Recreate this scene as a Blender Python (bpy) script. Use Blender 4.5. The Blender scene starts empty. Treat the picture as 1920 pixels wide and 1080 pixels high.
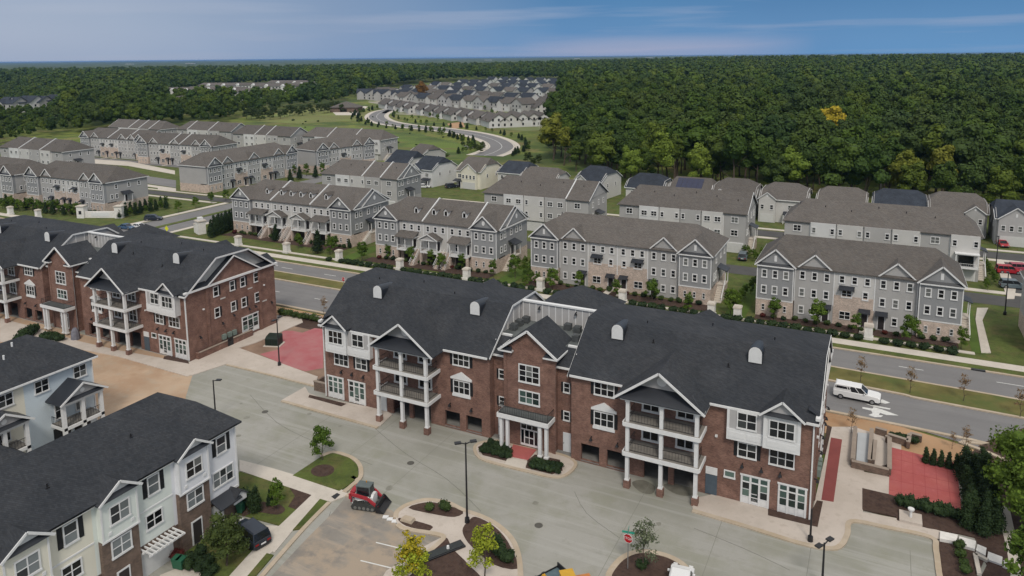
import bpy, math, random
import numpy as np
from mathutils import Vector, Matrix
R = math.radians
random.seed(7); rng = np.random.default_rng(7)
SC = bpy.context.scene
COL = SC.collection
# ---------------------------------------------------------------- camera
H = 46.0                                   # height of the drone above the ground, metres
F_PX, CX, CY, VW, VH = 1374.2, 960.0, 304.6, 1920.0, 1080.0
ROLL, PITCH, YAW = R(-0.5602), R(8.1995), R(26.998)
cam = bpy.data.objects.new('camera', bpy.data.cameras.new('camera')); COL.objects.link(cam)
fw0 = Vector((-math.sin(YAW), math.cos(YAW), 0)); rt0 = Vector((math.cos(YAW), math.sin(YAW), 0))
fwd = fw0 * math.cos(PITCH) + Vector((0, 0, -math.sin(PITCH)))
up0 = fw0 * math.sin(PITCH) + Vector((0, 0, math.cos(PITCH)))
rt = rt0 * math.cos(ROLL) + up0 * math.sin(-ROLL) * -1
up = rt.cross(fwd)
M = Matrix((rt, up, -fwd)).transposed().to_4x4(); M.translation = (0, 0, H)
cam.matrix_world = M
cam.data.sensor_width = 36.0; cam.data.lens = F_PX / VW * 36.0
cam.data.shift_x = (VW / 2 - CX) / VW; cam.data.shift_y = -(VH / 2 - CY) / VW
cam.data.clip_start = 1.0; cam.data.clip_end = 60000
SC.camera = cam
def ray(u, v):
    return rt * ((u - CX) / F_PX) - up * ((v - CY) / F_PX) + fwd
def G(u, v, z=0.0):
    d = ray(u, v); t = (z - H) / d.z
    return (d.x * t, d.y * t)
def hyp(x, y): return math.hypot(x, y)
# ---------------------------------------------------------------- sky, sun, exposure
SUN_EL, SUN_AZ = R(48), R(150)             # azimuth clockwise from +Y
w = bpy.data.worlds.new('World'); SC.world = w; w.use_nodes = True
nt = w.node_tree; nt.nodes.clear()
def N(nt, t, **k):
    n = nt.nodes.new(t)
    for a, b in k.items(): setattr(n, a, b)
    return n
def ramp(nt, stops, interp='LINEAR'):
    n = N(nt, 'ShaderNodeValToRGB'); cr = n.color_ramp; cr.interpolation = interp
    while len(cr.elements) < len(stops): cr.elements.new(0.5)
    for e, (p, c) in zip(cr.elements, stops): e.position = p; e.color = (*c, 1)
    return n
def lin(*c): return tuple((x / 255 / 12.92) if x <= 10 else ((x / 255 + .055) / 1.055) ** 2.4 for x in c)
sky = N(nt, 'ShaderNodeTexSky', sky_type='NISHITA', sun_disc=False, sun_elevation=SUN_EL, sun_rotation=SUN_AZ)
sky.air_density = 1.4; sky.dust_density = 1.0; sky.ozone_density = 3.0
tc = N(nt, 'ShaderNodeTexCoord'); sx = N(nt, 'ShaderNodeSeparateXYZ'); nt.links.new(tc.outputs['Generated'], sx.inputs[0])
# storm deck: bands of cloud stretched along the horizon
mp = N(nt, 'ShaderNodeMapping'); mp.inputs['Scale'].default_value = (1.0, 1.0, 17.0); nt.links.new(tc.outputs['Generated'], mp.inputs[0])
n1 = N(nt, 'ShaderNodeTexNoise'); n1.inputs['Scale'].default_value = 2.6; n1.inputs['Detail'].default_value = 5; n1.inputs['Roughness'].default_value = .5
nt.links.new(mp.outputs[0], n1.inputs['Vector'])
mp2 = N(nt, 'ShaderNodeMapping'); mp2.inputs['Scale'].default_value = (1, 1, 2.2); nt.links.new(tc.outputs['Generated'], mp2.inputs[0])
n2 = N(nt, 'ShaderNodeTexNoise'); n2.inputs['Scale'].default_value = 1.5; n2.inputs['Detail'].default_value = 4
nt.links.new(mp2.outputs[0], n2.inputs['Vector'])
def mixc(nt, f, a, b, blend='MIX'):
    m = N(nt, 'ShaderNodeMix', data_type='RGBA', blend_type=blend, clamp_factor=True)
    for s, v in ((m.inputs[0], f), (m.inputs[6], a), (m.inputs[7], b)):
        if hasattr(v, 'is_linked') or hasattr(v, 'links'): nt.links.new(v, s)
        elif isinstance(v, (int, float)): s.default_value = v
        else: s.default_value = (*v, 1)
    return m.outputs[2]
SKYK = 6.6
def sk(*c): return tuple(x * SKYK for x in lin(*c))
elev = ramp(nt, [(0.0, sk(96, 156, 212)), (.03, sk(74, 142, 202)), (.075, sk(42, 120, 184)), (.14, sk(82, 136, 182)), (.3, tuple(1.7*x for x in sk(176, 178, 180))), (1.0, tuple(3.0*x for x in sk(186, 182, 174)))])
nt.links.new(sx.outputs[2], elev.inputs[0])
streak = ramp(nt, [(.50, (0, 0, 0)), (.66, (1, 1, 1))]); nt.links.new(n1.outputs[0], streak.inputs[0])
c1 = mixc(nt, 0.0, elev.outputs[0], sk(160, 176, 212)); m1 = c1.node
mul = N(nt, 'ShaderNodeMath', operation='MULTIPLY'); mul.inputs[1].default_value = .5; nt.links.new(streak.outputs[0], mul.inputs[0]); nt.links.new(mul.outputs[0], m1.inputs[0])
# the cloud bank is paler towards the west (left of the view)
dotn = N(nt, 'ShaderNodeVectorMath', operation='DOT_PRODUCT'); nt.links.new(tc.outputs['Generated'], dotn.inputs[0])
dotn.inputs[1].default_value = (-0.97, 0.24, 0.0)
westr = ramp(nt, [(.60, (0, 0, 0)), (1.0, (.95, .95, .95))]); nt.links.new(dotn.outputs['Value'], westr.inputs[0])
c2 = mixc(nt, westr.outputs[0], c1, sk(176, 188, 214))
dark = ramp(nt, [(.35, (.80, .84, .90)), (.65, (1.06, 1.05, 1.03))]); nt.links.new(n2.outputs[0], dark.inputs[0])
c3 = mixc(nt, 1.0, c2, dark.outputs[0], 'MULTIPLY')
# a pale bank of cloud low down, a little right of the view axis
bk = ray(1230, 92).normalized(); dn2 = N(nt, 'ShaderNodeVectorMath', operation='DOT_PRODUCT'); nm2 = N(nt, 'ShaderNodeVectorMath', operation='NORMALIZE'); nt.links.new(tc.outputs['Generated'], nm2.inputs[0]); nt.links.new(nm2.outputs[0], dn2.inputs[0]); dn2.inputs[1].default_value = bk
br = ramp(nt, [(.980, (0, 0, 0)), (.9985, (1, 1, 1))]); nt.links.new(dn2.outputs['Value'], br.inputs[0])
be = ramp(nt, [(.0, (.7, .7, .7)), (.012, (1, 1, 1)), (.030, (0, 0, 0))]); mpb = N(nt, 'ShaderNodeMath', operation='MULTIPLY_ADD'); mpb.inputs[1].default_value = .03; nt.links.new(n1.outputs[0], mpb.inputs[0]); sb = N(nt, 'ShaderNodeMath', operation='SUBTRACT'); nt.links.new(sx.outputs[2], sb.inputs[0]); sb.inputs[1].default_value = .015; nt.links.new(sb.outputs[0], mpb.inputs[2]); nt.links.new(mpb.outputs[0], be.inputs[0])
mb_ = N(nt, 'ShaderNodeMath', operation='MULTIPLY'); nt.links.new(br.outputs[0], mb_.inputs[0]); nt.links.new(be.outputs[0], mb_.inputs[1])
mb2 = N(nt, 'ShaderNodeMath', operation='MULTIPLY'); nt.links.new(mb_.outputs[0], mb2.inputs[0]); mb2.inputs[1].default_value = .75
c3 = mixc(nt, mb2.outputs[0], c3, sk(170, 178, 212))
c4 = mixc(nt, .10, c3, sky.outputs[0])
bg = N(nt, 'ShaderNodeBackground'); bg.inputs[1].default_value = 0.1
out = N(nt, 'ShaderNodeOutputWorld'); nt.links.new(c4, bg.inputs[0]); nt.links.new(bg.outputs[0], out.inputs[0])
sun = bpy.data.objects.new('sun', bpy.data.lights.new('sun', 'SUN')); COL.objects.link(sun)
sun.data.energy = 1.5; sun.data.angle = R(12); sun.data.color = (1.0, .93, .83)
sd = Vector((math.sin(SUN_AZ) * math.cos(SUN_EL), math.cos(SUN_AZ) * math.cos(SUN_EL), math.sin(SUN_EL)))
sun.rotation_euler = sd.to_track_quat('Z', 'Y').to_euler()
SC.view_settings.view_transform = 'Standard'; SC.view_settings.look = 'None'
SC.view_settings.gamma = 1.0; SC.view_settings.use_curve_mapping = False; SC.view_settings.exposure = 0.36
SC.cycles.max_bounces = 6; SC.cycles.volume_bounces = 0; SC.cycles.transparent_max_bounces = 6
# ---------------------------------------------------------------- materials
MATS = {}
def mat(name, c, rough=.8, var=.12, scale=.6, c2=None, bump=0.0, bscale=8, rnd=0.0, spec=.3, metal=0.0, kind=None, det=4, patch=None, coord='Object'):
    if name in MATS: return MATS[name]
    m = bpy.data.materials.new(name); m.use_nodes = True; MATS[name] = m
    nt = m.node_tree; b = nt.nodes['Principled BSDF']
    b.inputs['Roughness'].default_value = rough; b.inputs['Specular IOR Level'].default_value = spec; b.inputs['Metallic'].default_value = metal
    g = N(nt, 'ShaderNodeNewGeometry'); pos = g.outputs['Position']
    ns = N(nt, 'ShaderNodeTexNoise'); ns.inputs['Scale'].default_value = scale; ns.inputs['Detail'].default_value = det; ns.inputs['Roughness'].default_value = .6
    nt.links.new(pos, ns.inputs['Vector'])
    lo = tuple(x * (1 - var) for x in c); hi = tuple(min(1, x * (1 + var)) for x in (c2 or c))
    r = ramp(nt, [(.3, lo), (.7, hi)]); nt.links.new(ns.outputs[0], r.inputs[0]); col = r.outputs[0]
    if patch:                                  # (scale, colour, threshold, softness, amount)
        for (ps, pc, th, so, am) in patch:
            n3 = N(nt, 'ShaderNodeTexNoise'); pv_ = None
            if isinstance(ps, tuple):
                pv_ = N(nt, 'ShaderNodeMapping'); pv_.inputs['Scale'].default_value = ps[1:4]; pv_.inputs['Rotation'].default_value = (0, 0, ps[4]); nt.links.new(pos, pv_.inputs[0]); ps = ps[0]
            n3.inputs['Scale'].default_value = ps; n3.inputs['Detail'].default_value = 5; n3.inputs['Roughness'].default_value = .62
            nt.links.new(pv_.outputs[0] if pv_ else pos, n3.inputs['Vector'])
            rr = ramp(nt, [(th - so, (0, 0, 0)), (th + so, (am, am, am))]); nt.links.new(n3.outputs[0], rr.inputs[0])
            col = mixc(nt, rr.outputs[0], col, pc)
    if rnd:
        oi = N(nt, 'ShaderNodeObjectInfo'); hs = N(nt, 'ShaderNodeMapRange'); nt.links.new(oi.outputs['Random'], hs.inputs[0])
        hs.inputs[3].default_value = 1 - rnd; hs.inputs[4].default_value = 1 + rnd
        vm = N(nt, 'ShaderNodeVectorMath', operation='SCALE'); nt.links.new(col, vm.inputs[0]); nt.links.new(hs.outputs[0], vm.inputs['Scale']); col = vm.outputs[0]
    if kind in ('brick', 'siding', 'shingle', 'board'):
        sp = N(nt, 'ShaderNodeSeparateXYZ'); nt.links.new(pos, sp.inputs[0])
        ad = N(nt, 'ShaderNodeMath', operation='ADD'); nt.links.new(sp.outputs[0], ad.inputs[0]); nt.links.new(sp.outputs[1], ad.inputs[1])
        cb = N(nt, 'ShaderNodeCombineXYZ'); nt.links.new(ad.outputs[0], cb.inputs[0]); nt.links.new(sp.outputs[2], cb.inputs[1])
        if kind == 'shingle':
            for (o_, k_) in ((1, .37), (0, .21)):
                mm = N(nt, 'ShaderNodeMath', operation='MULTIPLY_ADD'); mm.inputs[1].default_value = k_; nt.links.new(sp.outputs[o_], mm.inputs[0]); nt.links.new(cb.inputs[1].links[0].from_socket, mm.inputs[2]); nt.links.new(mm.outputs[0], cb.inputs[1])
        if kind in ('brick', 'shingle'):
            bt = N(nt, 'ShaderNodeTexBrick'); nt.links.new(cb.outputs[0], bt.inputs['Vector'])
            bt.inputs['Scale'].default_value = 1.0
            if kind == 'brick':
                bt.inputs['Brick Width'].default_value = .22; bt.inputs['Row Height'].default_value = .075; bt.inputs['Mortar Size'].default_value = .006
                bt.inputs['Color1'].default_value = (.72, .72, .72, 1); bt.inputs['Color2'].default_value = (1.3, 1.22, 1.2, 1); bt.inputs['Mortar'].default_value = (1.5, 1.6, 1.6, 1)
            else:
                bt.inputs['Brick Width'].default_value = .33; bt.inputs['Row Height'].default_value = .09; bt.inputs['Mortar Size'].default_value = .006
                bt.inputs['Color1'].default_value = (.82, .82, .83, 1); bt.inputs['Color2'].default_value = (1.18, 1.17, 1.16, 1); bt.inputs['Mortar'].default_value = (.6, .6, .6, 1)
            col = mixc(nt, 1.0, col, bt.outputs[0], 'MULTIPLY'); hgt = bt.outputs[0]
        else:
            wv = N(nt, 'ShaderNodeMath', operation='FRACT'); sc_ = N(nt, 'ShaderNodeMath', operation='MULTIPLY'); sc_.inputs[1].default_value = 1 / .17 if kind == 'siding' else 1 / .4
            nt.links.new(sp.outputs[2] if kind == 'siding' else ad.outputs[0], sc_.inputs[0]); nt.links.new(sc_.outputs[0], wv.inputs[0])
            rr = ramp(nt, [(0, (.70, .70, .70)), (.14, (1, 1, 1)), (1, (1, 1, 1))]); nt.links.new(wv.outputs[0], rr.inputs[0])
            col = mixc(nt, 1.0, col, rr.outputs[0], 'MULTIPLY')
    nt.links.new(col, b.inputs['Base Color'])
    if bump:
        nb = N(nt, 'ShaderNodeTexNoise'); nb.inputs['Scale'].default_value = bscale; nb.inputs['Detail'].default_value = 4; nt.links.new(pos, nb.inputs['Vector'])
        bp = N(nt, 'ShaderNodeBump'); bp.inputs['Strength'].default_value = bump; bp.inputs['Distance'].default_value = .1
        nt.links.new(nb.outputs[0], bp.inputs['Height']); nt.links.new(bp.outputs[0], b.inputs['Normal'])
    return m
def leafmat(name, cols, tr=.25):
    if name in MATS: return MATS[name]
    m = bpy.data.materials.new(name); m.use_nodes = True; MATS[name] = m
    nt = m.node_tree; b = nt.nodes['Principled BSDF']; b.inputs['Roughness'].default_value = .7; b.inputs['Specular IOR Level'].default_value = .15
    oi = N(nt, 'ShaderNodeObjectInfo'); r = ramp(nt, [(i / max(1, len(cols) - 1), c) for i, c in enumerate(cols)]); nt.links.new(oi.outputs['Random'], r.inputs[0])
    g = N(nt, 'ShaderNodeNewGeometry'); ns = N(nt, 'ShaderNodeTexNoise'); ns.inputs['Scale'].default_value = .9; ns.inputs['Detail'].default_value = 3; nt.links.new(g.outputs['Position'], ns.inputs['Vector'])
    rr = ramp(nt, [(.3, (.74, .76, .72)), (.72, (1.28, 1.25, 1.12))]); nt.links.new(ns.outputs[0], rr.inputs[0])
    ri = ramp(nt, [(0, (.84, .86, .84)), (1, (1.16, 1.14, 1.12))]); nt.links.new(g.outputs['Random Per Island'], ri.inputs[0])
    c = mixc(nt, 1.0, mixc(nt, 1.0, r.outputs[0], rr.outputs[0], 'MULTIPLY'), ri.outputs[0], 'MULTIPLY')
    nt.links.new(c, b.inputs['Base Color'])
    return m
def glassmat(name, stops):
    m = bpy.data.materials.new(name); m.use_nodes = True; MATS[name] = m
    nt = m.node_tree; b = nt.nodes['Principled BSDF']; b.inputs['Roughness'].default_value = .12; b.inputs['Specular IOR Level'].default_value = .4
    oi = N(nt, 'ShaderNodeObjectInfo'); r = ramp(nt, stops, 'CONSTANT'); nt.links.new(oi.outputs['Random'], r.inputs[0]); nt.links.new(r.outputs[0], b.inputs['Base Color'])
    return m
Mt = dict(
 brick=mat('red_brown_brick', (.168, .094, .073), .85, .22, .9, kind='brick', c2=(.19, .112, .088), patch=[(.35, (.130, .074, .060), .52, .1, .6)], bump=.15, bscale=14),
 brick_pale=mat('pale_pink_brick', (.43, .355, .305), .85, .14, 1.2, kind='brick', rnd=.06),
 brick_brown=mat('brown_brick', (.135, .098, .078), .85, .2, .9, kind='brick', bump=.15),
 brick_white=mat('white_painted_brick', (.68, .66, .63), .8, .1, 2),
 roof_dark=mat('charcoal_shingles', (.034, .038, .045), .9, .16, .35, c2=(.042, .045, .051), kind='shingle', bump=.35, bscale=5, spec=.22, patch=[(1.8, (.052, .053, .058), .55, .12, .6), (.12, (.030, .034, .041), .5, .08, .5)]),
 roof_tan=mat('taupe_shingles', (.116, .104, .095), .92, .08, .3, kind='shingle', rnd=.12, bump=.2, bscale=5, spec=.2, patch=[(.9, (.124, .117, .110), .55, .12, .5)]),
 roof_navy=mat('slate_blue_shingles', (.036, .043, .056), .9, .2, .5, kind='shingle', rnd=.12, bump=.25, bscale=5, spec=.2),
 membrane=mat('grey_roof_membrane', (.10, .11, .11), .8, .25, .5, bump=.2),
 seam=mat('dark_standing_seam_metal', (.02, .023, .03), .45, .1, 1, spec=.5),
 trim=mat('white_trim', (.66, .66, .66), .55, .05, 2),
 trim_warm=mat('cream_trim', (.52, .50, .47), .6, .07, 2),
 shutter=mat('black_shutters', (.012, .013, .015), .5, .1, 2),
 black=mat('black_metal', (.015, .015, .017), .45, .1, 3, spec=.5),
 s_light=mat('light_grey_siding', (.53, .52, .505), .7, .05, .4, kind='siding', rnd=.05),
 s_mid=mat('mid_grey_siding', (.385, .378, .372), .7, .05, .4, kind='siding', rnd=.05),
 s_dark=mat('slate_grey_siding', (.262, .266, .274), .7, .06, .4, kind='siding', rnd=.06),
 s_white=mat('white_siding', (.60, .60, .60), .65, .05, .4, kind='siding'),
 s_panel=mat('pale_grey_panels', (.40, .39, .39), .7, .06, .5),
 s_cream=mat('cream_siding', (.68, .65, .55), .7, .05, .4, kind='siding'),
 s_green=mat('pale_sage_siding', (.66, .70, .66), .7, .05, .4, kind='siding'),
 s_lav=mat('pale_lavender_siding', (.69, .70, .73), .7, .05, .4, kind='siding'),
 s_blue=mat('powder_blue_siding', (.54, .61, .66), .7, .05, .4, kind='siding'),
 deck=mat('weathered_balcony_deck', (.22, .205, .185), .8, .18, 1.2),
 door_white=mat('white_door', (.62, .64, .66), .5, .04, 2),
 door_and_shade=mat('dark_door_and_shade', (.03, .025, .025), .5, .1, 2),
 door_blue=mat('slate_blue_door', (.075, .10, .125), .5, .1, 2),
 garage=mat('white_garage_door', (.55, .55, .54), .6, .05, 2),
 dim=mat('bare_concrete', (.20, .195, .185), .85, .2, 1.2),
 trunk=mat('bark', (.085, .065, .05), .95, .3, 4),
 concrete=mat('pale_concrete', (.50, .455, .40), .85, .08, .5, patch=[(.35, (.56, .51, .45), .5, .06, .6), (3, (.40, .36, .31), .62, .06, .5)], bump=.05),
 kerb=mat('tan_concrete_kerb', (.43, .36, .28), .85, .1, .8, patch=[(.5, (.38, .30, .21), .52, .08, .6)]),
 plaza=mat('pinkish_concrete', (.46, .405, .355), .85, .07, .35, patch=[(.3, (.52, .46, .41), .5, .06, .6), (1.4, (.40, .345, .295), .60, .05, .6)]),
 mulch=mat('dark_mulch', (.062, .038, .030), .98, .3, 3, bump=.6, bscale=12, patch=[(1.2, (.085, .055, .042), .55, .1, .7)]),
 grass=mat('mown_grass', (.060, .086, .018), .95, .22, .35, c2=(.090, .115, .026), bump=.5, bscale=9, patch=[(.4, (.125, .11, .04), .56, .08, .85), (1.6, (.05, .07, .016), .58, .06, .7), (6, (.11, .12, .04), .62, .06, .5)]),
 meadow=mat('meadow_grass', (.125, .165, .024), .97, .22, .03, c2=(.175, .20, .04), bump=.5, bscale=1.5, patch=[(.08, (.070, .10, .02), .50, .06, .8), (.05, (.19, .165, .065), .57, .05, .8), (.3, (.06, .08, .02), .60, .05, .7), (.012, (.045, .075, .018), .52, .05, .8), (.03, (.14, .115, .04), .60, .05, .75)]),
 median=mat('dry_median_grass', (.115, .105, .030), .97, .2, .3, c2=(.135, .12, .04), bump=.4, bscale=8, patch=[(.18, (.075, .10, .025), .55, .08, .8)]),
 lot=mat('fresh_grey_green_paving', (.262, .260, .226), .85, .07, .12, c2=(.288, .284, .25), patch=[(.06, (.315, .308, .285), .50, .07, .8), (.18, (.235, .235, .185), .56, .07, .65), (.9, (.245, .24, .21), .62, .05, .5), ((1.0, .035, .9, 1, -.12), (.35, .345, .32), .56, .05, .55), ((1.0, .05, .7, 1, .55), (.25, .245, .215), .60, .04, .45), (5, (.22, .215, .19), .66, .05, .5)], bump=.05),
 asphalt=mat('road_asphalt', (.185, .180, .180), .88, .07, .25, patch=[((1.0, .02, .75, 1, 0), (.155, .152, .152), .54, .06, .6), (.1, (.155, .150, .152), .52, .1, .6), (4, (.215, .21, .21), .6, .1, .3)], bump=.05),
 asphalt_dark=mat('dark_asphalt', (.075, .073, .072), .88, .12, .3),
 asphalt_old=mat('stained_asphalt', (.235, .215, .19), .88, .12, .2, patch=[((1.0, .09, .7, 1, 1.1), (.36, .30, .24), .55, .05, .7), (.16, (.34, .275, .21), .52, .05, .9), (.5, (.17, .16, .15), .58, .06, .6)], bump=.05),
 clay=mat('orange_clay', (.37, .215, .115), .95, .15, .2, c2=(.42, .26, .15), patch=[(.4, (.33, .22, .13), .5, .1, .7)], bump=.3, bscale=4),
 sand=mat('tan_graded_dirt', (.40, .285, .195), .95, .12, .15, c2=(.45, .335, .24), patch=[(.12, (.34, .22, .14), .52, .08, .7), (.6, (.36, .30, .23), .58, .06, .5)], bump=.25, bscale=4),
 redpad=mat('red_patio_paving', (.36, .085, .080), .85, .08, .3, patch=[(.12, (.41, .125, .11), .52, .06, .7), (.3, (.34, .09, .09), .52, .08, .7), (1.5, (.47, .13, .13), .6, .08, .4)]),
 redpad2=mat('dusty_red_paving', (.38, .115, .125), .88, .1, .3, patch=[(.3, (.36, .17, .17), .5, .1, .7)]),
 redstrip=mat('maroon_paving', (.22, .06, .055), .85, .1, .5),
 paint=mat('white_road_paint', (.60, .60, .58), .7, .12, 3),
 gold=mat('yellow_paint', (.60, .42, .03), .6, .08, 3),
 hedge=leafmat('hedge_leaves', [(.030, .050, .016), (.045, .072, .020)]),
 l_dark=leafmat('dark_shrub_leaves', [(.016, .030, .014), (.026, .046, .018)]),
 l_forest=leafmat('forest_leaves', [(.034, .064, .014), (.054, .092, .015), (.068, .106, .016), (.028, .054, .016), (.048, .080, .018), (.088, .120, .018), (.044, .078, .015), (.058, .084, .022), (.036, .066, .014), (.072, .104, .016), (.040, .066, .020), (.060, .100, .015)]), w_yellow=leafmat('yellowing_wood_leaves', [(.12, .145, .022), (.15, .155, .025)]), w_lime=leafmat('fresh_wood_leaves', [(.10, .15, .022), (.12, .165, .025)]),
 l_yellow=leafmat('yellowing_leaves', [(.13, .16, .020), (.20, .20, .025)]),
 l_lime=leafmat('lime_leaves', [(.22, .27, .022), (.26, .29, .03)]),
 l_gold=leafmat('golden_leaves', [(.34, .28, .02), (.36, .27, .03)]),
 l_orange=leafmat('orange_leaves', [(.17, .085, .025), (.15, .09, .025)]),
 l_street=leafmat('street_tree_leaves', [(.060, .105, .016), (.085, .135, .020)]),
 l_grey=leafmat('grey_green_leaves', [(.095, .115, .075), (.11, .13, .085)]),
 l_dry=leafmat('dry_brown_leaves', [(.20, .13, .08), (.22, .15, .09)]),
)
glassmat('window_glass', [(0, (.006, .007, .008)), (.42, (.016, .018, .02)), (.64, (.05, .055, .055)), (.74, (.008, .009, .01)), (.92, (.13, .135, .13))])
glassmat('green_glass', [(0, (.015, .03, .026)), (.35, (.05, .085, .075)), (.6, (.014, .018, .018)), (.8, (.10, .15, .13))])
glassmat('pale_sash_glass', [(0, (.19, .21, .215)), (.5, (.13, .145, .15)), (.8, (.03, .034, .037))])
# ---------------------------------------------------------------- mesh helpers
def tag(o, label=None, cat=None, group=None, kind=None):
    if label: o['label'] = label
    if cat: o['category'] = cat
    if group: o['group'] = group
    if kind: o['kind'] = kind
    return o
def link(name, me, parent=None, loc=None, rz=0.0, m=None):
    o = bpy.data.objects.new(name, me); COL.objects.link(o)
    if parent is not None: o.parent = parent
    if loc is not None: o.location = loc
    if rz: o.rotation_euler = (0, 0, rz)
    return o
def empty(name, loc, rz=0.0, label=None, cat=None, group=None):
    o = link(name, None, None, loc, rz); o.empty_display_size = .5
    return tag(o, label, cat, group)
class MB:
    def __init__(s): s.v = []; s.f = []; s.mi = []; s.cur = 0
    def add(s, vs, fs):
        b = len(s.v); s.v += [tuple(v) for v in vs]; s.f += [tuple(b + i for i in f) for f in fs]; s.mi += [s.cur] * len(fs); return s
    def box(s, x0, x1, y0, y1, z0, z1):
        if x0 > x1: x0, x1 = x1, x0
        if y0 > y1: y0, y1 = y1, y0
        return s.add([(x0, y0, z0), (x1, y0, z0), (x1, y1, z0), (x0, y1, z0), (x0, y0, z1), (x1, y0, z1), (x1, y1, z1), (x0, y1, z1)],
                     [(0, 3, 2, 1), (4, 5, 6, 7), (0, 1, 5, 4), (1, 2, 6, 5), (2, 3, 7, 6), (3, 0, 4, 7)])
    def poly(s, pts): return s.add(pts, [tuple(range(len(pts)))])
    def slab(s, pts, t):                         # polygon thickened downwards
        n = len(pts); lo = [(p[0], p[1], p[2] - t) for p in pts]
        return s.add(list(pts) + lo, [tuple(range(n)), tuple(range(2 * n - 1, n - 1, -1))] + [(i, n + i, n + (i + 1) % n, (i + 1) % n) for i in range(n)])
    def prism(s, pts2, z0, z1):                  # plan polygon extruded
        n = len(pts2); a = sum(pts2[i][0] * pts2[(i + 1) % n][1] - pts2[(i + 1) % n][0] * pts2[i][1] for i in range(n))
        p = list(pts2) if a > 0 else list(pts2)[::-1]
        return s.add([(x, y, z1) for x, y in p] + [(x, y, z0) for x, y in p], [tuple(range(n)), tuple(range(2 * n - 1, n - 1, -1))] + [(i, n + i, n + (i + 1) % n, (i + 1) % n) for i in range(n)])
    def yprism(s, pts, y0, y1):                  # (x,z) outline extruded along y
        n = len(pts)
        return s.add([(x, y0, z) for x, z in pts] + [(x, y1, z) for x, z in pts], [tuple(range(n)), tuple(range(2 * n - 1, n - 1, -1))] + [(i, n + i, n + (i + 1) % n, (i + 1) % n) for i in range(n)])
    def xprism(s, pts, x0, x1):                  # (y,z) outline extruded along x
        n = len(pts)
        return s.add([(x0, y, z) for y, z in pts] + [(x1, y, z) for y, z in pts], [tuple(range(n)), tuple(range(2 * n - 1, n - 1, -1))] + [(i, n + i, n + (i + 1) % n, (i + 1) % n) for i in range(n)])
    def beam(s, p, q, w, h):
        p = Vector(p); q = Vector(q); d = (q - p).normalized(); u = Vector((0, 0, 1)) if abs(d.z) < .95 else Vector((1, 0, 0))
        a = d.cross(u).normalized() * w / 2; b = a.cross(d).normalized() * h / 2
        vs = [p - a - b, p + a - b, p + a + b, p - a + b, q - a - b, q + a - b, q + a + b, q - a + b]
        return s.add(vs, [(0, 1, 2, 3), (7, 6, 5, 4), (0, 4, 5, 1), (1, 5, 6, 2), (2, 6, 7, 3), (3, 7, 4, 0)])
    def tube(s, p, q, r0, r1=None, n=8):
        r1 = r0 if r1 is None else r1; p = Vector(p); q = Vector(q); d = (q - p).normalized(); u = Vector((0, 0, 1)) if abs(d.z) < .95 else Vector((1, 0, 0))
        a = d.cross(u).normalized(); b = a.cross(d)
        vs = [c + (a * math.cos(t) + b * math.sin(t)) * r for c, r in ((p, r0), (q, r1)) for t in [2 * math.pi * i / n for i in range(n)]]
        return s.add(vs, [(i, (i + 1) % n, n + (i + 1) % n, n + i) for i in range(n)] + [tuple(range(n - 1, -1, -1)), tuple(range(n, 2 * n))])
    def loft(s, rings, cap=True):
        n = len(rings[0]); vs = [p for r in rings for p in r]
        fs = [(k * n + i, k * n + (i + 1) % n, (k + 1) * n + (i + 1) % n, (k + 1) * n + i) for k in range(len(rings) - 1) for i in range(n)]
        if cap: fs += [tuple(range(n - 1, -1, -1)), tuple(range((len(rings) - 1) * n, len(rings) * n))]
        return s.add(vs, fs)
    def mesh(s, name, *ms, smooth=False):
        me = bpy.data.meshes.new(name); me.from_pydata(s.v, [], s.f)
        for m in ms: me.materials.append(m)
        if len(ms) > 1: me.polygons.foreach_set('material_index', s.mi)
        if smooth: me.shade_smooth()
        me.validate(); me.update(); return me
    def obj(s, name, m, parent=None, loc=None, rz=0.0, smooth=False):
        ms = m if isinstance(m, (tuple, list)) else (m,)
        return link(name, s.mesh(name, *ms, smooth=smooth), parent, loc, rz)
CACHE = {}
def cached(key, fn):
    if key not in CACHE: CACHE[key] = fn()
    return CACHE[key]
def copy_tree(o, parent=None):
    c = o.copy(); COL.objects.link(c); c.parent = parent
    for ch in o.children: copy_tree(ch, c)
    return c
# ---------------------------------------------------------------- windows, railings
def win_frame(w, h, nx, nz, b=.11, mull=.09, rail=.07, out=.09):
    mb = MB()
    mb.box(-w/2, -w/2 + b, -out, 0, 0, h).box(w/2 - b, w/2, -out, 0, 0, h).box(-w/2 + b, w/2 - b, -out, 0, h - b, h).box(-w/2 - .03, w/2 + .03, -out - .04, 0, -.05, b)
    iw, ih = w - 2 * b, h - 2 * b
    for i in range(1, nx):
        x = -iw/2 + iw * i / nx; mb.box(x - mull/2, x + mull/2, -out + .01, -.002, b + .001, h - b - .001)
    for j in range(1, nz):
        z = b + ih * j / nz
        for i in range(nx):
            xa = -iw/2 + iw * i / nx + (mull/2 if i else 0) + .001; xb = -iw/2 + iw * (i + 1) / nx - (mull/2 if i < nx - 1 else 0) - .001
            mb.box(xa, xb, -out + .025, -.002, z - rail/2, z + rail/2)
    return mb
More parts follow.
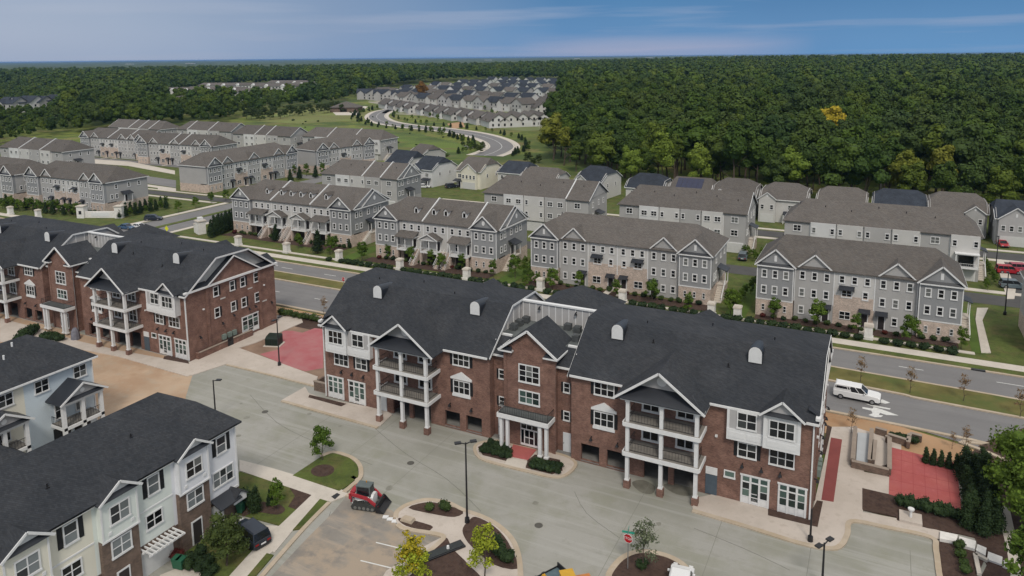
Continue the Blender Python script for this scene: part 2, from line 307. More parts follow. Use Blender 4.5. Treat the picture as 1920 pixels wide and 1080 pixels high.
def window(parent, x, y, z, w, h, nx=1, nz=2, rz=0.0, b=.11, single=False, glass='window_glass', trim='trim', shutters=0.0, label=None):
    """frame with its panes; faces -y when rz = 0"""
    key = ('wf', w, h, nx, nz, b, trim)
    me = cached(key, lambda: win_frame(w, h, nx, nz, b).mesh('window', Mt[trim]))
    o = link('window', me, parent, (x, y, z), rz)
    iw, ih = w - 2 * b, h - 2 * b
    if single:
        pm = cached(('wp', w, h, b, glass), lambda: MB().box(-iw/2, iw/2, -.03, -.004, b, h - b).mesh('pane', MATS[glass]))
        link('pane', pm, o)
    else:
        pw, ph = iw / nx - .02, ih / nz - .02
        pm = cached(('wq', pw, ph, glass), lambda: MB().box(-pw/2, pw/2, -.03, -.004, 0, ph).mesh('pane', MATS[glass]))
        for i in range(nx):
            for j in range(nz):
                link('pane', pm, o, (-iw/2 + iw * (i + .5) / nx, 0, b + ih * j / nz + .01))
    if shutters:
        sm = cached(('sh', shutters, h), lambda: shutter_mesh(shutters, h))
        c, s_ = math.cos(rz), math.sin(rz)
        for d in (-1, 1):
            dx = d * (w/2 + shutters/2 + .03); link('shutter', sm, parent, (x + c * dx, y + s_ * dx, z), rz)
    return o
def shutter_mesh(w, h):
    mb = MB().box(-w/2, w/2, -.05, 0, .02, h - .02)
    for k in range(3): mb.box(-w/2 + .05, w/2 - .05, -.07, -.05, .08 + k * h/3, (k + 1) * h/3 - .06)
    return mb.mesh('shutter', Mt['shutter'])
def storefront(parent, x, y, z, w, h, door=False, rz=0.0, name='storefront'):
    """three tall lights with transoms over white panels; the middle one a door when asked"""
    me = cached(('sf', w, h), lambda: storefront_mesh(w, h)); o = link(name, me, parent, (x, y, z), rz)
    cw = (w - .2) / 3
    for i in range(3):
        cx = -w/2 + .1 + cw * (i + .5); dr = door and i == 1
        pz = [(h * .80, h * .14)] + ([(h * .12, h * .24), (h * .40, h * .33)] if dr else [(h * .27, h * .22), (h * .53, h * .22)])
        for (zz, hh) in pz:
            pm = cached(('sp', round(cw, 3), round(hh, 3)), lambda: MB().box(-cw/2 + .12, cw/2 - .12, -.10, -.06, 0, hh).mesh('pane', MATS['green_glass']))
            link('pane', pm, o, (cx, 0, zz))
    if door: link('handle', cached('hnd', lambda: MB().box(-.03, .03, -.2, -.08, 0, .35).mesh('handle', Mt['black'])), o, (cw * .35, 0, h * .3))
    return o
def storefront_mesh(w, h):
    mb = MB().box(-w/2, w/2, -.06, 0, 0, h).box(-w/2 - .06, w/2 + .06, -.14, -.0601, h - .08, h + .08)
    cw = (w - .2) / 3
    for i in range(4): mb.box(-w/2 + .05 + cw * i - (.05 if i else -.0), -w/2 + .15 + cw * i, -.13, -.061, .001, h - .081)
    for i in range(3):
        xa = -w/2 + .151 + cw * i; xb = -w/2 + .049 + cw * (i + 1) - .05
        for zz in (.255, .76): mb.box(xa, xb, -.12, -.061, h * zz - .04, h * zz + .04)
        mb.box(xa + .12, xb - .12, -.10, -.061, h * .05, h * .2)
    return mb.mesh('storefront', Mt['trim'])
def railing_mesh(L, h=1.0, mat_=None, gap=.35):
    mb = MB().box(0, L, -.025, .025, h - .05, h).box(0, L, -.02, .02, .08, .12)
    n = max(2, int(L / gap))
    for i in range(n + 1): x = L * i / n; mb.box(x - .012, x + .012, -.012, .012, .121, h - .051)
    return mb
def railing(parent, p, q, h=1.0, m='black', gap=.30):
    L = hyp(q[0] - p[0], q[1] - p[1]); me = cached(('rl', round(L, 2), h, m), lambda: railing_mesh(L, h, gap=gap).mesh('railing', Mt[m]))
    return link('railing', me, parent, (p[0], p[1], p[2]), math.atan2(q[1] - p[1], q[0] - p[0]))
def holes_wall(mb, x0, x1, z0, z1, ya, yb, holes):
    xs = sorted({x0, x1, *[h[0] for h in holes], *[h[1] for h in holes]}); zs = sorted({z0, z1, *[h[2] for h in holes], *[h[3] for h in holes]})
    for i in range(len(xs) - 1):
        run = None
        for j in range(len(zs) - 1):
            cx, cz = (xs[i] + xs[i+1]) / 2, (zs[j] + zs[j+1]) / 2
            if any(h[0] < cx < h[1] and h[2] < cz < h[3] for h in holes):
                if run is not None: mb.box(xs[i], xs[i+1], ya, yb, run, zs[j]); run = None
            elif run is None: run = zs[j]
        if run is not None: mb.box(xs[i], xs[i+1], ya, yb, run, zs[-1])
def gable_roof(mb, xl, xr, yf, yb, ze, za, t=.14, y0=None):
    """two slopes of a gable facing -y; ridge from yf to yb, eaves from yf to y0"""
    xa = (xl + xr) / 2; y0 = yb if y0 is None else y0
    mb.slab([(xl, yf, ze), (xa, yf, za), (xa, yb, za), (xl, y0, ze)][::-1], t)
    mb.slab([(xa, yf, za), (xr, yf, ze), (xr, y0, ze), (xa, yb, za)][::-1], t)
def gable_trim(mb, xl, xr, y, ze, za, w=.2, t=.08):
    xa = (xl + xr) / 2
    for (x0, x1) in ((xl, xa), (xr, xa)): mb.beam((x0, y, ze - w/2 + .02), (x1, y, za - w/2 + .02), t, w)
# ---------------------------------------------------------------- the brick apartment building
EAVE, DECKZ, DY0, DY1, BD = 10.6, 15.1, 5.8, 12.4, 18.2
def rz_at(y): return EAVE - .15 + (y + .5) * (DECKZ - EAVE + .15) / (DY0 + .5)
def brick_building(loc, label, rear=True):
    B = empty('brick_building', loc, 0, label, 'apartment building', 'red brick apartment buildings round the car park')
    wl = MB()
    for s in (-1, 1):
        # front wall with the car-port openings left open; the storey above is carried on it
        hs = [(6.5, 8.7, .25, 2.25), (9.6, 11.8, .25, 2.25), (13.9, 16.6, 0, 2.65), (17.2, 19.7, 0, 2.65)]
        hs = [(min(s*a, s*b), max(s*a, s*b), c, d) for a, b, c, d in hs]
        x0, x1 = sorted((s * 5.3, s * 31.0))
        holes_wall(wl, x0, x1, 0, EAVE, 0, .35, hs)
        wl.box(s*30.65, s*31.0, .351, BD - .351, 0, EAVE + .3)
        wl.box(s*5.3, s*5.65, .351, BD - .351, 0, EAVE)
        wl.box(x0, x1, BD - .35, BD, 0, EAVE)
        wl.box(s*3.11, s*5.299, 1.2, 1.5, 0, EAVE)                       # recessed link wall
        wl.box(s*20.2, s*20.5, .36, 14, 0, 3.2)
        # outer brick gable standing in front of the siding
        wl.xprism([(4.2, EAVE + .31), (14.4, EAVE + .31), (9.3, 14.3)], s*30.75, s*31.05)
        for yy in (3.6, 14.4): wl.box(s*31.001, s*31.15, yy, yy + .5, 0, EAVE - .1)
    # entrance tower
    holes_wall(wl, -3.1, 3.1, 0, 12.0, 0, .35, [])
    wl.box(-3.1, -2.8, .351, 5.5, 0, 12.0).box(2.8, 3.1, .351, 5.5, 0, 12.0)
    wl.yprism([(-3.1, 12.0), (3.1, 12.0), (0, 14.35)], .0, .35)
    wl.box(-3.35, -2.95, -.06, -.001, 0, 11.6).box(2.95, 3.35, -.06, -.001, 0, 11.6)
    wl.obj('wall', Mt['brick'], B)
    fl = MB().box(-30.6, -5.7, .36, BD - .36, 3.0, 3.3).box(5.7, 30.6, .36, BD - .36, 3.0, 3.3).box(-30.6, 30.6, .4, BD - .4, -.02, .02)
    for s in (-1, 1):
        for xx in (8, 12.5, 16.9): fl.box(s*xx, s*(xx + .4), 5, 5.4, .03, 2.99)
        fl.box(s*5.7, s*20.1, 9.0, 9.2, .03, 2.99)
        for (a, b) in ((6.5, 8.7), (9.6, 11.8)): fl.box(s*a, s*b, -.03, .34, .16, .249)
    fl.obj('parking_deck', Mt['dim'], B)
    # main roofs: front slope, top, rear slope
    for s in (-1, 1):
        xa, xb = sorted((s * 5.05, s * 31.35)); zf = EAVE - .15
        rf = MB()
        P = [(-.5, zf), (DY0, DECKZ), (DY1, DECKZ - .1), (BD + .5, zf)]
        for i in range(3): rf.slab([(xa, P[i][0], P[i][1]), (xb, P[i][0], P[i][1]), (xb, P[i+1][0], P[i+1][1]), (xa, P[i+1][0], P[i+1][1])], .16)
        # portico gables and the small bay gables, front and rear
        for yfn, sgn in ((0, 1), (BD, -1)):
            for (c, hw, yf, ze, za) in ((16.2, 4.75, -3.15, 10.3, 13.8), (28.05, 2.1, -1.45, 10.75, 12.45)):
                yb = (za - zf) / (DECKZ - zf) * (DY0 + .5) - .5; y0 = (ze - zf) / (DECKZ - zf) * (DY0 + .5) - .5
                cx = s * c
                if sgn < 0: za -= 1.0 if c < 20 else .4; yb = (za - zf) / (DECKZ - zf) * (DY0 + .5) - .5
                f = lambda y: yfn + sgn * y
                A = [(cx - hw, f(yf), ze), (cx, f(yf), za), (cx, f(yb + .25), za), (cx - hw, f(max(y0, 0) + .3), ze)]
                Bp = [(cx, f(yf), za), (cx + hw, f(yf), ze), (cx + hw, f(max(y0, 0) + .3), ze), (cx, f(yb + .25), za)]
                for q in (A, Bp): rf.slab(q[::-1] if sgn > 0 else q, .13)
        rf.obj('roof', Mt['roof_dark'], B)
        # siding ends
        sd = MB()
        sd.xprism([(.3, EAVE), (DY0, DECKZ - .2), (DY1, DECKZ - .25), (BD - .3, EAVE)], s*5.3, s*5.5)
        sd.obj('siding_end', Mt['s_panel'], B)
        for k in range(9):
            yy = 1.6 + k * 1.6; zt = rz_at(yy) if yy < DY0 else DECKZ - .2
            if k < 5: MB().box(s*5.22, s*5.299, yy, yy + .09, EAVE + 1.5, zt - .2).obj('batten', Mt['trim'], B)
        se = MB(); se.xprism([(.6, EAVE + .3), (DY0, DECKZ - .25), (DY1, DECKZ - .35), (BD - .6, EAVE + .3)], s*30.1, s*30.3); se.obj('siding_end', Mt['trim_warm'], B)
        pr = MB(); 
        for (a, b) in ((.1, 4.2), (14.4, 18.1)): pr.slab([(s*31.3, a, EAVE + .42), (s*30.3, a, EAVE + .95), (s*30.3, b, EAVE + .95), (s*31.3, b, EAVE + .42)], .08)
        pr.slab([(s*31.4, 3.8, EAVE + .42), (s*30.3, 3.8, EAVE + .42), (s*30.3, 9.3, 14.6), (s*31.4, 9.3, 14.6)], .12)
        pr.slab([(s*31.4, 14.8, EAVE + .42), (s*30.3, 14.8, EAVE + .42), (s*30.3, 9.3, 14.6), (s*31.4, 9.3, 14.6)], .12)
        pr.obj('pent_roof', Mt['seam'], B)
        tr = MB()
        tr.beam((s*31.45, 3.8, EAVE + .35), (s*31.45, 9.3, 14.53), .08, .22).beam((s*31.45, 14.8, EAVE + .35), (s*31.45, 9.3, 14.53), .08, .22)
        tr.box(s*31.02, s*31.45, -.45, BD + .45, EAVE + .12, EAVE + .4)
        for xx, sg in ((31.4, 1), (5.0, -1)):
            for i in range(3): tr.beam((s*xx, P[i][0], P[i][1] - (.15 if sg > 0 and s > 0 else .12 if sg < 0 and s < 0 else .30)), (s*xx, P[i+1][0], P[i+1][1] - (.15 if sg > 0 and s > 0 else .12 if sg < 0 and s < 0 else .30)), .05, .26)
        tr.box(s*5.3, s*11.5, -.62, -.5, zf - .2, zf + .03).box(s*20.9, s*25.9, -.62, -.5, zf - .2, zf + .03).box(s*30.2, s*31.4, -.62, -.5, zf - .2, zf + .03)
        tr.box(s*5.3, s*31.0, -.12, -.001, EAVE - .45, EAVE - .2)
        tr.box(s*3.12, s*5.25, .6, .72, EAVE - .2, EAVE + .02)
        tr.box(s*5.3, s*31.35, BD + .5, BD + .62, zf - .2, zf + .03)
        gable_trim(tr, s*16.2 - 4.8, s*16.2 + 4.8, -3.2, 10.3, 13.85, .24); gable_trim(tr, s*28.05 - 2.15, s*28.05 + 2.15, -1.5, 10.75, 12.5, .2)
        tr.obj('eave_trim', Mt['trim'], B)
        # link-wall roof strip
        MB().slab([(s*3.1, .7, EAVE), (s*5.3, .7, EAVE), (s*5.3, 2.9, 12.2), (s*3.1, 2.9, 12.2)][::s], .1).obj('roof', Mt['roof_dark'], B)
        MB().box(s*3.7, s*5.25, 2.85, 3.15, 12.2, 12.42).obj('parapet_cap', Mt['trim'], B)
        # ------- portico
        po = MB()
        for xx in (12.8, 16.45, 20.1):
            MB().box(-.19, .19, -.19, .19, .9, 10.0).box(-.25, .25, -.25, .25, .85, 1.0).box(-.25, .25, -.25, .25, 9.75, 10.001).obj('column', Mt['trim'], B, (s*xx, -2.5, 0))
            MB().box(-.33, .33, -.33, .33, 0, .849).obj('column_pier', Mt['brick'], B, (s*xx, -2.5, 0))
        for zz in (4.2, 7.55):
            MB().box(s*12.45, s*20.45, -2.85, -.001, zz - .12, zz).obj('balcony_floor', Mt['deck'], B)
            MB().box(s*12.4, s*20.5, -2.97, -2.86, zz - .42, zz + .03).box(s*12.3, s*12.44, -2.85, -.01, zz - .4, zz + .03).box(s*20.46, s*20.6, -2.85, -.01, zz - .4, zz + .03).obj('balcony_beam', Mt['trim'], B)
            for a, b in ((12.99, 16.26), (16.64, 19.91)): railing(B, (min(s*a, s*b), -2.5, zz + .02), (max(s*a, s*b), -2.5, zz + .02))
            for xx in (12.8, 20.1): railing(B, (s*xx, -2.3, zz + .02), (s*xx, -.05, zz + .02))
        MB().box(s*12.0, s*20.9, -2.85, -2.2, 10.0, 10.35).box(s*12.0, s*12.4, -2.2, -.02, 10.0, 10.3).box(s*20.5, s*20.9, -2.2, -.02, 10.0, 10.3).obj('beam', Mt['trim'], B)
        MB().box(s*12.0, s*20.9, -2.2, -.02, 9.95, 9.999).obj('ceiling', Mt['trim_warm'], B)
        hw0 = 4.75 * (13.8 - 11.5) / 3.5
        MB().yprism([(s*16.2 - hw0, 11.4), (s*16.2 + hw0, 11.4), (s*16.2, 13.62)], -1.8, -1.65).obj('pediment', Mt['s_panel'], B)
        MB().slab([(s*16.2 - 4.6, -3.2, 10.36), (s*16.2 + 4.6, -3.2, 10.36), (s*16.2 + hw0 + .15, -1.79, 11.5), (s*16.2 - hw0 - .15, -1.79, 11.5)], .08).obj('pent_roof', Mt['seam'], B)
        v = MB(); v.yprism([(.52 * math.cos(t), .52 * math.sin(t)) for t in [2 * math.pi * i / 20 for i in range(20)]], -.07, 0); v.obj('vent', Mt['trim'], B, (s*16.2, -1.8, 12.35))
        for zz, hh in ((4.45, 2.2), (7.8, 2.1)):
            for xx in (14.6, 18.35): window(B, s*xx, 0, zz, 2.05, hh, 2, 2, b=.2)
        # ------- projecting bays
        MB().box(s*22.8, s*26.399, -.6, -.001, 8.25, 10.4).obj('bay', Mt['s_panel'], B)
        bb = MB().box(s*22.7, s*26.4, -.7, -.002, 7.05, 8.249).box(s*22.7, s*22.95, -.66, -.002, 8.25, 10.39)
        for (a, b) in ((22.9, 24.5), (24.7, 26.2)): bb.box(s*a, s*b, -.735, -.701, 7.35, 7.95)
        bb.obj('bay_panel', Mt['trim'], B)
        MB().box(s*26.4, s*29.7, -1.0, -.003, 7.2, 10.8).obj('bay', Mt['s_white'], B)
        bb = MB().box(s*26.3, s*29.8, -1.1, -1.001, 7.15, 8.3).box(s*26.3, s*26.6, -1.06, -1.001, 8.301, 10.7).box(s*29.5, s*29.8, -1.06, -1.001, 8.301, 10.7)
        for (a, b) in ((26.7, 29.4),): bb.box(s*a, s*b, -1.13, -1.101, 7.45, 8.05)
        bb.obj('bay_panel', Mt['trim'], B)
        MB().yprism([(s*28.05 - 1.75, 10.85), (s*28.05 + 1.75, 10.85), (s*28.05, 12.25)], -1.05, -.9).obj('pediment', Mt['s_panel'], B)
        MB().slab([(s*28.05 - 1.9, -1.42, 10.82), (s*28.05 + 1.9, -1.42, 10.82), (s*28.05 + 1.55, -1.06, 11.1), (s*28.05 - 1.55, -1.06, 11.1)], .06).obj('pent_roof', Mt['seam'], B)
        window(B, s*24.66, -.6, 8.42, 1.95, 1.8, 2, 2); window(B, s*28.05, -1.0, 8.42, 2.45, 1.85, 3, 2)
        window(B, s*24.7, 0, 5.05, 1.9, 1.65, 2, 2, shutters=.34); window(B, s*28.05, 0, 5.0, 2.45, 1.75, 3, 2)
        storefront(B, s*25.6, 0, .12, 2.85, 3.1, door=True); storefront(B, s*29.2, 0, .12, 2.75, 3.1)
        window(B, s*9.25, 0, 8.5, 2.4, 1.65, 3, 2, shutters=.36)
        window(B, s*9.25, 0, 4.85, 2.4, 1.75, 3, 2, shutters=.36)
        MB().yprism([(-1.5, 6.75), (1.5, 6.75), (1.5, 6.95), (0, 7.75), (-1.5, 6.95)], -.2, -.001).obj('window_pediment', Mt['trim'], B, (s*9.25, 0, 0))
        MB().box(-1.3, 1.3, -.16, -.001, 4.5, 4.79).obj('window_sill', Mt['trim'], B, (s*9.25, 0, 0))
        window(B, s*4.25, 1.2, 7.35, .85, 1.25, 1, 2, shutters=.24); window(B, s*4.25, 1.2, 3.9, .85, 1.2, 1, 2, shutters=.24)
        d = MB().box(-.5, .5, -.08, 0, 0, 2.35).obj('door', Mt['door_white'], B, (s*4.3, 1.2, .05)); MB().box(-.42, -.36, -.15, -.081, 1, 1.1).obj('handle', Mt['black'], d)
        # wall lamps and downspouts
        lm = cached('wl', lambda: MB().box(-.05, .05, -.3, 0, .1, .2).loft([[(-.18, -.5, -.15), (.18, -.5, -.15), (.18, -.2, -.15), (-.18, -.2, -.15)], [(-.05, -.38, .18), (.05, -.38, .18), (.05, -.28, .18), (-.05, -.28, .18)]]).mesh('wall_lamp', Mt['black']))
        for xx in (24.3, 26.2, 28.0): link('wall_lamp', lm, B, (s*xx, 0, 4.2))
        for xx in (7.8, 10.9): link('wall_lamp', lm, B, (s*xx, 0, 3.2))
        cm = cached('cam_', lambda: MB().box(-.12, .12, -.25, 0, 0, .2).mesh('security_camera', Mt['trim'])); link('security_camera', cm, B, (s*21.6, 0, 6.7))
        MB().box(-.07, .07, -.2, -.03, .15, 10.3).box(-.09, .09, -.21, -.02, 5.2, 5.3).obj('downspout', Mt['trim'], B, (s*30.9, 0, 0))
        MB().box(-.06, .06, -.02, .1, .15, 11.8).obj('downspout', Mt['trim'], B, (s*3.25, .0, 0))
        # barrel dormers on the front slope
        for xx in (9.4, 24.6):
            A = [(-.68, 0), (.68, 0), (.68, 1.05)] + [(.68 * math.cos(t), 1.05 + .68 * math.sin(t)) for t in [math.pi * i / 10 for i in range(1, 10)]] + [(-.68, 1.05)]
            dm = MB(); dm.loft([[(x * 1.12, 3.85, 13.75 + z * 1.04) for x, z in A], [(x * 1.0, 7.0, 13.72 + z * .82) for x, z in A]]); do = dm.obj('dormer', Mt['seam'], B, (s*xx, 0, 0))
            MB().yprism([(x * .98, z * .98 + .03) for x, z in A], -.08, 0).obj('dormer_face', Mt['trim'], do, (0, 3.85, 13.78))
    # door between storeys near the right-hand and left-hand ends
    MB().box(-.6, .6, -.07, 0, 0, 2.2).obj('door', Mt['door_blue'], B, (21.2, 0, .1)); MB().box(-.6, .6, -.09, 0, 2.25, 3.05).obj('door_panel', Mt['trim'], B, (21.2, 0, .1))
    MB().box(-.45, .45, -.07, 0, 0, 2.2).obj('door', Mt['door_white'], B, (-21.2, 0, .1))
    window(B, 23.05, 0, 2.45, 1.15, .8, 1, 1, glass='green_glass')
    # tower front
    window(B, 0, 0, 8.15, 2.75, 2.25, 3, 3, b=.14); window(B, 0, 0, 5.5, 2.75, 1.7, 3, 2, b=.14, glass='green_glass')
    MB().yprism([(-1.45, 10.42), (1.45, 10.42)] + [(1.45 * math.cos(t), 10.42 + .42 * math.sin(t)) for t in [math.pi * i / 10 for i in range(1, 10)]], -.05, -.001).obj('window_arch', Mt['brick'], B)
    rf = MB(); gable_roof(rf, -3.75, 3.75, -.55, 5.2, 11.95, 14.75); rf.obj('tower_roof', Mt['roof_dark'], B)
    tr = MB(); gable_trim(tr, -3.8, 3.8, -.6, 11.95, 14.8, .26, .1)
    for s in (-1, 1): tr.box(s*2.0, s*3.8, -.6, -.07, 11.72, 11.9)
    for s in (-1, 1): tr.box(s*3.76, s*3.84, -.5, 5.1, 11.75, 11.95)
    tr.obj('tower_trim', Mt['trim'], B)
    for s in (-1, 1): MB().slab([(s*2.0, -.55, 11.91), (s*3.7, -.55, 11.91), (s*3.5, -.07, 12.25), (s*2.2, -.07, 12.25)][::s], .01).obj('cornice_roof', Mt['seam'], B)
    # entrance porch
    MB().box(-3.2, 3.2, -1.95, -.07, 4.62, 4.7).obj('porch_roof', Mt['membrane'], B)
    MB().box(-3.3, 3.3, -2.06, -1.951, 4.2, 4.72).box(-3.32, -3.201, -1.95, -.07, 4.2, 4.72).box(3.201, 3.32, -1.95, -.07, 4.2, 4.72).box(-3.2, 3.2, -1.95, -.07, 4.2, 4.25).obj('porch_beam', Mt['trim'], B)
    railing(B, (-3.15, -1.85, 4.72), (3.15, -1.85, 4.72), .95); railing(B, (-3.15, -1.8, 4.72), (-3.15, -.1, 4.72), .95); railing(B, (3.15, -1.8, 4.72), (3.15, -.1, 4.72), .95)
    cm = cached('pcol', lambda: MB().box(-.18, .18, -.18, .18, .4, 4.2).box(-.27, .27, -.27, .27, .3, .5).box(-.25, .25, -.25, .25, 4.0, 4.19).mesh('porch_column', Mt['trim']))
    for xx in (-2.9, -2.1, 2.1, 2.9): link('porch_column', cm, B, (xx, -1.6, 0))
    d = MB().box(-1.15, 1.15, -.1, -.001, .3, 3.1).obj('entrance_door', Mt['trim'], B)
    for (a, b, c, e) in ((-.55, -.05, .6, 1.3), (-.55, -.05, 1.45, 2.25), (.05, .55, .6, 1.3), (.05, .55, 1.45, 2.25), (-1.05, -.7, .6, 2.25), (.7, 1.05, .6, 2.25), (-1.05, -.4, 2.45, 2.95), (-.3, .3, 2.45, 2.95), (.4, 1.05, 2.45, 2.95)):
        MB().box(a, b, -.13, -.101, c, e).obj('pane', MATS['window_glass'], d)
    # flat roof behind the tower with its screen wall and plant
    MB().box(-5.29, 5.29, 2.9, 8.75, 12.1, 12.25).obj('flat_roof', Mt['membrane'], B)
    MB().box(-5.29, 5.29, 8.76, 8.95, 12.0, 14.75).obj('screen_wall', Mt['s_panel'], B)
    MB().box(-5.3, 5.3, 8.55, 9.1, 14.75, 14.95).obj('screen_cap', Mt['trim'], B)
    bm = cached('sb', lambda: MB().box(-.05, .05, -.06, 0, 12.26, 14.74).mesh('batten', Mt['trim']))
    for k in range(12): link('batten', bm, B, (-5.0 + k * .91, 8.76, 0))
    for xx in (-2.6, 2.4): link('wall_lamp', CACHE['wl'], B, (xx, 8.76, 14.2))
    hu = cached('hv', lambda: MB().box(-.42, .42, -.42, .42, 0, .75).tube((0, 0, .751), (0, 0, .82), .32, .3, 12).mesh('roof_unit', mat('dull_grey_plant', (.07, .075, .078), .7, .3, 2)))
    for (xx, yy) in ((-4.5, 5.0), (-4.5, 6.6), (-4.2, 7.9), (3.9, 4.9), (3.0, 7.6), (4.4, 7.4), (1.6, 7.9)): link('roof_unit', hu, B, (xx, yy, 12.26))
    # rear stair tower with a pyramid roof, seen over the screen
    MB().box(-4.6, 4.6, 9.2, 19.6, 0, 12.0).obj('rear_tower', Mt['brick'], B)
    hp = MB(); b4 = [(-5.2, 9.3, 12.6), (5.2, 9.3, 12.6), (5.2, 20.2, 12.6), (-5.2, 20.2, 12.6)]; ap = (0, 16.8, 15.2)
    for i in range(4): hp.add([b4[i], b4[(i + 1) % 4], ap], [(0, 1, 2)])
    hp.poly(b4[::-1]); hp.obj('hip_roof', Mt['roof_dark'], B)
    pm = cached('rvp', lambda: MB().tube((0, 0, -.2), (0, 0, .35), .07, .07, 8).box(-.15, .15, -.15, .15, -.1, .02).mesh('roof_vent', Mt['black']))
    for (xx, yy) in ((-27, 7.5), (-20.5, 9), (-14, 6.5), (12, 7), (19, 9.5), (26, 8), (22.0, 3.2), (13.5, 4.3)): link('roof_vent', pm, B, (xx, yy, rz_at(yy) if yy < DY0 else DECKZ - .05))
    # outer end walls (both ends): windows, lamps, doors
    for s in (-1, 1):
        rz = R(90) * s
        for yy, zz, nm in ((5.6, 8.7, 0), (8.9, 8.7, 0), (11.1, 8.7, 0), (14.0, 8.7, 0), (5.6, 5.2, 0), (8.9, 5.2, 0), (11.1, 5.2, 0), (14.0, 5.2, 0)):
            window(B, s*31.0, yy, zz, 1.05, 1.65, 1, 2, rz=rz); link('shutter', cached(('sh', .3, 1.65), lambda: shutter_mesh(.3, 1.65)), B, (s*31.0, yy + .75, zz), rz)
        storefront(B, s*31.0, 12.2, .5, 3.6, 3.0, door=True, rz=rz)
        for yy, zz in ((2.0, 3.2), (6.4, 4.0), (8.7, 4.6), (12, 4.6), (13.4, 4.6), (17, 4.2)): link('wall_lamp', lm, B, (s*31.0, yy, zz), rz)
        for yy, zz in ((3.0, 7.3), (15.6, 7.6)): link('security_camera', cached('cam_', None), B, (s*31.0, yy, zz), rz)
        for yy, zz in ((6.9, 7.9), (12.6, 7.9), (15.6, 4.8)): MB().box(-.5, .5, -.05, -.001, 0, .2).obj('wall_vent', Mt['trim_warm'], B, (s*31.0, yy, zz), rz)
        for yy in (6.5, 7.6, 8.6): MB().box(-.35, .35, -.4, -.001, 0, .8).obj('meter_box', mat('grey_green_box', (.16, .20, .18)), B, (s*31.0, yy, 1.3), rz)
    return B
BX, BY = -35.3, 73.2
brick_building((BX, BY, 0), 'long red brick apartment building with charcoal roof in the middle, beside the empty car park')
brick_building((BX - 89.0, BY, 0), 'red brick apartment building at the left, its gable end facing the red patio')
# ---------------------------------------------------------------- ground, roads, pavements
def hill(x, y):
    """the land rises gently beyond the houses to the right"""
    d = np.hypot(x, y); a = np.arctan2(x, y)
    t = np.clip((d - 450) / 1600, 0, 1); t = t * t * (3 - 2 * t)
    s = np.clip((a + .60) / .5, 0, 1); s = s * s * (3 - 2 * s)
    return 13 * t * s
def gp(pts, z=0.0): return [(*G(u, v, z), z) for u, v in pts]
def sheet(name, pts, z, m, kind='structure'):
    o = MB().poly([(x, y, z) for x, y in pts]).obj(name, m); return tag(o, kind=kind)
def psheet(name, px, z, m): return sheet(name, [G(u, v, z) for u, v in px], z, m)
def raised(name, pts, z, m, z0=-.03):
    return tag(MB().prism(pts, z0, z).obj(name, m), kind='structure')
def praised(name, px, z, m): return raised(name, [G(u, v, z) for u, v in px], z, m)
def rect(x0, x1, y0, y1): return [(x0, y0), (x1, y0), (x1, y1), (x0, y1)]
def smooth(pts, n=6, closed=True):
    """Catmull-Rom through the points"""
    out = []; L = len(pts)
    for i in range(L if closed else L - 1):
        p0, p1, p2, p3 = (pts[(i + k - 1) % L] if closed else pts[min(max(i + k - 1, 0), L - 1)] for k in range(4))
        for j in range(n):
            t = j / n
            out.append(tuple(.5 * ((2 * b) + (-a + c) * t + (2*a - 5*b + 4*c - d) * t*t + (-a + 3*b - 3*c + d) * t**3) for a, b, c, d in zip(p0, p1, p2, p3)))
    if not closed: out.append(tuple(pts[-1]))
    return out
def kerb_line(name, pts, w, z, m, closed=False):
    """a kerb following a line, w metres wide"""
    P = [Vector((*p, 0)) for p in pts]; n = len(P); lf, rg = [], []
    for i in range(n):
        a = P[(i - 1) % n] if (closed or i) else P[i]; b = P[(i + 1) % n] if (closed or i < n - 1) else P[i]
        d = (b - a).normalized(); nn = Vector((-d.y, d.x, 0)) * w / 2; lf.append(P[i] + nn); rg.append(P[i] - nn)
    mb = MB(); ring = [[(l.x, l.y, z), (r.x, r.y, z), (r.x, r.y, -.03), (l.x, l.y, -.03)] for l, r in zip(lf, rg)]
    if closed: ring.append(ring[0])
    mb.loft(ring, cap=not closed)
    return tag(mb.obj(name, m), kind='structure')
# the land: one sheet out to the horizon, finely divided where it rises
def land():
    rs = np.concatenate([[0, 60, 150, 300], np.geomspace(450, 2600, 16), [4000, 7000, 12000, 20000, 32000]])
    an = np.linspace(-math.pi, math.pi, 129)[:-1]; v = [(0, 0, -.06)]; f = []
    for r in rs[1:]:
        for a in an: x, y = r * math.sin(a), r * math.cos(a); v.append((x, y, float(hill(np.array(x), np.array(y))) - .06))
    n = len(an)
    for i in range(n): f.append((0, 1 + i, 1 + (i + 1) % n))
    for k in range(len(rs) - 2):
        for i in range(n): a = 1 + k * n + i; b = 1 + k * n + (i + 1) % n; f.append((a, a + n, b + n, b))
    mb = MB(); mb.add(v, f); o = mb.obj('ground', Mt['meadow']); o.data.flip_normals() if o.data.polygons[0].normal.z < 0 else None
    return tag(o, kind='structure')
land()
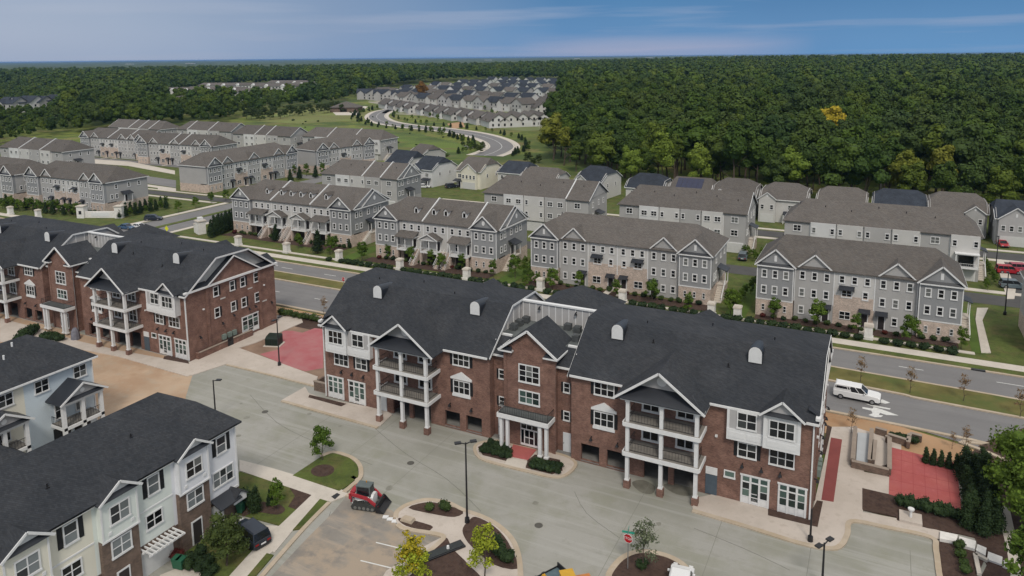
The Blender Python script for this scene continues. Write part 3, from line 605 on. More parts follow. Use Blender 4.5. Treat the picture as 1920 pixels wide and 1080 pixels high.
# ----- the divided road behind the brick buildings (runs along x)
sheet('lawn', rect(-420, 90, 121.1, 250), -.03, Mt['grass'])
sheet('road', [(-420, 98.6), (4.6, 98.4), (10.2, 96.9), (14.5, 94.6), (22, 88), (29, 76), (33, 62), (46, 58), (48, 75), (60, 96), (200, 97), (200, 121), (-420, 121)], .0, Mt['asphalt'])
raised('median', smooth([(-420, 110.6), (-110, 110.9), (-50, 110.0), (0, 108.2), (8, 107.5), (40, 106.6), (41, 111.8), (20, 112.4), (0, 113), (-110, 114.8), (-420, 114.6)], 3), .13, Mt['median'])
kerb_line('kerb', smooth([(-420, 110.4), (-110, 110.7), (-50, 109.8), (0, 108.0), (8, 107.3), (40, 106.4)], 4, False), .45, .16, Mt['kerb'])
kerb_line('kerb', smooth([(41, 112), (20, 112.6), (0, 113.2), (-110, 115.0), (-420, 114.8)], 4, False), .4, .16, Mt['kerb'])
for (x0, x1) in ((-420, -192), (-170.5, 30)):
    raised('verge', rect(x0, x1, 121.35, 123.2), .10, Mt['grass']); raised('pavement', rect(x0, x1, 123.2, 125.5), .12, Mt['concrete'])
    kerb_line('kerb', [(x0, 121.2), (x1, 121.2)], .45, .15, Mt['kerb'])
tag(MB().box(-.9, .9, -.25, .25, 0, .17).obj('storm_drain', Mt['black'], None, (14.3, 121.2, 0)), 'dark storm drain opening in the far kerb, right of the young median trees', 'drain')
for y in (104.6, 117.9):
    mb = MB(); 
    for k in range(34):
        x = -300 + k * 12.2 - (1 if y > 110 else 4); 
        if x < 35 and not (y < 110 and x > -14): mb.poly([(x, y - .08, .006), (x + 3.2, y - .08, .006), (x + 3.2, y + .08, .006), (x, y + .08, .006)])
    tag(mb.obj('lane_line', Mt['paint']), kind='structure')
def arrow(px, name='lane_arrow'):
    return tag(MB().poly([(*G(u, v, .008), .008) for u, v in px]).obj(name, Mt['paint']), kind='structure')
arrow([(1617, 763), (1636, 766), (1638, 763), (1655, 768), (1685, 779), (1662, 778), (1650, 774), (1648, 778), (1656, 779), (1652, 782), (1640, 782), (1628, 778), (1636, 775), (1634, 770), (1617, 766)])
arrow([(1622, 757), (1632, 758), (1670, 766), (1668, 768), (1640, 763)]); arrow([(1645, 750), (1655, 749), (1669, 755), (1660, 757), (1645, 754)])
kerb_line('kerb', smooth([(-420, 98.4), (-90, 98.8), (4.6, 98.2), (10.2, 96.7), (14.5, 94.4), (22, 87.8), (29, 75.8), (33, 62)], 5, False), .5, .15, Mt['kerb'])
# clay verge, beds and dirt between the near kerb and the brick buildings
sheet('clay_verge', [(-300, 92.2), (-95, 92.0), (-4, 92.2), (6, 88.5), (12, 92), (14.2, 94.2), (10, 96.4), (4, 98), (-300, 98.2)], .002, Mt['clay'])
sheet('mulch_bed', [(-93, 91.5), (-60, 91.5), (-60, 94.2), (-93, 96)], .006, Mt['mulch']); sheet('mulch_bed', [(-4.2, 87), (3, 85.4), (9, 83.3), (9.5, 85.5), (3, 90.5), (-4.2, 94.5)], .006, Mt['mulch'])
sheet('dirt_yard', rect(-94, -64, 77, 92), -.004, mat('brown_dirt', (.20, .13, .095), .95, .15, .3, c2=(.26, .18, .13), bump=.2))
# ----- the car park
sheet('car_park', rect(-230, 16, -60, 77.2), -.01, Mt['lot'])
sheet('sand', rect(-165, -96, 66, 73), -.004, Mt['sand'])
psheet('dirt_ground', [(120, 640), (355, 683), (362, 700), (348, 745), (352, 775), (200, 860), (60, 760), (0, 700), (0, 640)], .002, Mt['sand'])
psheet('parking_bay', [(575, 1010), (625, 960), (650, 930), (672, 928), (735, 957), (745, 968), (741, 985), (800, 1000), (825, 1006), (760, 1100), (490, 1100)], .003, Mt['asphalt_old'])
for a, b in (((705, 1017), (766, 1032)), ((676, 1051), (742, 1067)), ((648, 1088), (716, 1104))):
    (x0, y0), (x1, y1) = G(*a), G(*b); tag(MB().beam((x0, y0, .006), (x1, y1, .006), .13, .006).obj('parking_line', Mt['paint']), kind='structure')
# pavements: each list is traced on the ground
PV = [  # in front of the left half of the middle building
 ('pavement', [(579, 737), (607, 747), (690, 762), (728, 772), (735, 777), (714, 797), (708, 800), (540, 752), (528, 750), (572, 725)], 'plaza'),
 # right end of the middle building: forecourt, corner and terrace
 ('pavement', [(1311, 932), (1343, 925), (1395, 938), (1520, 972), (1560, 800), (1600, 800), (1690, 828), (1690, 850), (1668, 870), (1620, 880), (1618, 960), (1735, 990), (1748, 1005), (1595, 973), (1588, 1000), (1575, 1022), (1555, 1027), (1500, 1017), (1300, 958), (1298, 950)], 'plaza'),
 # building at the left: apron and terrace
 ('pavement', [(225, 657), (352, 680), (510, 606), (520, 590), (565, 597), (568, 604), (480, 642), (448, 652), (596, 706), (590, 722), (425, 682), (360, 703), (350, 705), (222, 668)], 'plaza'),
 ('pavement_b', [(1598, 880), (1668, 894), (1667, 932), (1616, 920), (1600, 915)], 'plaza'), ('pavement_b', [(0, 596), (60, 612), (150, 640), (225, 657), (222, 668), (140, 652), (90, 655), (0, 640)], 'plaza'),
  ('pavement', [(449, 862), (512, 878), (552, 890), (640, 917), (655, 927), (617, 942), (600, 935), (549, 993), (500, 1045), (463, 1085), (425, 1085), (474, 1031), (524, 985), (584, 928), (449, 882)], 'concrete')]
for nm, px, m in PV: praised('pavement', px, .10 if nm == 'pavement' else .094, Mt[m])
kl = lambda px, w=.35, z=.13, closed=False, n=5: kerb_line('kerb', smooth([G(u, v, z) for u, v in px], n, closed) if n > 1 else [G(u, v, z) for u, v in px], w, z, Mt['kerb'], closed)
kl([(528, 751), (540, 754), (600, 771), (708, 801)], .4); kl([(1298, 956), (1400, 986), (1500, 1017), (1555, 1027), (1577, 1021), (1589, 1000), (1597, 976), (1660, 987), (1745, 1006), (1755, 1030), (1762, 1080), (1775, 1120)], .5)
kl([(617, 941), (590, 968), (560, 1000), (490, 1080), (470, 1105)], .45); kl([(425, 683), (510, 703), (592, 724)], .3)
kl([(660, 893), (672, 905), (650, 930)], .4)
# red patios
praised('red_patio', [(1669, 838), (1795, 869), (1808, 966), (1666, 938)], .11, Mt['redpad'])
for k in range(1, 6):                                        # saw-cut joints
    a = G(1669 + (1795 - 1669) * k / 6, 838 + 31 * k / 6, .115); b = G(1666 + (1808 - 1666) * k / 6, 938 + 28 * k / 6, .115)
    tag(MB().beam((*a, .112), (*b, .112), .05, .006).obj('paving_joint', mat('joint', (.30, .06, .06))), kind='structure')
for k in range(1, 5):
    a = G(1669 - 3 * k / 5, 838 + 100 * k / 5, .115); b = G(1795 + 13 * k / 5, 869 + 97 * k / 5, .115)
    tag(MB().beam((*a, .112), (*b, .112), .05, .006).obj('paving_joint', MATS['joint']), kind='structure')
kerb_line('kerb', [G(1795, 869, .13), G(1808, 966, .13)], .25, .14, Mt['concrete'])
praised('red_path', [(1558, 820), (1579, 824), (1563, 941), (1540, 937)], .11, Mt['redstrip'])
psheet('red_patio', [(487, 664), (522, 655), (530, 620), (548, 620), (567, 624), (590, 615), (606, 617), (606, 690), (573, 696), (550, 690), (524, 680)], .008, Mt['redpad2'])
praised('mulch_bed', [(1617, 915), (1665, 926), (1808, 968), (1842, 1010), (1800, 1000), (1740, 990), (1682, 975), (1680, 968), (1617, 955)], .13, Mt['mulch'])
psheet('mulch_bed', [(1440, 953), (1515, 970), (1532, 938), (1543, 940), (1533, 988), (1515, 984), (1440, 966)], .115, Mt['mulch'])
psheet('mulch_bed', [(580, 740), (607, 746), (650, 757), (640, 762), (578, 745)], .112, Mt['mulch'])
psheet('mulch_bed', [(308, 668), (320, 666), (352, 676), (355, 682), (306, 673)], .112, Mt['mulch'])
psheet('mulch_bed', [(1760, 1010), (1800, 1018), (1850, 1040), (1830, 1085), (1765, 1085)], .02, Mt['mulch']); psheet('lawn', [(1842, 830), (1925, 800), (1925, 1100), (1830, 1100), (1850, 1060), (1808, 966), (1797, 870)], .012, Mt['mulch'])
psheet('footpath', [(1868, 950), (1892, 948), (1912, 1040), (1915, 1090), (1896, 1090), (1888, 1030)], .03, Mt['concrete'])
psheet('pavement', [(1620, 960), (1700, 975), (1765, 996), (1765, 1012), (1750, 1008), (1735, 992), (1618, 968)], .105, Mt['plaza'])
# entrance island of the middle building
ISL = [(890, 838), (905, 828), (940, 826), (962, 834), (1046, 850), (1075, 862), (1078, 874), (1060, 890), (1035, 893), (990, 883), (945, 872), (900, 858)]
raised('entrance_island', smooth([G(u, v, .1) for u, v in ISL], 3), .10, Mt['plaza']); kl(ISL, .38, .13, True, 3)
praised('mulch_bed', [(896, 838), (912, 829), (962, 838), (957, 866), (905, 853)], .125, Mt['mulch']); praised('mulch_bed', [(985, 866), (1003, 852), (1050, 862), (1055, 882), (1035, 889), (986, 877)], .125, Mt['mulch'])
praised('red_patio', [(962, 833), (1006, 843), (990, 862), (955, 855)], .16, Mt['redpad']); praised('ramp', [(952, 858), (989, 865), (984, 879), (946, 870)], .128, Mt['concrete'])
# lawns by the near houses
praised('lawn', [(449, 884), (530, 906), (585, 928), (524, 985), (445, 963), (440, 900)], .08, Mt['grass']); praised('mulch_bed', [(540, 910), (585, 928), (555, 955), (540, 950), (553, 930)], .095, Mt['mulch'])
psheet('mulch_bed', smooth([(455, 950), (480, 940), (520, 945), (535, 955), (520, 965), (480, 960), (455, 968)], 3), .092, Mt['mulch'])
praised('grass_verge', [(600, 935), (619, 941), (568, 990), (549, 993)], .12, Mt['grass']); praised('grass_verge', [(500, 1037), (513, 1040), (470, 1090), (455, 1090)], .12, Mt['grass'])
praised('driveway', [(450, 985), (508, 985), (524, 986), (549, 994), (515, 1035), (430, 1010)], .09, Mt['concrete']); praised('lawn', [(430, 1012), (474, 1030), (430, 1085), (330, 1085), (340, 1040), (400, 1000)], .08, Mt['grass'])
praised('driveway', [(300, 1078), (345, 1060), (395, 1080), (380, 1120), (290, 1120)], .09, Mt['concrete'])
IS2 = [(549, 891), (602, 856), (625, 849), (655, 858), (671, 872), (672, 893), (655, 908), (636, 920)]
praised('grass_island', IS2, .13, Mt['grass']); kl([(602, 855), (625, 847), (657, 856), (674, 871), (676, 893), (660, 909), (645, 922)], .5, .14)
raised('mulch_circle', [(G(605, 882, .14)[0] + 1.35 * math.cos(t), G(605, 882, .14)[1] + 1.2 * math.sin(t)) for t in np.linspace(0, 6.2, 20)], .145, Mt['mulch'])
psheet('drain_grate', [(621, 931), (632, 924), (638, 927), (628, 936)], .125, Mt['black'])
# the teardrop island with the lamp
TI = [(742, 970), (745, 958), (765, 945), (800, 936), (840, 942), (868, 955), (905, 968), (935, 985), (960, 1010), (972, 1040), (976, 1075), (978, 1110), (700, 1110), (785, 1030), (832, 1006), (815, 998), (760, 990), (745, 982)]
raised('traffic_island', smooth([G(u, v, .11) for u, v in TI], 2), .11, Mt['plaza']); kl(TI[:12], .5, .14); kl([(745, 982), (760, 991), (812, 999), (832, 1006), (818, 1022), (785, 1050), (750, 1090)], .5, .14, False, 3)
for px in ([(766, 952), (797, 942), (825, 944), (868, 958), (852, 969), (810, 963)], [(746, 973), (760, 972), (808, 985), (808, 992), (800, 994), (762, 986)],
           [(892, 969), (920, 982), (945, 1005), (962, 1035), (971, 1066), (925, 1058), (885, 1025), (870, 1005), (868, 990), (880, 975)], [(833, 1007), (850, 1030), (880, 1060), (905, 1100), (760, 1100), (800, 1050)]):
    raised('mulch_bed', smooth([G(u, v, .13) for u, v in px], 3), .135, Mt['mulch'])
# right-hand island with the stop sign
I3 = [(1140, 1085), (1152, 1060), (1172, 1042), (1200, 1033), (1235, 1037), (1262, 1046), (1285, 1062), (1300, 1090), (1290, 1130), (1150, 1130)]
raised('traffic_island', smooth([G(u, v, .12) for u, v in I3], 3), .12, Mt['mulch']); kl(I3, .55, .14, True, 3)
# ----- streets among the grey townhouses
for (x0, x1, y0, y1, nm, m) in ((-187, -179.5, 121.2, 176, 'side_street', 'asphalt'), (-177.5, -171, 121.2, 176, 'side_street', 'asphalt'), (-192, -170, 176, 182, 'side_street', 'asphalt'),
        (-196, -188, 182, 330, 'side_street', 'asphalt'), (-330, -188, 166.5, 171.5, 'alley', 'asphalt_dark'), (-170, 60, 155.5, 162, 'alley', 'asphalt_dark'), (-128, 60, 192, 198.5, 'back_street', 'asphalt_dark'), (24, 31, 162, 192, 'alley', 'asphalt_dark'),
        (-420, -196, 214, 221, 'alley', 'asphalt')):
    sheet(nm, rect(x0, x1, y0, y1), .002 + .001 * (x0 % 3), Mt[m])
for (x0, x1, y0, y1) in ((-189.6, -187.6, 126, 166), (-170.6, -169, 126, 156), (-330, -192, 163.8, 165.2), (-330, -197, 172.5, 173.8), (-169, -18, 127.6, 128.6), (-18, 14.5, 127.6, 128.6), (14, 60, 163.2, 165), (-60, 60, 189.5, 191.2), (-128, 60, 199.5, 201)):
    raised('pavement', rect(x0, x1, y0, y1), .08, Mt['concrete'])
raised('median', rect(-179.4, -177.6, 124, 174), .1, Mt['grass'])
psheet('alley', [(150, 312), (330, 338), (330, 352), (296, 347), (150, 325)], .015, Mt['asphalt'])
psheet('pavement', [(140, 296), (245, 303), (328, 320), (328, 327), (240, 311), (140, 304)], .03, Mt['concrete']); psheet('pavement', [(296, 350), (330, 355), (330, 360), (296, 355)], .03, Mt['concrete'])
psheet('pavement', [(140, 327), (330, 353), (330, 357), (140, 331)], .025, Mt['concrete'])
for i, (u, v) in enumerate(((497, 772), (1010, 985), (770, 868))):
    x, y = G(u, v); tag(MB().tube((0, 0, -.02), (0, 0, .004), .42, .42, 20).obj('manhole_cover', mat('cast_iron', (.09, .085, .075), .7, .2, 6), None, (x, y, 0)), ['round manhole cover left of the middle building', 'round manhole cover in the paving above the dark island', 'round manhole cover right of the grass island'][i], 'manhole cover')
for i in range(14):
    u, v = random.choice(((random.uniform(480, 1250), random.uniform(900, 1000)), (random.uniform(700, 1300), random.uniform(960, 1070)), (random.uniform(430, 700), random.uniform(740, 850))))
    if 540 < u < 700 and v > 840 or 740 < u < 980 and v > 930 or 890 < u < 1080 and v < 895: continue
    x, y = G(u, v); r = random.uniform(.12, .5); sheet('oil_spot', [(x + r * random.uniform(.7, 1.2) * math.cos(t), y + r * random.uniform(.7, 1.2) * math.sin(t)) for t in np.linspace(0, 5.8, 11)], -.002, mat('oil_spot', (.205, .20, .17), .6, .15, 2))
def crack(px, w=.05):
    pts = smooth([G(u + random.uniform(-3, 3), v + random.uniform(-2, 2)) for u, v in px], 3, False); mb = MB()
    for a, b in zip(pts, pts[1:]): mb.beam((a[0] + random.uniform(-.05, .05), a[1], -.002), (b[0], b[1], -.002), w, .004)
    tag(mb.obj('crack_line', mat('crack_filler', (.12, .115, .105), .8, .1, 2)), kind='structure')
for px in ([(470, 740), (520, 790), (600, 830), (700, 870)], [(700, 800), (760, 850), (840, 900), (900, 960)], [(1080, 920), (1100, 960), (1160, 1010)], [(1300, 990), (1400, 1030), (1480, 1070)], [(620, 960), (600, 1010), (560, 1075)], [(690, 985), (660, 1040), (640, 1080)]): crack(px, .04)
for k in range(9):
    x = -62 + k * 8.3; sheet('paving_joint', [(x, 52 + (k % 3)), (x + .05, 52 + (k % 3)), (x + .05, 72.5), (x, 72.5)], -.003, mat('joint_line', (.20, .195, .17), .9, .1, 1)) if k not in (3, 4) else None
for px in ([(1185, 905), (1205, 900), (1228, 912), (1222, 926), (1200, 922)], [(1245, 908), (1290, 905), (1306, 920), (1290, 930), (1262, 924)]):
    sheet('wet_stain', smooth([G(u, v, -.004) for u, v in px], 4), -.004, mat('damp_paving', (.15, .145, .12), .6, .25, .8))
for (x0, x1) in ((-23.5, -20), (-70, -66), (-111, -107.5), (14.2, 16)): sheet('lawn', rect(x0, x1, 128.6, 150), .01, mat('bright_lawn', (.070, .115, .018), .95, .18, .3, bump=.4))
praised('footpath', [(1832, 577), (1853, 577), (1842, 600), (1858, 661), (1840, 661), (1829, 598)], .1, Mt['concrete'])
praised('footpath', [(1868, 490), (1882, 490), (1905, 540), (1902, 560), (1888, 560)], .1, Mt['concrete'])
# mulch beds along the townhouse fronts
for (x0, x1, y) in ((-18.5, 12.5, 132.5), (-63.5, -26.8, 132.5), (-105, -72.2, 133), (-155, -115, 137), (-250, -210, 138.5)): sheet('mulch_bed', rect(x0, x1, y - 3.0, y + .5), .012, Mt['mulch'])
# ----- the winding road across the meadow
SC_ = [(908, 292), (930, 284), (941, 274), (925, 262), (885, 251), (830, 243), (770, 237), (722, 229), (706, 219), (716, 210), (738, 205)]
cl = smooth([G(u, v) for u, v in SC_], 8, False)
def ribbon(name, pts, w, off, z, m, zoff=0):
    P = [Vector((*p, 0)) for p in pts]; L, Rr = [], []
    for i in range(len(P)):
        d = (P[min(i + 1, len(P) - 1)] - P[max(i - 1, 0)]).normalized(); nn = Vector((-d.y, d.x, 0)); L.append(P[i] + nn * (off + w / 2)); Rr.append(P[i] + nn * (off - w / 2))
    mb = MB(); vs = [(p.x, p.y, z) for p in L] + [(p.x, p.y, z) for p in Rr]; n = len(P)
    mb.add(vs, [(i, n + i, n + i + 1, i + 1) for i in range(n - 1)]); o = mb.obj(name, m)
    return tag(o, kind='structure')
cl0 = [(-186, 176)] + [(-190, 200), (-185, 240), (-170, 275)]
ribbon('winding_road', cl, 13, 0, .03, Mt['asphalt'])
for off in (-8.2, 8.2): ribbon('pavement', cl, 2.6, off, .06, Mt['concrete'])
for off in (-6.4, 6.4): ribbon('kerb', cl, .8, off, .07, Mt['concrete'])
ribbon('lane_line', cl, .25, 0, .05, Mt['paint'])
sheet('clay_verge', [G(u, v) for u, v in [(838, 232), (868, 228), (872, 238), (850, 242)]], .04, Mt['clay'])
sheet('gravel_yard', [G(u, v) for u, v in [(618, 205), (655, 195), (690, 200), (668, 216), (630, 216)]], .04, Mt['concrete'])
# ---------------------------------------------------------------- grey townhouse rows and detached houses
E0 = 9.5
def awning(P, x, y, z, w=1.9):
    m = cached(('aw', w), lambda: MB().slab([(-w/2, -1.0, 0), (w/2, -1.0, 0), (w/2, 0, .5), (-w/2, 0, .5)], .07).box(-w/2, -w/2 + .06, -.9, 0, -.3, -.05).box(w/2 - .06, w/2, -.9, 0, -.3, -.05).mesh('awning', Mt['seam']))
    link('awning', m, P, (x, y, z))
def front_door(P, x, y, z=.15, h=2.25, rz=0.0):
    d = link('door', cached(('fd', h), lambda: MB().box(-.62, .62, -.06, 0, 0, h + .15).mesh('door', Mt['trim'])), P, (x, y, z), rz)
    link('door_leaf', cached(('fl', h), lambda: MB().box(-.46, .46, -.09, -.061, .05, h).mesh('door_leaf', Mt['door_and_shade'])), d)
def win3(P, x0, w, y, z, h=1.55, n=3, ww=.98, rz=0.0):
    for i in range(n): window(P, x0 + w * (i + .5) / n, y, z, ww, h, 1, 2, b=.17, single=True, rz=rz)
def end_unit(P, x0, x1, style):
    mb = MB().box(x0, x1, -.9, 3, 3.15, E0 - .1); mb.obj('wall', Mt['s_dark'], P)
    MB().box(x0 - .03, x1 + .03, -.95, 3, 0, 3.149).obj('brick_base', Mt['brick_pale'], P)
    w = x1 - x0
    win3(P, x0 + .35, w - .7, -.9, 7.0); win3(P, x0 + .35, w - .7, -.9, 4.1)
    for i in range(3): window(P, x0 + .35 + (w - .7) * (i + .5) / 3, -.95, 1.1, .5, 1.1, 1, 2, b=.06, single=True)
    rf = MB(); gable_roof(rf, x0 - .35, x1 + .35, -1.35, 4.9, E0 - .15, 12.35, y0=.3); rf.obj('gable_roof', Mt[P['roof']], P)
    xm = (x0 + x1) / 2; MB().yprism([(x0 + .1, E0), (x1 - .1, E0), (xm, 12.1)], -.98, -.8).obj('gable_wall', Mt['s_dark'], P)
    MB().slab([(x0 - .1, -1.3, E0 - .12), (x1 + .1, -1.3, E0 - .12), (x1 - .3, -.99, E0 + .25), (x0 + .3, -.99, E0 + .25)], .05).obj('pent_roof', Mt['seam'], P)
    tr = MB(); gable_trim(tr, x0 - .4, x1 + .4, -1.4, E0 - .15, 12.4, .24); tr.box(x0 - .05, x1 + .05, -1.35, -1.0, E0 - .42, E0 - .2)
    tr.box(x0 - .03, x0 + .13, -.97, -.905, 3.2, E0 - .43).box(x1 - .13, x1 + .03, -.97, -.905, 3.2, E0 - .43).box(x0 - .05, x1 + .05, -1.0, -.955, 3.0, 3.2)
    tr.obj('trim', Mt['trim'], P)
    if style != 2: MB().box(-.22, .22, -.06, 0, 0, 1.05).obj('gable_vent', Mt['trim'], P, (xm, -.98, 10.1))
    else: MB().yprism([(.36 * math.cos(t), .5 * math.sin(t)) for t in np.linspace(0, 5.9, 14)], -.06, 0).obj('gable_vent', Mt['trim'], P, (xm, -.98, 10.7))
def gable_unit(P, x0, x1, door=1):
    MB().box(x0, x1, 0, 3, 0, E0).obj('wall', Mt['s_mid'], P); w = x1 - x0; a, b = x0 + w * .12, x1 - w * .12; xm = (a + b) / 2
    MB().yprism([(a, E0), (b, E0), (xm, 11.7)], .0, .2).obj('gable_wall', Mt['s_mid'], P)
    rf = MB(); gable_roof(rf, a - .3, b + .3, -.35, 3.9, E0 - .05, 11.85, y0=.4); rf.obj('gable_roof', Mt[P['roof']], P)
    tr = MB(); gable_trim(tr, a - .35, b + .35, -.4, E0 - .05, 11.9, .22); tr.box(x0, a - .3, -.35, -.25, E0 - .3, E0 - .1).box(b + .3, x1, -.35, -.25, E0 - .3, E0 - .1); tr.obj('trim', Mt['trim'], P)
    for z in (7.2, 4.1): win3(P, x0 + .2, w - .4, 0, z)
    for i in range(3):
        x = x0 + .2 + (w - .4) * (i + .5) / 3
        if i == (2 if door > 0 else 0): front_door(P, x, 0); awning(P, x, 0, 2.75)
        else: window(P, x, 0, 1.0, .98, 1.5, 1, 2, b=.17, single=True)
def center_unit(P, x0, x1, flip=False, n=3):
    MB().box(x0, x1, 0, 3, 5.15, E0).obj('wall', Mt['s_light'], P); MB().box(x0, x1, -.04, 3, 0, 5.149).obj('brick_base', Mt['brick_pale'], P); w = x1 - x0
    win3(P, x0 + .2, w - .4, 0, 7.3, 1.45)
    X = lambda t: x0 + w * ((1 - t) if flip else t)
    window(P, X(.32), 0, 4.9, 1.7, 1.35, 2, 2, b=.15, single=True); awning(P, X(.32), 0, 6.45, 2.4); window(P, X(.78), 0, 4.8, .98, 1.5, 1, 2, b=.17, single=True)
    window(P, X(.30), -.04, 1.1, 1.7, 1.35, 2, 2, b=.06, single=True); front_door(P, X(.78), -.04); awning(P, X(.78), -.04, 2.8, 1.8)
    MB().box(x0, x1, -.35, -.25, E0 - .3, E0 - .08).obj('trim', Mt['trim'], P)
    MB().box(X(.78) - .6, X(.78) + .6, -3.4, -.06, -.02, .12).obj('path', Mt['concrete'], P)
def porch_unit(P, x0, x1, kind, dormers=1, side=1):
    """raised front porch with stairs, a dormer on the roof"""
    w = x1 - x0
    MB().box(x0, x1, 0, 3, 3.0, E0).obj('wall', Mt['s_light'], P); MB().box(x0, x1, -.03, 3, 0, 2.999).obj('brick_base', Mt['brick_pale'], P)
    win3(P, x0 + .2, w - .4, 0, 7.1, 1.45)
    a, b = (x0 + .3, x1 - 1.5) if side > 0 else (x0 + 1.5, x1 - .3)
    MB().box(a, b, -2.1, -.04, 2.75, 3.0).obj('porch_floor', Mt['trim'], P)
    for xx in (a + .15, (a + b) / 2, b - .15): link('porch_post', cached('pp', lambda: MB().box(-.1, .1, -.1, .1, 3.0, 5.7).mesh('porch_post', Mt['trim'])), P, (xx, -1.95, 0))
    for xx in (a + .1, b - .1): link('porch_pier', cached('ppr', lambda: MB().box(-.25, .25, -.25, .25, 0, 2.74).mesh('porch_pier', Mt['brick_pale'])), P, (xx, -1.8, 0))
    railing(P, (a + .2, -1.95, 3.0), (b - .2, -1.95, 3.0), .95, 'trim', .22)
    MB().box(a + .6, b - .6, -.1, -.031, .05, 2.3).obj('opening_shade', Mt['door_and_shade'], P)  # flat dark panel painted as the shade in the opening under the porch
    window(P, a + .9, 0, 3.4, 1.0, 2.0, 1, 2, b=.12, single=True); front_door(P, b - 1.0, 0, 3.02, 2.1)
    MB().box(a - .1, b + .1, -2.25, -.02, 5.7, 5.95).obj('porch_beam', Mt['trim'], P)
    rf = MB()
    if kind == 'shed': rf.slab([(a - .3, -2.5, 5.95), (b + .3, -2.5, 5.95), (b + .3, 0, 6.9), (a - .3, 0, 6.9)], .12)
    else: gable_roof(rf, a - .3, b + .3, -2.5, 0, 5.95, 7.25)
    rf.obj('porch_roof', Mt[P['roof']], P)
    if kind != 'shed':
        MB().yprism([(a, 5.96), (b, 5.96), ((a + b) / 2, 7.05)], -2.2, -2.1).obj('pediment', Mt['s_panel'], P); tr = MB(); gable_trim(tr, a - .35, b + .35, -2.55, 5.95, 7.3, .18); tr.obj('trim', Mt['trim'], P)
    sx = b + .55 if side > 0 else a - .55
    st = MB()
    for k in range(10): st.box(sx - .5, sx + .5, -.9 - k * .32, -.6 - k * .32 + .02, 0, 3.0 - .3 * k - .05)
    st.box(sx - .55, sx + .55, -.6, -.05, 0, 3.0); st.obj('stair', Mt['brick_pale'], P)
    for d in (-.5, .5): MB().beam((sx + d, -.7, 3.9), (sx + d, -4.0, .9), .08, .08).beam((sx + d, -.7, 3.3), (sx + d, -4.0, .3), .06, .06).obj('stair_rail', Mt['trim'], P)
    for k in range(dormers):
        x = x0 + w * (k + .5) / dormers
        dm = MB().box(-.55, .55, 0, 2.2, 0, 1.3).yprism([(-.55, 1.3), (.55, 1.3), (0, 1.85)], 0, .1).obj('dormer', Mt['trim'], P, (x, 2.0, 10.55))
        rf = MB(); gable_roof(rf, -.75, .75, -.2, 3.0, 1.2, 1.95, .08); rf.obj('dormer_roof', Mt[P['roof']], dm)
        window(dm, 0, 0, .2, .7, 1.05, 1, 2, b=.1, single=True) if False else link('window', cached('dw', lambda: MB().box(-.3, .3, -.04, 0, .25, 1.2).mesh('window', MATS['window_glass'])), dm)
    MB().box(x0, x1, -.35, -.25, E0 - .3, E0 - .08).obj('trim', Mt['trim'], P)
def rear_unit(P, x0, x1, wallm, k=0, porch=False, plain=False):
    w = x1 - x0; pj = -.5 if not plain else 0
    MB().box(x0, x1, 0, 3, 0, E0).obj('wall', Mt['s_mid'], P)
    if not plain: MB().box(x0 + .1, x1 - .1, pj, -.001, 2.9, E0 - .05).obj('bay_wall', Mt[wallm], P)
    for (zz) in (7.1, 4.0):
        if plain: window(P, (x0 + x1) / 2, 0, zz, 1.7, 1.5, 2, 2, b=.14, single=True)
        elif not (porch and zz == 4.0):
            for t in ((.27, .75) if k % 2 == 0 else (.15, .85)): window(P, x0 + w * t, pj, zz, 1.55 if k % 2 == 0 else .9, 1.35, 2 if k % 2 == 0 else 1, 2, b=.14, single=True)
    if porch:
        MB().box(x0 + 1, x1 - .2, -1.9, pj - .01, 2.9, 3.1).box(x0 + 1, x0 + 1.2, -1.9, -1.7, 3.1, 5.8).box(x1 - .4, x1 - .2, -1.9, -1.7, 3.1, 5.8).box(x0 + .9, x1 - .1, -2.0, pj - .01, 5.8, 6.0).obj('balcony', Mt['trim'], P)
        railing(P, (x0 + 1.2, -1.8, 3.1), (x1 - .4, -1.8, 3.1), .9, 'trim', .3); MB().box(x0 + 1.6, x1 - 1.0, pj - .06, pj - .001, 3.15, 5.3).obj('sliding_door', MATS['window_glass'], P)
    g = link('garage_door', cached('gd', lambda: MB().box(-2.15, 2.15, -.08, 0, 0, 2.5).mesh('garage_door', Mt['trim'])), P, ((x0 + x1) / 2, -.001, .02))
    for j in range(4): link('door_panel', cached('gp', lambda: MB().box(-1.95, 1.95, -.12, -.081, 0, .52).mesh('door_panel', Mt['garage'])), g, (0, 0, .08 + .57 * j))
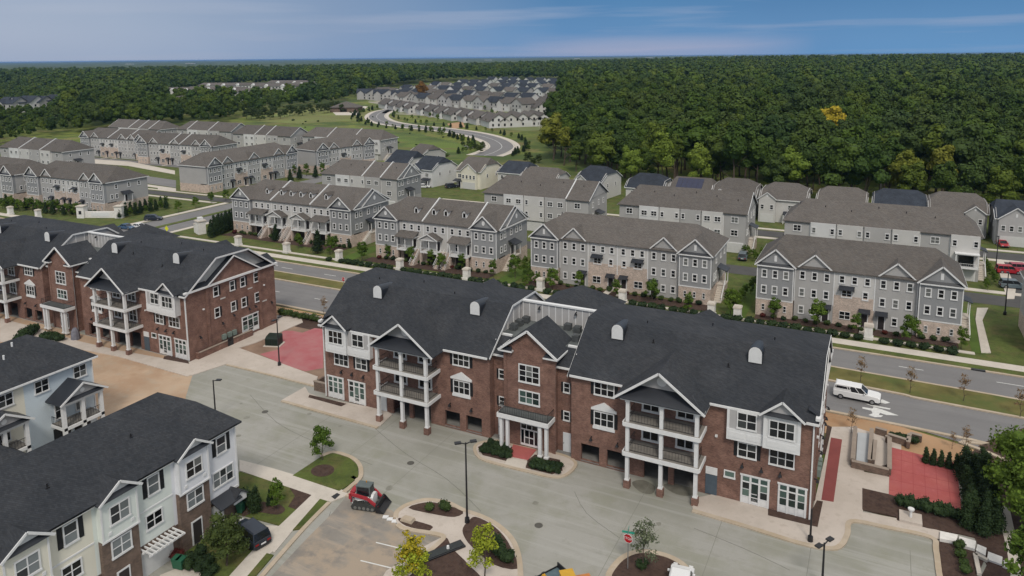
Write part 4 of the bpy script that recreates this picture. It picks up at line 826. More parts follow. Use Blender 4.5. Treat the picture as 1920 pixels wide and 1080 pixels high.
def gable_ends(P, x, D, s, zr, m='s_mid', style=1, y0=0):
    """a gabled or plain end wall; s = +1 at the right-hand end"""
    if style == 2:
        MB().xprism([(y0 + 3.2, E0), (D - 1.4, E0), ((y0 + D) / 2 + .9, 12.6)], x - .12 * s, x + .35 * s).obj('gable_wall', Mt['s_dark'], P)
        tr = MB(); ym = (y0 + D) / 2 + .9
        for (a, b) in ((y0 + 2.8, ym), (D - 1.0, ym)): tr.beam((x + .5 * s, a, E0 - .2), (x + .5 * s, b, 12.75), .1, .24)
        tr.box(x + .36 * s, x + .52 * s, 0, D, E0 - .4, E0 - .15); tr.obj('trim', Mt['trim'], P)
        MB().xprism([(ym + .4 * math.cos(t), 10.9 + .55 * math.sin(t)) for t in np.linspace(0, 5.9, 14)], x + .36 * s, x + .42 * s).obj('gable_vent', Mt['trim'], P)
    rz = R(90) * s
    for yy in ((1.2, 2.9, 5.9, 8.6, 10.6) if style == 2 else (3.2, 7.5, 11)):
        window(P, x + .002 * s, yy, 7.0, .95, 1.5, 1, 2, b=.17, single=True, rz=rz)
    for yy in ((1.2, 2.9) if style == 2 else (1.6, 3.2)): window(P, x + .002 * s, yy, 4.0, .95, 1.5, 1, 2, b=.17, single=True, rz=rz)
    # side entrance: small roof on a bracket, stair along the wall
    yc = D * .42
    MB().box(x, x + 1.6 * s, yc - 1.2, yc + 1.6, 2.4, 2.6).obj('stoop', Mt['concrete'], P)
    MB().box(x + .001 * s, x + 1.5 * s, yc - 1.1, yc + 1.5, 0, 2.399).obj('stoop_base', Mt['brick_pale'], P)
    MB().slab([(x, yc - 1.4, 6.0), (x + 1.9 * s, yc - 1.4, 5.3), (x + 1.9 * s, yc + 1.8, 5.3), (x, yc + 1.8, 6.0)][::-s], .12).obj('porch_roof', Mt['seam'], P)
    MB().box(x + 1.45 * s, x + 1.6 * s, yc - 1.15, yc - 1.0, 2.6, 5.3).obj('porch_post', Mt['trim'], P); MB().box(x + 1.45 * s, x + 1.6 * s, yc + 1.4, yc + 1.55, 2.6, 5.3).obj('porch_post', Mt['trim'], P)
    front_door(P, x + .01 * s, yc + .3, 2.62, 2.1, rz)
    st = MB()
    for k in range(8): st.box(x + .1 * s, x + 1.5 * s, yc - 1.2 - .42 * (k + 1), yc - 1.2 - .42 * k, 0, 2.4 - .3 * k - .1)
    st.obj('stair', Mt['concrete'], P)
    MB().beam((x + 1.5 * s, yc - 1.2, 3.4), (x + 1.5 * s, yc - 4.6, 1.0), .09, .09).beam((x + 1.5 * s, yc - 1.2, 2.9), (x + 1.5 * s, yc - 4.6, .5), .07, .07).obj('stair_rail', Mt['trim'], P)
def townrow(x, y, L, D, kinds, label, rz=0.0, roof='roof_tan', style=1, hipl=3.8, hipr=3.8, zr=13.4, ends=(0, 1), fins=(), dorm=None, pal=None):
    P = empty('townhouse_row', (x, y, 0), rz, label, 'townhouses', 'rows of grey three storey townhouses'); P['roof'] = roof
    n = len(kinds); U = L / n
    MB().box(.02, L - .02, 3.001, D, 0, E0 - .05).obj('rear_wall', Mt['s_mid'], P)
    for xs in ((L - .02, L, L + .04), (.02, 0, -.04)):
        MB().box(xs[0], xs[1], 0, D, 2.9, E0).obj('side_wall', Mt['s_dark'] if style == 2 else Mt['s_mid'], P); MB().box(xs[0], xs[2], 0, D, 0, 2.9).obj('brick_base', Mt['brick_pale'] if kinds[0] == 'e' else Mt['s_mid'], P)
    pals = pal or ['s_light', 's_white', 's_light', 's_mid']
    for i, k in enumerate(kinds):
        a, b = i * U, (i + 1) * U
        if k == 'e': end_unit(P, a + (.03 if i == 0 else .15), b - (.15 if i == 0 else .03), style)
        elif k in 'gG': gable_unit(P, a + .02, b, 1 if k == 'g' else -1)
        elif k in 'cC': center_unit(P, a + .02, b, k == 'C')
        elif k in 'pPqQ': porch_unit(P, a + .02, b, 'shed' if k in 'pP' else 'gable', (dorm or {}).get(i, 1), 1 if k in 'pq' else -1)
        elif k == 'r': rear_unit(P, a + .02, b - (.03 if i == n - 1 else 0), pals[i % len(pals)], 0)
        elif k == 's': rear_unit(P, a + .02, b - (.03 if i == n - 1 else 0), pals[i % len(pals)], 1)
        elif k == 'o': rear_unit(P, a + .02, b - (.03 if i == n - 1 else 0), pals[i % len(pals)], 1, porch=True)
        elif k == 't': rear_unit(P, a + .03, b - (.03 if i == n - 1 else 0), 's_mid', 0, plain=True)
        MB().box(b - .1, b + .06, -.06, .0 if k != 'e' else -.01, 3.2, E0 - .3).obj('corner_board', Mt['trim'], P) if i < n - 1 else None
    ym = D / 2; o = .45; ez = E0 - .1
    rf = MB(); l0, r0 = (hipl, L - hipr) if True else (0, 0)
    la, ra = (l0 if hipl else -o), (r0 if hipr else L + o)
    A, B_, C_, D_ = (-o, -o, ez), (L + o, -o, ez), (L + o, D + o, ez), (-o, D + o, ez); Rl, Rr = (la, ym, zr), (ra, ym, zr)
    rf.slab([A, B_, Rr, Rl], .16); rf.slab([C_, D_, Rl, Rr], .16)
    rf.add([B_, C_, Rr], [(0, 1, 2)]) if hipr else None; rf.add([D_, A, Rl], [(0, 1, 2)]) if hipl else None
    rf.obj('roof', Mt[roof], P)
    tr = MB().box(-o, L + o, D + o, D + o + .06, ez - .25, ez + .02)
    if not hipl: MB().xprism([(0, ez), (D, ez), (ym, zr - .15)], 0, .1).obj('gable_wall', Mt['s_mid'], P)
    if not hipr: MB().xprism([(0, ez), (D, ez), (ym, zr - .15)], L - .1, L).obj('gable_wall', Mt['s_mid'], P)
    for f, hh in ((-o, hipl), (L + o, hipr)):
        if not hh: tr.beam((f, -o, ez - .05), (f, ym, zr - .05), .08, .24).beam((f, D + o, ez - .05), (f, ym, zr - .05), .08, .24)
        else: tr.box(f - .03, f + .03, -o, D + o, ez - .25, ez)
    for f in fins: tr.beam((f * U, -o, ez + .12), (f * U, ym, zr + .12), .22, .34).beam((f * U, D + o, ez + .12), (f * U, ym, zr + .12), .22, .34)
    tr.obj('eave_trim', Mt['trim'], P)
    for j, e in enumerate(ends):
        if e: gable_ends(P, L if j else 0, D, 1 if j else -1, zr, style=style)
    vp = cached('vp2', lambda: MB().tube((0, 0, -.2), (0, 0, .4), .09, .09, 6).mesh('roof_vent', Mt['black']))
    for i in range(n):
        yy = ym + (1.6 + (i % 3) * .8) * (1 if kinds[0] in 'eg' else -1); zz = zr - abs(yy - ym) / (ym + o) * (zr - ez); link('roof_vent', vp, P, ((i + .5) * U, yy, zz))
    return P
townrow(-18.6, 132.7, 31.4, 13.5, 'egcGe', 'five-unit grey row with taupe hip roof beside the curving path, nearest the white pickup')
townrow(-63.6, 134.0, 36.8, 13.5, 'egcCGe', 'six-unit grey row with black awnings, directly behind the middle brick building', hipr=4.5, hipl=4.5)
townrow(-104.2, 135.0, 32.0, 14, 'epqPe', 'grey row with raised white porches and a single party wall rib on its brownish roof', style=2, hipl=4, hipr=0, fins=(2, 4), dorm={1: 1, 2: 2, 3: 1})
townrow(-155.0, 139.2, 40.2, 14.5, 'epqQPe', 'grey row with raised porches and six roof dormers beside the side street', style=2, hipl=4, hipr=0, fins=(2, 4), dorm={1: 1, 2: 2, 3: 2, 4: 1})
townrow(-96.5, 172.5, 30.4, 14, 'trsrt', 'row seen from its garage side behind the porch rows, below the meadow', hipl=3.5, hipr=0, fins=(4,))
townrow(-57.8, 172.5, 30.6, 14, 'trssrt', 'row of white and grey garage fronts behind the awning row', hipl=3, hipr=0)
townrow(-18.5, 170.2, 37.2, 14, 'tssssto', 'long row with pale garage side and one white balcony at its right end', hipl=3.8, hipr=3.6)
townrow(-161, 180.5, 29.5, 13, 'trsrt', 'row with white party wall ribs, left of the small detached houses', style=2, hipl=3, hipr=0, fins=(2.8, 4))
townrow(22.3, 131.5, 31, 13.5, 'egcGe', 'row cut off by the right edge of the photo, beside the curving path')
townrow(-249.0, 139.5, 39.5, 14, 'egcCGe', 'grey row behind the white monument wall at the left', hipl=4, hipr=4)
townrow(-293, 137.5, 40, 14, 'egcCGe', 'grey row at the far left edge, mostly cut off by the frame')
townrow(-208.5, 175.5, 43.5, 13.5, 'egcGcGe', 'row facing the side street with its gabled fronts towards the right', rz=R(90), hipl=4, hipr=4, ends=(0, 0))
townrow(-203.5, 225, 30, 13.5, 'egcGe', 'short row at the meadow edge, beyond the row facing the side street', rz=R(78), hipl=4, hipr=4, ends=(0, 0))
townrow(-342, 181, 44, 13.5, 'trssrt', 'row at the far left seen from its pale garage side', hipl=3, hipr=3.5, fins=(2, 4))
townrow(-350, 223, 47, 13.5, 'egccGge', 'upper left row with many front gables and two awnings', hipl=3, hipr=0, fins=(3, 5), ends=(0, 1))
townrow(-300, 217, 45, 13.5, 'egcGcGe', 'row right of the upper left row, its gables facing the open path', rz=R(3), hipl=3, hipr=3, fins=(3, 4))
townrow(-386, 262, 42, 13, 'trsrt', 'far row with blue-grey roofs below the left tree belt', roof='roof_tan', hipl=0, hipr=3, fins=(2, 3, 4))
townrow(-338, 268, 40, 13, 'trsrt', 'far row with roof ribs, centre of the top left townhouses', hipl=3, hipr=0, fins=(1, 3))
townrow(-290, 262, 38, 13, 'trsrt', 'far row with solar-dark patches just below the far grass', hipl=3, hipr=0, fins=(2, 3))
townrow(-248, 266, 46, 13, 'trsrtr', 'far row of grey roofs right below the wide meadow', hipl=3, hipr=3, fins=(2, 4))
# ----- the pale siding rows nearest the camera, at the left
def near_row():
    X0, Y1 = -57.0, 49.3
    P = empty('townhouse_row', (X0, Y1, 0), R(90), 'near pastel townhouse row with charcoal roof, bottom left corner', 'townhouses')
    # local x = distance south is negative: x runs to the north (world +y), -y faces the street (world +x)
    S = 7.6
    cols = [('s_lav', 's_lav'), ('s_green', 's_green'), ('s_cream', 's_cream'), ('s_lav', 's_lav'), ('s_green', 's_green')]
    for i, (c, c2) in enumerate(cols):
        b = -i * S; a = b - S
        MB().box(a, b, 0, 12, 2.9 if i == 0 else 3.0, 9.6).obj('wall', Mt[c], P); MB().box(a, b, -.03, 12, 0, 2.89 if i == 0 else 2.99).obj('brick_base', Mt['brick_brown'], P)
        bay0, bay1 = a + .35, a + 3.75                          # projecting bay
        MB().box(bay0, bay1, -.6, -.001, 5.9, 9.5).obj('bay', Mt[c2], P); MB().box(bay0, bay1, -.45, -.002, 0, 5.89).obj('brick_bay', Mt['brick_brown'], P)
        window(P, (bay0 + bay1) / 2, -.6, 7.0, 1.9, 1.75, 2, 2, b=.12, glass='pale_sash_glass' if i else 'window_glass'); window(P, (bay0 + bay1) / 2, -.45, 3.9, 1.9, 1.7, 2, 2, b=.12, glass='pale_sash_glass')
        rf = MB(); gable_roof(rf, bay0 - .25, bay1 + .25, -1.0, 2.4, 9.5, 10.8, y0=0); rf.obj('bay_roof', Mt['roof_dark'], P)
        MB().yprism([(bay0 + .1, 9.55), (bay1 - .1, 9.55), ((bay0 + bay1) / 2, 10.6)], -.65, -.55).obj('pediment', Mt['trim'], P)
        MB().slab([(bay0, -.98, 9.52), (bay1, -.98, 9.52), (bay1 - .3, -.66, 9.85), (bay0 + .3, -.66, 9.85)], .05).obj('pent_roof', Mt['seam'], P)
        tr = MB(); gable_trim(tr, bay0 - .3, bay1 + .3, -1.05, 9.5, 10.85, .2)
        tr.box(bay0 - .01, bay0 + .14, -.66, -.601, 5.95, 9.4).box(bay1 - .14, bay1 + .01, -.66, -.601, 5.95, 9.4).box(bay0 - .05, bay1 + .05, -.68, -.601, 5.8, 5.949)
        tr.box(a, bay0 - .3, -.5, -.38, 9.42, 9.62).box(bay1 + .3, b, -.5, -.38, 9.42, 9.62)
        if i == 0: tr.box(b - .14, b + .03, -.07, -.001, 2.95, 9.4).box(bay1 + .01, b, -.09, -.031, 2.7, 2.94)
        else: tr.box(bay1 + .02, b, -.05, -.001, 6.0, 6.15)
        tr.obj('trim', Mt['trim'], P)
        xw = (bay1 + b) / 2 + .1
        window(P, xw, 0, 7.2, 1.25, 1.85, 1, 2, b=.12, glass='pale_sash_glass', shutters=.42)
        if i == 0: window(P, xw, 0, 3.9, 2.6, 1.75, 3, 2, b=.12, glass='pale_sash_glass')
        else: window(P, xw - .2, 0, 4.1, 1.75, 1.5, 2, 2, b=.12)
        if i == 0:
            MB().slab([(bay1 + .2, -1.6, 2.5), (b - 1.0, -1.6, 2.5), (b - 1.0, -.1, 3.1), (bay1 + .2, -.1, 3.1)], .1).obj('door_canopy', Mt['seam'], P)
            gr = MB(); gable_roof(gr, b - 1.9, b - .1, -1.5, 0, 2.5, 3.2); gr.obj('door_hood', Mt['roof_dark'], P)
            MB().yprism([(b - 1.8, 1.9), (b - .2, 1.9), (b - .2, 2.45), (b - 1.0, 3.0), (b - 1.8, 2.45)], -1.3, -1.2).obj('hood_front', Mt['trim'], P)
            MB().box(bay1 + .3, b - 2.1, -.12, -.031, 0, 2.3).obj('garage_door', Mt['garage'], P)
        else:
            MB().box(bay1 + .2, b - .4, -.12, -.031, 0, 2.4).obj('garage_door', Mt['garage'], P)
            pg = MB().box(bay1 + .05, b - .15, -1.5, -1.4, 2.6, 2.8).box(bay1 + .05, b - .15, -.6, -.5, 2.6, 2.8)
            for k in range(9): xx = bay1 + .15 + k * (b - bay1 - .5) / 8; pg.box(xx, xx + .1, -1.75, -.04, 2.801, 2.95)
            pg.obj('pergola', Mt['trim'], P)
        front_door(P, a + 2.0, -.45, .1)
        for (xx, zz) in ((bay0 + .7, 6.4), (bay1 - .6, 6.5)): link('wall_vent', cached('wv', lambda: MB().box(-.14, .14, -.07, 0, -.14, .14).mesh('wall_vent', Mt['trim'])), P, (xx, -.6, zz))
    # roof: east slope with its notched north end, as seen from above
    k = .56; z = lambda y: 9.65 + (y + .5) * k
    L = len(cols) * S; YR = 6.0; zr = z(YR)
    A = (-3.9, YR, zr); Mp = (-1.6, 3.4, z(3.4)); NE = (.5, -.5, z(-.5))
    rf = MB(); rf.slab([(-L, -.5, z(-.5)), NE, Mp, A, (-L, YR, zr)], .18); rf.slab([(-L, YR, zr), A, (.5, 12.5, z(-.5)), (-L, 12.5, z(-.5))], .18)
    rf.add([NE, (.5, 12.5, z(-.5)), A, Mp], [(0, 1, 2, 3)]); rf.obj('roof', Mt['roof_dark'], P)
    for (xx, yy) in ((-9, 3.2), (-17, 2.6), (-20.5, 4.4), (-27, 2.0)): link('roof_vent', CACHE['rvp'], P, (xx, yy, z(yy)))
near_row()
def far_porch_house():
    P = empty('townhouse_row', (-86.4, 53.6, 0), R(90), 'powder blue townhouse row with two-storey white porches, at the left edge above the near row', 'townhouses')
    MB().box(-8.2, 0, 0, 11, 0, 9.6).obj('wall', Mt['s_blue'], P); MB().box(-17, -8.2, 0, 11, 0, 9.6).obj('wall', Mt['s_cream'], P); MB().box(-26, -17.01, 0, 11, 0, 9.6).obj('wall', Mt['s_lav'], P)
    MB().box(.001, .03, 0, 11, 0, 2.8).obj('brick_base', Mt['brick_brown'], P)
    for xx in (-1.6, -6.2, -10.2, -14.5): window(P, xx, 0, 7.5, 1.7, 1.6, 2, 2, b=.12)
    for p0 in (-5.6, -14.4):
        a, b = p0, p0 + 5.0
        for zz in (3.2,): MB().box(a, b, -2.6, -.01, zz - .35, zz).obj('porch_floor', Mt['trim'], P); MB().box(a + .1, b - .1, -2.4, -.02, zz + .001, zz + .03).obj('deck_boards', Mt['deck'], P)
        for xx in (a + .2, (a + b) / 2, b - .2): MB().box(-.2, .2, -.2, .2, 0, 6.0).box(-.26, .26, -.26, .26, 0, .3).obj('column', Mt['trim'], P, (xx, -2.4, 0))
        MB().box(a - .05, b + .05, -2.7, -.02, 5.9, 6.3).obj('porch_beam', Mt['trim'], P)
        rf = MB(); gable_roof(rf, a - .4, b + .4, -3.0, 0, 6.3, 8.1); rf.obj('porch_roof', Mt['seam'], P)
        MB().yprism([(a, 6.4), (b, 6.4), ((a + b) / 2, 7.95)], -2.6, -2.5).obj('pediment', Mt['s_panel'], P)
        MB().slab([(a - .2, -2.98, 6.35), (b + .2, -2.98, 6.35), (b - .3, -2.61, 6.65), (a + .3, -2.61, 6.65)], .05).obj('pent_roof', Mt['seam'], P)
        tr = MB(); gable_trim(tr, a - .45, b + .45, -3.05, 6.3, 8.15, .22); tr.obj('trim', Mt['trim'], P)
        MB().yprism([(.3 * math.cos(t), .3 * math.sin(t)) for t in np.linspace(0, 5.9, 12)], -.05, 0).obj('vent', Mt['trim'], P, ((a + b) / 2, -2.6, 7.1))
        railing(P, (a + .3, -2.4, 3.22), (b - .3, -2.4, 3.22), 1.0); railing(P, (a + .1, -2.3, 3.22), (a + .1, -.1, 3.22), 1.0)
        for xx in (a + 1.2, b - 1.3): window(P, xx, 0, 3.5, 1.3, 2.1, 1, 2, b=.1); MB().box(xx - 1, xx + 1, -.08, -.001, 0, 2.4).obj('garage_door', Mt['shutter'], P)
    k = .56; z = lambda y: 9.65 + (y + .5) * k; YR = 5.5
    A = (-4.2, YR, z(YR)); Mp = (-1.9, 3.0, z(3.0)); NE = (.5, -.5, z(-.5))
    rf = MB(); rf.slab([(-26, -.5, z(-.5)), NE, Mp, A, (-26, YR, z(YR))], .18); rf.slab([(-26, YR, z(YR)), A, (.5, 11.5, z(-.5)), (-26, 11.5, z(-.5))], .18)
    rf.add([NE, (.5, 11.5, z(-.5)), A, Mp], [(0, 1, 2, 3)]); rf.obj('roof', Mt['roof_dark'], P)
    MB().box(-26, .5, -.6, -.5, 9.4, 9.62).box(-.12, .03, -.06, -.001, 0, 9.4).obj('trim', Mt['trim'], P)
    for (xx, yy) in ((-6.5, 4.6), (-8.2, 3.3)): MB().tube((0, 0, -.1), (0, 0, .45), .12, .12, 8).obj('roof_vent', Mt['trim'], P, (xx, yy, z(yy)))
far_porch_house()
gb = empty('garage_block', (-80.0, 42.3, 0), R(90), 'low dark-roofed garage block between the two near pastel rows', 'garages')
MB().box(-22, 0, 0, 6.5, 0, 3.4).obj('wall', Mt['s_blue'], gb); rf = MB(); rf.slab([(-22, -.4, 3.4), (.4, -.4, 3.4), (-1.5, 3.3, 5.0), (-22, 3.3, 5.0)], .15); rf.slab([(-22, 3.3, 5.0), (-1.5, 3.3, 5.0), (.4, 7, 3.4), (-22, 7, 3.4)], .15); rf.add([(.4, -.4, 3.4), (.4, 7, 3.4), (-1.5, 3.3, 5.0)], [(0, 1, 2)]); rf.obj('roof', Mt['roof_dark'], gb)
for k in range(5): MB().box(-1.3, 1.3, -.06, 0, .02, 2.4).obj('garage_door', Mt['garage'], gb, (-2.5 - 4 * k, 0, 0))
# ----- detached houses
def house(x, y, rz, w, d, e, r, wallm, roofm, label, group, clip=1.6, fg=None, garage=True, porch=True, solar=False):
    """two-storey house, ridge along local x with clipped gables; fg = (centre, width) of a front gable"""
    P = empty('house', (x, y, 0), rz, label, 'house', group)
    MB().box(-w/2, w/2, 0, d, 0, e).obj('wall', Mt[wallm], P); o = .4; ym = d / 2; zc = e + (r - e) * .55; yc = ym * .45
    MB().xprism([(0, e), (d, e), (d - yc, zc), (yc, zc)], -w/2, -w/2 + .1).xprism([(0, e), (d, e), (d - yc, zc), (yc, zc)], w/2 - .1, w/2).obj('gable_wall', Mt[wallm], P)
    s = (r - e) / ym; zz = lambda y_: e + y_ * s
    rf = MB()
    for sg in (0, 1):
        f = (lambda y_: y_) if sg == 0 else (lambda y_: d - y_)
        pts = [(-w/2 - o, f(-o), zz(-o)), (w/2 + o, f(-o), zz(-o)), (w/2 + o, f(yc), zz(yc)), (w/2 - clip, f(ym), r), (-w/2 + clip, f(ym), r), (-w/2 - o, f(yc), zz(yc))]
        rf.slab(pts if sg == 0 else pts[::-1], .14)
    for sx_ in (-1, 1): rf.add([(sx_ * (w/2 + o), yc, zz(yc)), (sx_ * (w/2 + o), d - yc, zz(yc)), (sx_ * (w/2 - clip), ym, r)], [(0, 1, 2)])
    rf.obj('roof', Mt[roofm], P)
    tr = MB().box(-w/2 - o, w/2 + o, -o - .08, -o, zz(-o) - .22, zz(-o))
    for sx_ in (-1, 1): tr.beam((sx_ * (w/2 + o), -o, zz(-o) - .1), (sx_ * (w/2 + o), yc, zz(yc) - .1), .08, .2).beam((sx_ * (w/2 + o), d + o, zz(-o) - .1), (sx_ * (w/2 + o), d - yc, zz(yc) - .1), .08, .2)
    tr.obj('eave_trim', Mt['trim'], P)
    if fg:
        c, fw = fg; MB().box(c - fw/2, c + fw/2, -1.2, -.001, 0, e).obj('front_wall', Mt[wallm], P)
        MB().yprism([(c - fw/2, e), (c + fw/2, e), (c, e + fw * .38)], -1.2, -1.05).obj('gable_wall', Mt[wallm], P)
        g = MB(); gable_roof(g, c - fw/2 - .3, c + fw/2 + .3, -1.5, fw * .38 / s, e - .1, e + fw * .38 + .15, y0=.2); g.obj('gable_roof', Mt[roofm], P); t2 = MB(); gable_trim(t2, c - fw/2 - .35, c + fw/2 + .35, -1.55, e - .1, e + fw * .38 + .2, .2); t2.obj('trim', Mt['trim'], P)
        MB().box(-.2, .2, -.05, 0, 0, .8).obj('gable_vent', Mt['trim'], P, (c, -1.2, e + .5))
        for t in (-.28, .28) if fw < 5 else (-.36, -.12, .12, .36): window(P, c + t * fw, -1.2, 3.6, .95, 1.4, 1, 2, b=.12, single=True)
        if garage:
            gd = MB().box(-fw/2 + .5, fw/2 - .5, -.07, 0, 0, 2.4).obj('garage_door', Mt['garage'], P, (c, -1.2, .02))
        else: window(P, c, -1.2, .9, 1.6, 1.5, 2, 2, b=.12, single=True)
        c2 = c + (fw/2 + (w/2 - c - fw/2) / 2) if c < 0 else c - (fw/2 + (c - fw/2 + w/2) / 2)
        window(P, c2, 0, 3.6, 1.6, 1.4, 2, 2, b=.12, single=True); front_door(P, c2, 0)
        if porch:
            MB().slab([(c2 - 1.9, -1.9, 2.6), (c2 + 1.9, -1.9, 2.6), (c2 + 1.9, 0, 3.2), (c2 - 1.9, 0, 3.2)], .1).obj('porch_roof', Mt['seam'], P)
            for t in (-1.7, 1.7): MB().box(-.1, .1, -.1, .1, 0, 2.55).obj('porch_post', Mt['trim'], P, (c2 + t, -1.75, 0))
    else:
        for t in (-.32, 0, .32): window(P, t * w, 0, 3.7, 1.0, 1.4, 1, 2, b=.12, single=True); window(P, t * w, 0, .9, 1.0, 1.4, 1, 2, b=.12, single=True)
    for sx_ in (-1, 1):
        for yy in (d * .3, d * .7): window(P, sx_ * (w/2 + .001), yy, 3.7, .9, 1.3, 1, 2, b=.12, single=True, rz=R(90) * sx_)
    if solar:
        for i in range(5):
            a = -w/2 + 1.8 + i * 1.55; MB().slab([(a, .7, zz(.7) + .12), (a + 1.5, .7, zz(.7) + .12), (a + 1.5, ym - .7, zz(ym - .7) + .12), (a, ym - .7, zz(ym - .7) + .12)], .05).obj('solar_panel', mat('solar_panel', (.008, .012, .045), .25, .1, 1, spec=.6), P)
    return P
GH = 'detached houses along the edge of the wood'
house(-84, 219, R(-8), 9.5, 14, 6.4, 10.2, 's_light', 'roof_navy', 'house with steep slate-blue roof right of the brownish garage row', GH, fg=(-2, 4))
house(-64, 214, 0, 11.5, 12, 6.2, 9.8, 's_light', 'roof_navy', 'house with slate-blue roof left of the solar panel house', GH, clip=2.6)
house(-50, 213, 0, 12.5, 12, 6.2, 9.6, 's_light', 'roof_tan', 'house with a band of dark solar panels on its roof', GH, clip=1.0, solar=True)
house(-37, 211, 0, 11.8, 13, 6.6, 10.4, 's_mid', 'roof_tan', 'taupe-roofed house first to the right of the solar panels', GH, clip=2.8, fg=(-3.5, 4))
house(-23.5, 210, 0, 12, 13, 6.6, 10.2, 's_light', 'roof_tan', 'taupe-roofed house with a white front gable, below the bare tree', GH, clip=2.8, fg=(-4, 4.4))
house(-9.0, 212, 0, 12, 12, 6.4, 9.8, 's_light', 'roof_tan', 'low taupe-roofed house left of the dark blue roof above the long row', GH, clip=2.2)
house(5, 214, 0, 12.5, 12, 6.4, 9.8, 's_mid', 'roof_navy', 'house with dark blue clipped roof above the long row', GH, clip=2.2)
house(18, 212, 0, 12.5, 13, 6.5, 10.2, 's_mid', 'roof_tan', 'taupe-roofed house left of the white gabled house at the right edge', GH, clip=2.2, fg=(3.5, 4.2))
house(33, 207, 0, 15, 13, 6.6, 10.0, 's_panel', 'roof_navy', 'white gabled house with white garage door at the right edge', GH, clip=.4, fg=(-3.6, 7))
house(52, 206, 0, 14, 13, 6.6, 10.0, 's_mid', 'roof_tan', 'taupe-roofed house just beyond the right edge', GH, fg=(-3, 5))
GM = 'detached houses between the rows and the meadow'
house(-166, 228, R(-10), 12, 12, 6.2, 10.4, 's_light', 'roof_navy', 'dark blue roofed house at the left of the group of houses below the meadow', GM, clip=.3)
house(-147.5, 218, R(-8), 9.5, 14, 6.4, 10.2, 's_white', 'roof_navy', 'white house with dark blue roof and tall front gable', GM, clip=.3, fg=(-2.4, 4.6))
house(-130.0, 221, R(-6), 10.5, 14, 6.4, 10.4, 's_cream', 'roof_tan', 'cream fronted house with open garage and dark gable', GM, clip=.3, fg=(1.0, 6.5))
house(-115, 224, R(-4), 10, 13, 6.2, 9.4, 's_light', 'roof_navy', 'low dark blue roofed house right of the cream house', GM, clip=.6)
house(-100, 214, 0, 13, 12, 6.2, 9.6, 's_light', 'roof_tan', 'taupe house hidden behind the brownish garage row, left part', GM, clip=1.5)
house(-175, 254, R(-20), 10, 12, 6.2, 9.6, 's_mid', 'roof_tan', 'grey gabled house at the meadow corner behind the short row', GM, clip=.3)
# ----- the far neighbourhood: simple but separate houses
def far_house_mesh(i, w, d, e, r, wallm, roofm):
    mb = MB(); mb.cur = 0; mb.box(-w/2, w/2, 0, d, -.5, e)
    if i % 2: mb.xprism([(0, e), (d, e), (d/2, r - .1)], -w/2, w/2)
    else: mb.yprism([(-w/2, e), (w/2, e), (0, r - .1)], 0, d)
    mb.cur = 1; o = .5
    if i % 2:
        s = (r - e) / (d/2); mb.slab([(-w/2 - o, -o, e - o*s + .1), (w/2 + o, -o, e - o*s + .1), (w/2 + o, d/2, r), (-w/2 - o, d/2, r)], .15); mb.slab([(-w/2 - o, d/2, r), (w/2 + o, d/2, r), (w/2 + o, d + o, e - o*s + .1), (-w/2 - o, d + o, e - o*s + .1)], .15)
        gw = w * .42; s2 = .8; mb.cur = 0; mb.yprism([(-w*.45, 0), (-w*.45 + gw, 0), (-w*.45 + gw, e), (-w*.45 + gw/2, e + gw/2*s2), (-w*.45, e)], -1.2, 1); mb.cur = 1; gable_roof(mb, -w*.45 - .3, -w*.45 + gw + .3, -1.6, 4.0, e - .1, e + gw/2*s2 + .2)
    else: gable_roof(mb, -w/2 - o, w/2 + o, -o, d + o, e - .1, r)
    mb.cur = 2
    for x in (-.3, 0, .3): mb.box(x*w - .5, x*w + .5, -.06 if i % 2 == 0 else -.05, 0, 3.6, 5.0); mb.box(x*w - .5, x*w + .5, -.06, 0, .9, 2.3)
    for y_ in (.25, .6): mb.box(w/2, w/2 + .05, d*y_, d*y_ + 1.2, 3.4, 4.8); mb.box(-w/2 - .05, -w/2, d*y_, d*y_ + 1.2, 3.4, 4.8)
    mb.cur = 3; mb.box(w*.1, w*.4, -.1 if i % 2 == 0 else -.09, 0, 0, 2.3)
    return mb.mesh('house', Mt[wallm], Mt[roofm], MATS['window_glass'], Mt['garage'])
FH = [far_house_mesh(i, w, d, e, r, a, b) for i, (w, d, e, r, a, b) in enumerate([(11, 26, 3.6, 7.5, 's_white', 'roof_tan'), (13, 13, 6, 9.8, 's_light', 'roof_tan'), (11, 15, 6, 10, 's_white', 'roof_navy'), (14, 12, 6.2, 10, 's_mid', 'roof_navy'), (12, 24, 3.6, 7.4, 's_light', 'roof_tan'), (13, 12, 6.4, 10.4, 's_white', 'roof_navy'), (12, 14, 6, 10, 's_mid', 'roof_tan')])]
LOOK = ['long white house', 'grey taupe-roofed house', 'white dark-roofed house', 'grey blue-roofed house', 'long pale house', 'white blue-roofed house', 'grey gabled house']
ORD = ['first', 'second', 'third', 'fourth', 'fifth', 'sixth', 'seventh', 'eighth', 'ninth', 'tenth', 'eleventh', 'twelfth', 'thirteenth']
def far_row(px0, px1, n, kinds, rz, where, group, jit=2.0, zb=0.0, sc_=1.2):
    (x0, y0), (x1, y1) = G(*px0), G(*px1)
    for i in range(n):
        t = (i + .5) / n; k = kinds[i % len(kinds)]; x = x0 + (x1 - x0) * t + random.uniform(-jit, jit); y = y0 + (y1 - y0) * t + random.uniform(-jit, jit)
        o = link('house', FH[k], None, (x, y, zb), rz + random.uniform(-.06, .06)); o.scale = (sc_, sc_, sc_); tag(o, f'{LOOK[k]}, {ORD[i]} from left {where}', 'house', group)
far_row((728, 204), (925, 236), 10, [0, 4], R(48), 'in the nearest row above the winding road', 'houses nearest the winding road', 1)
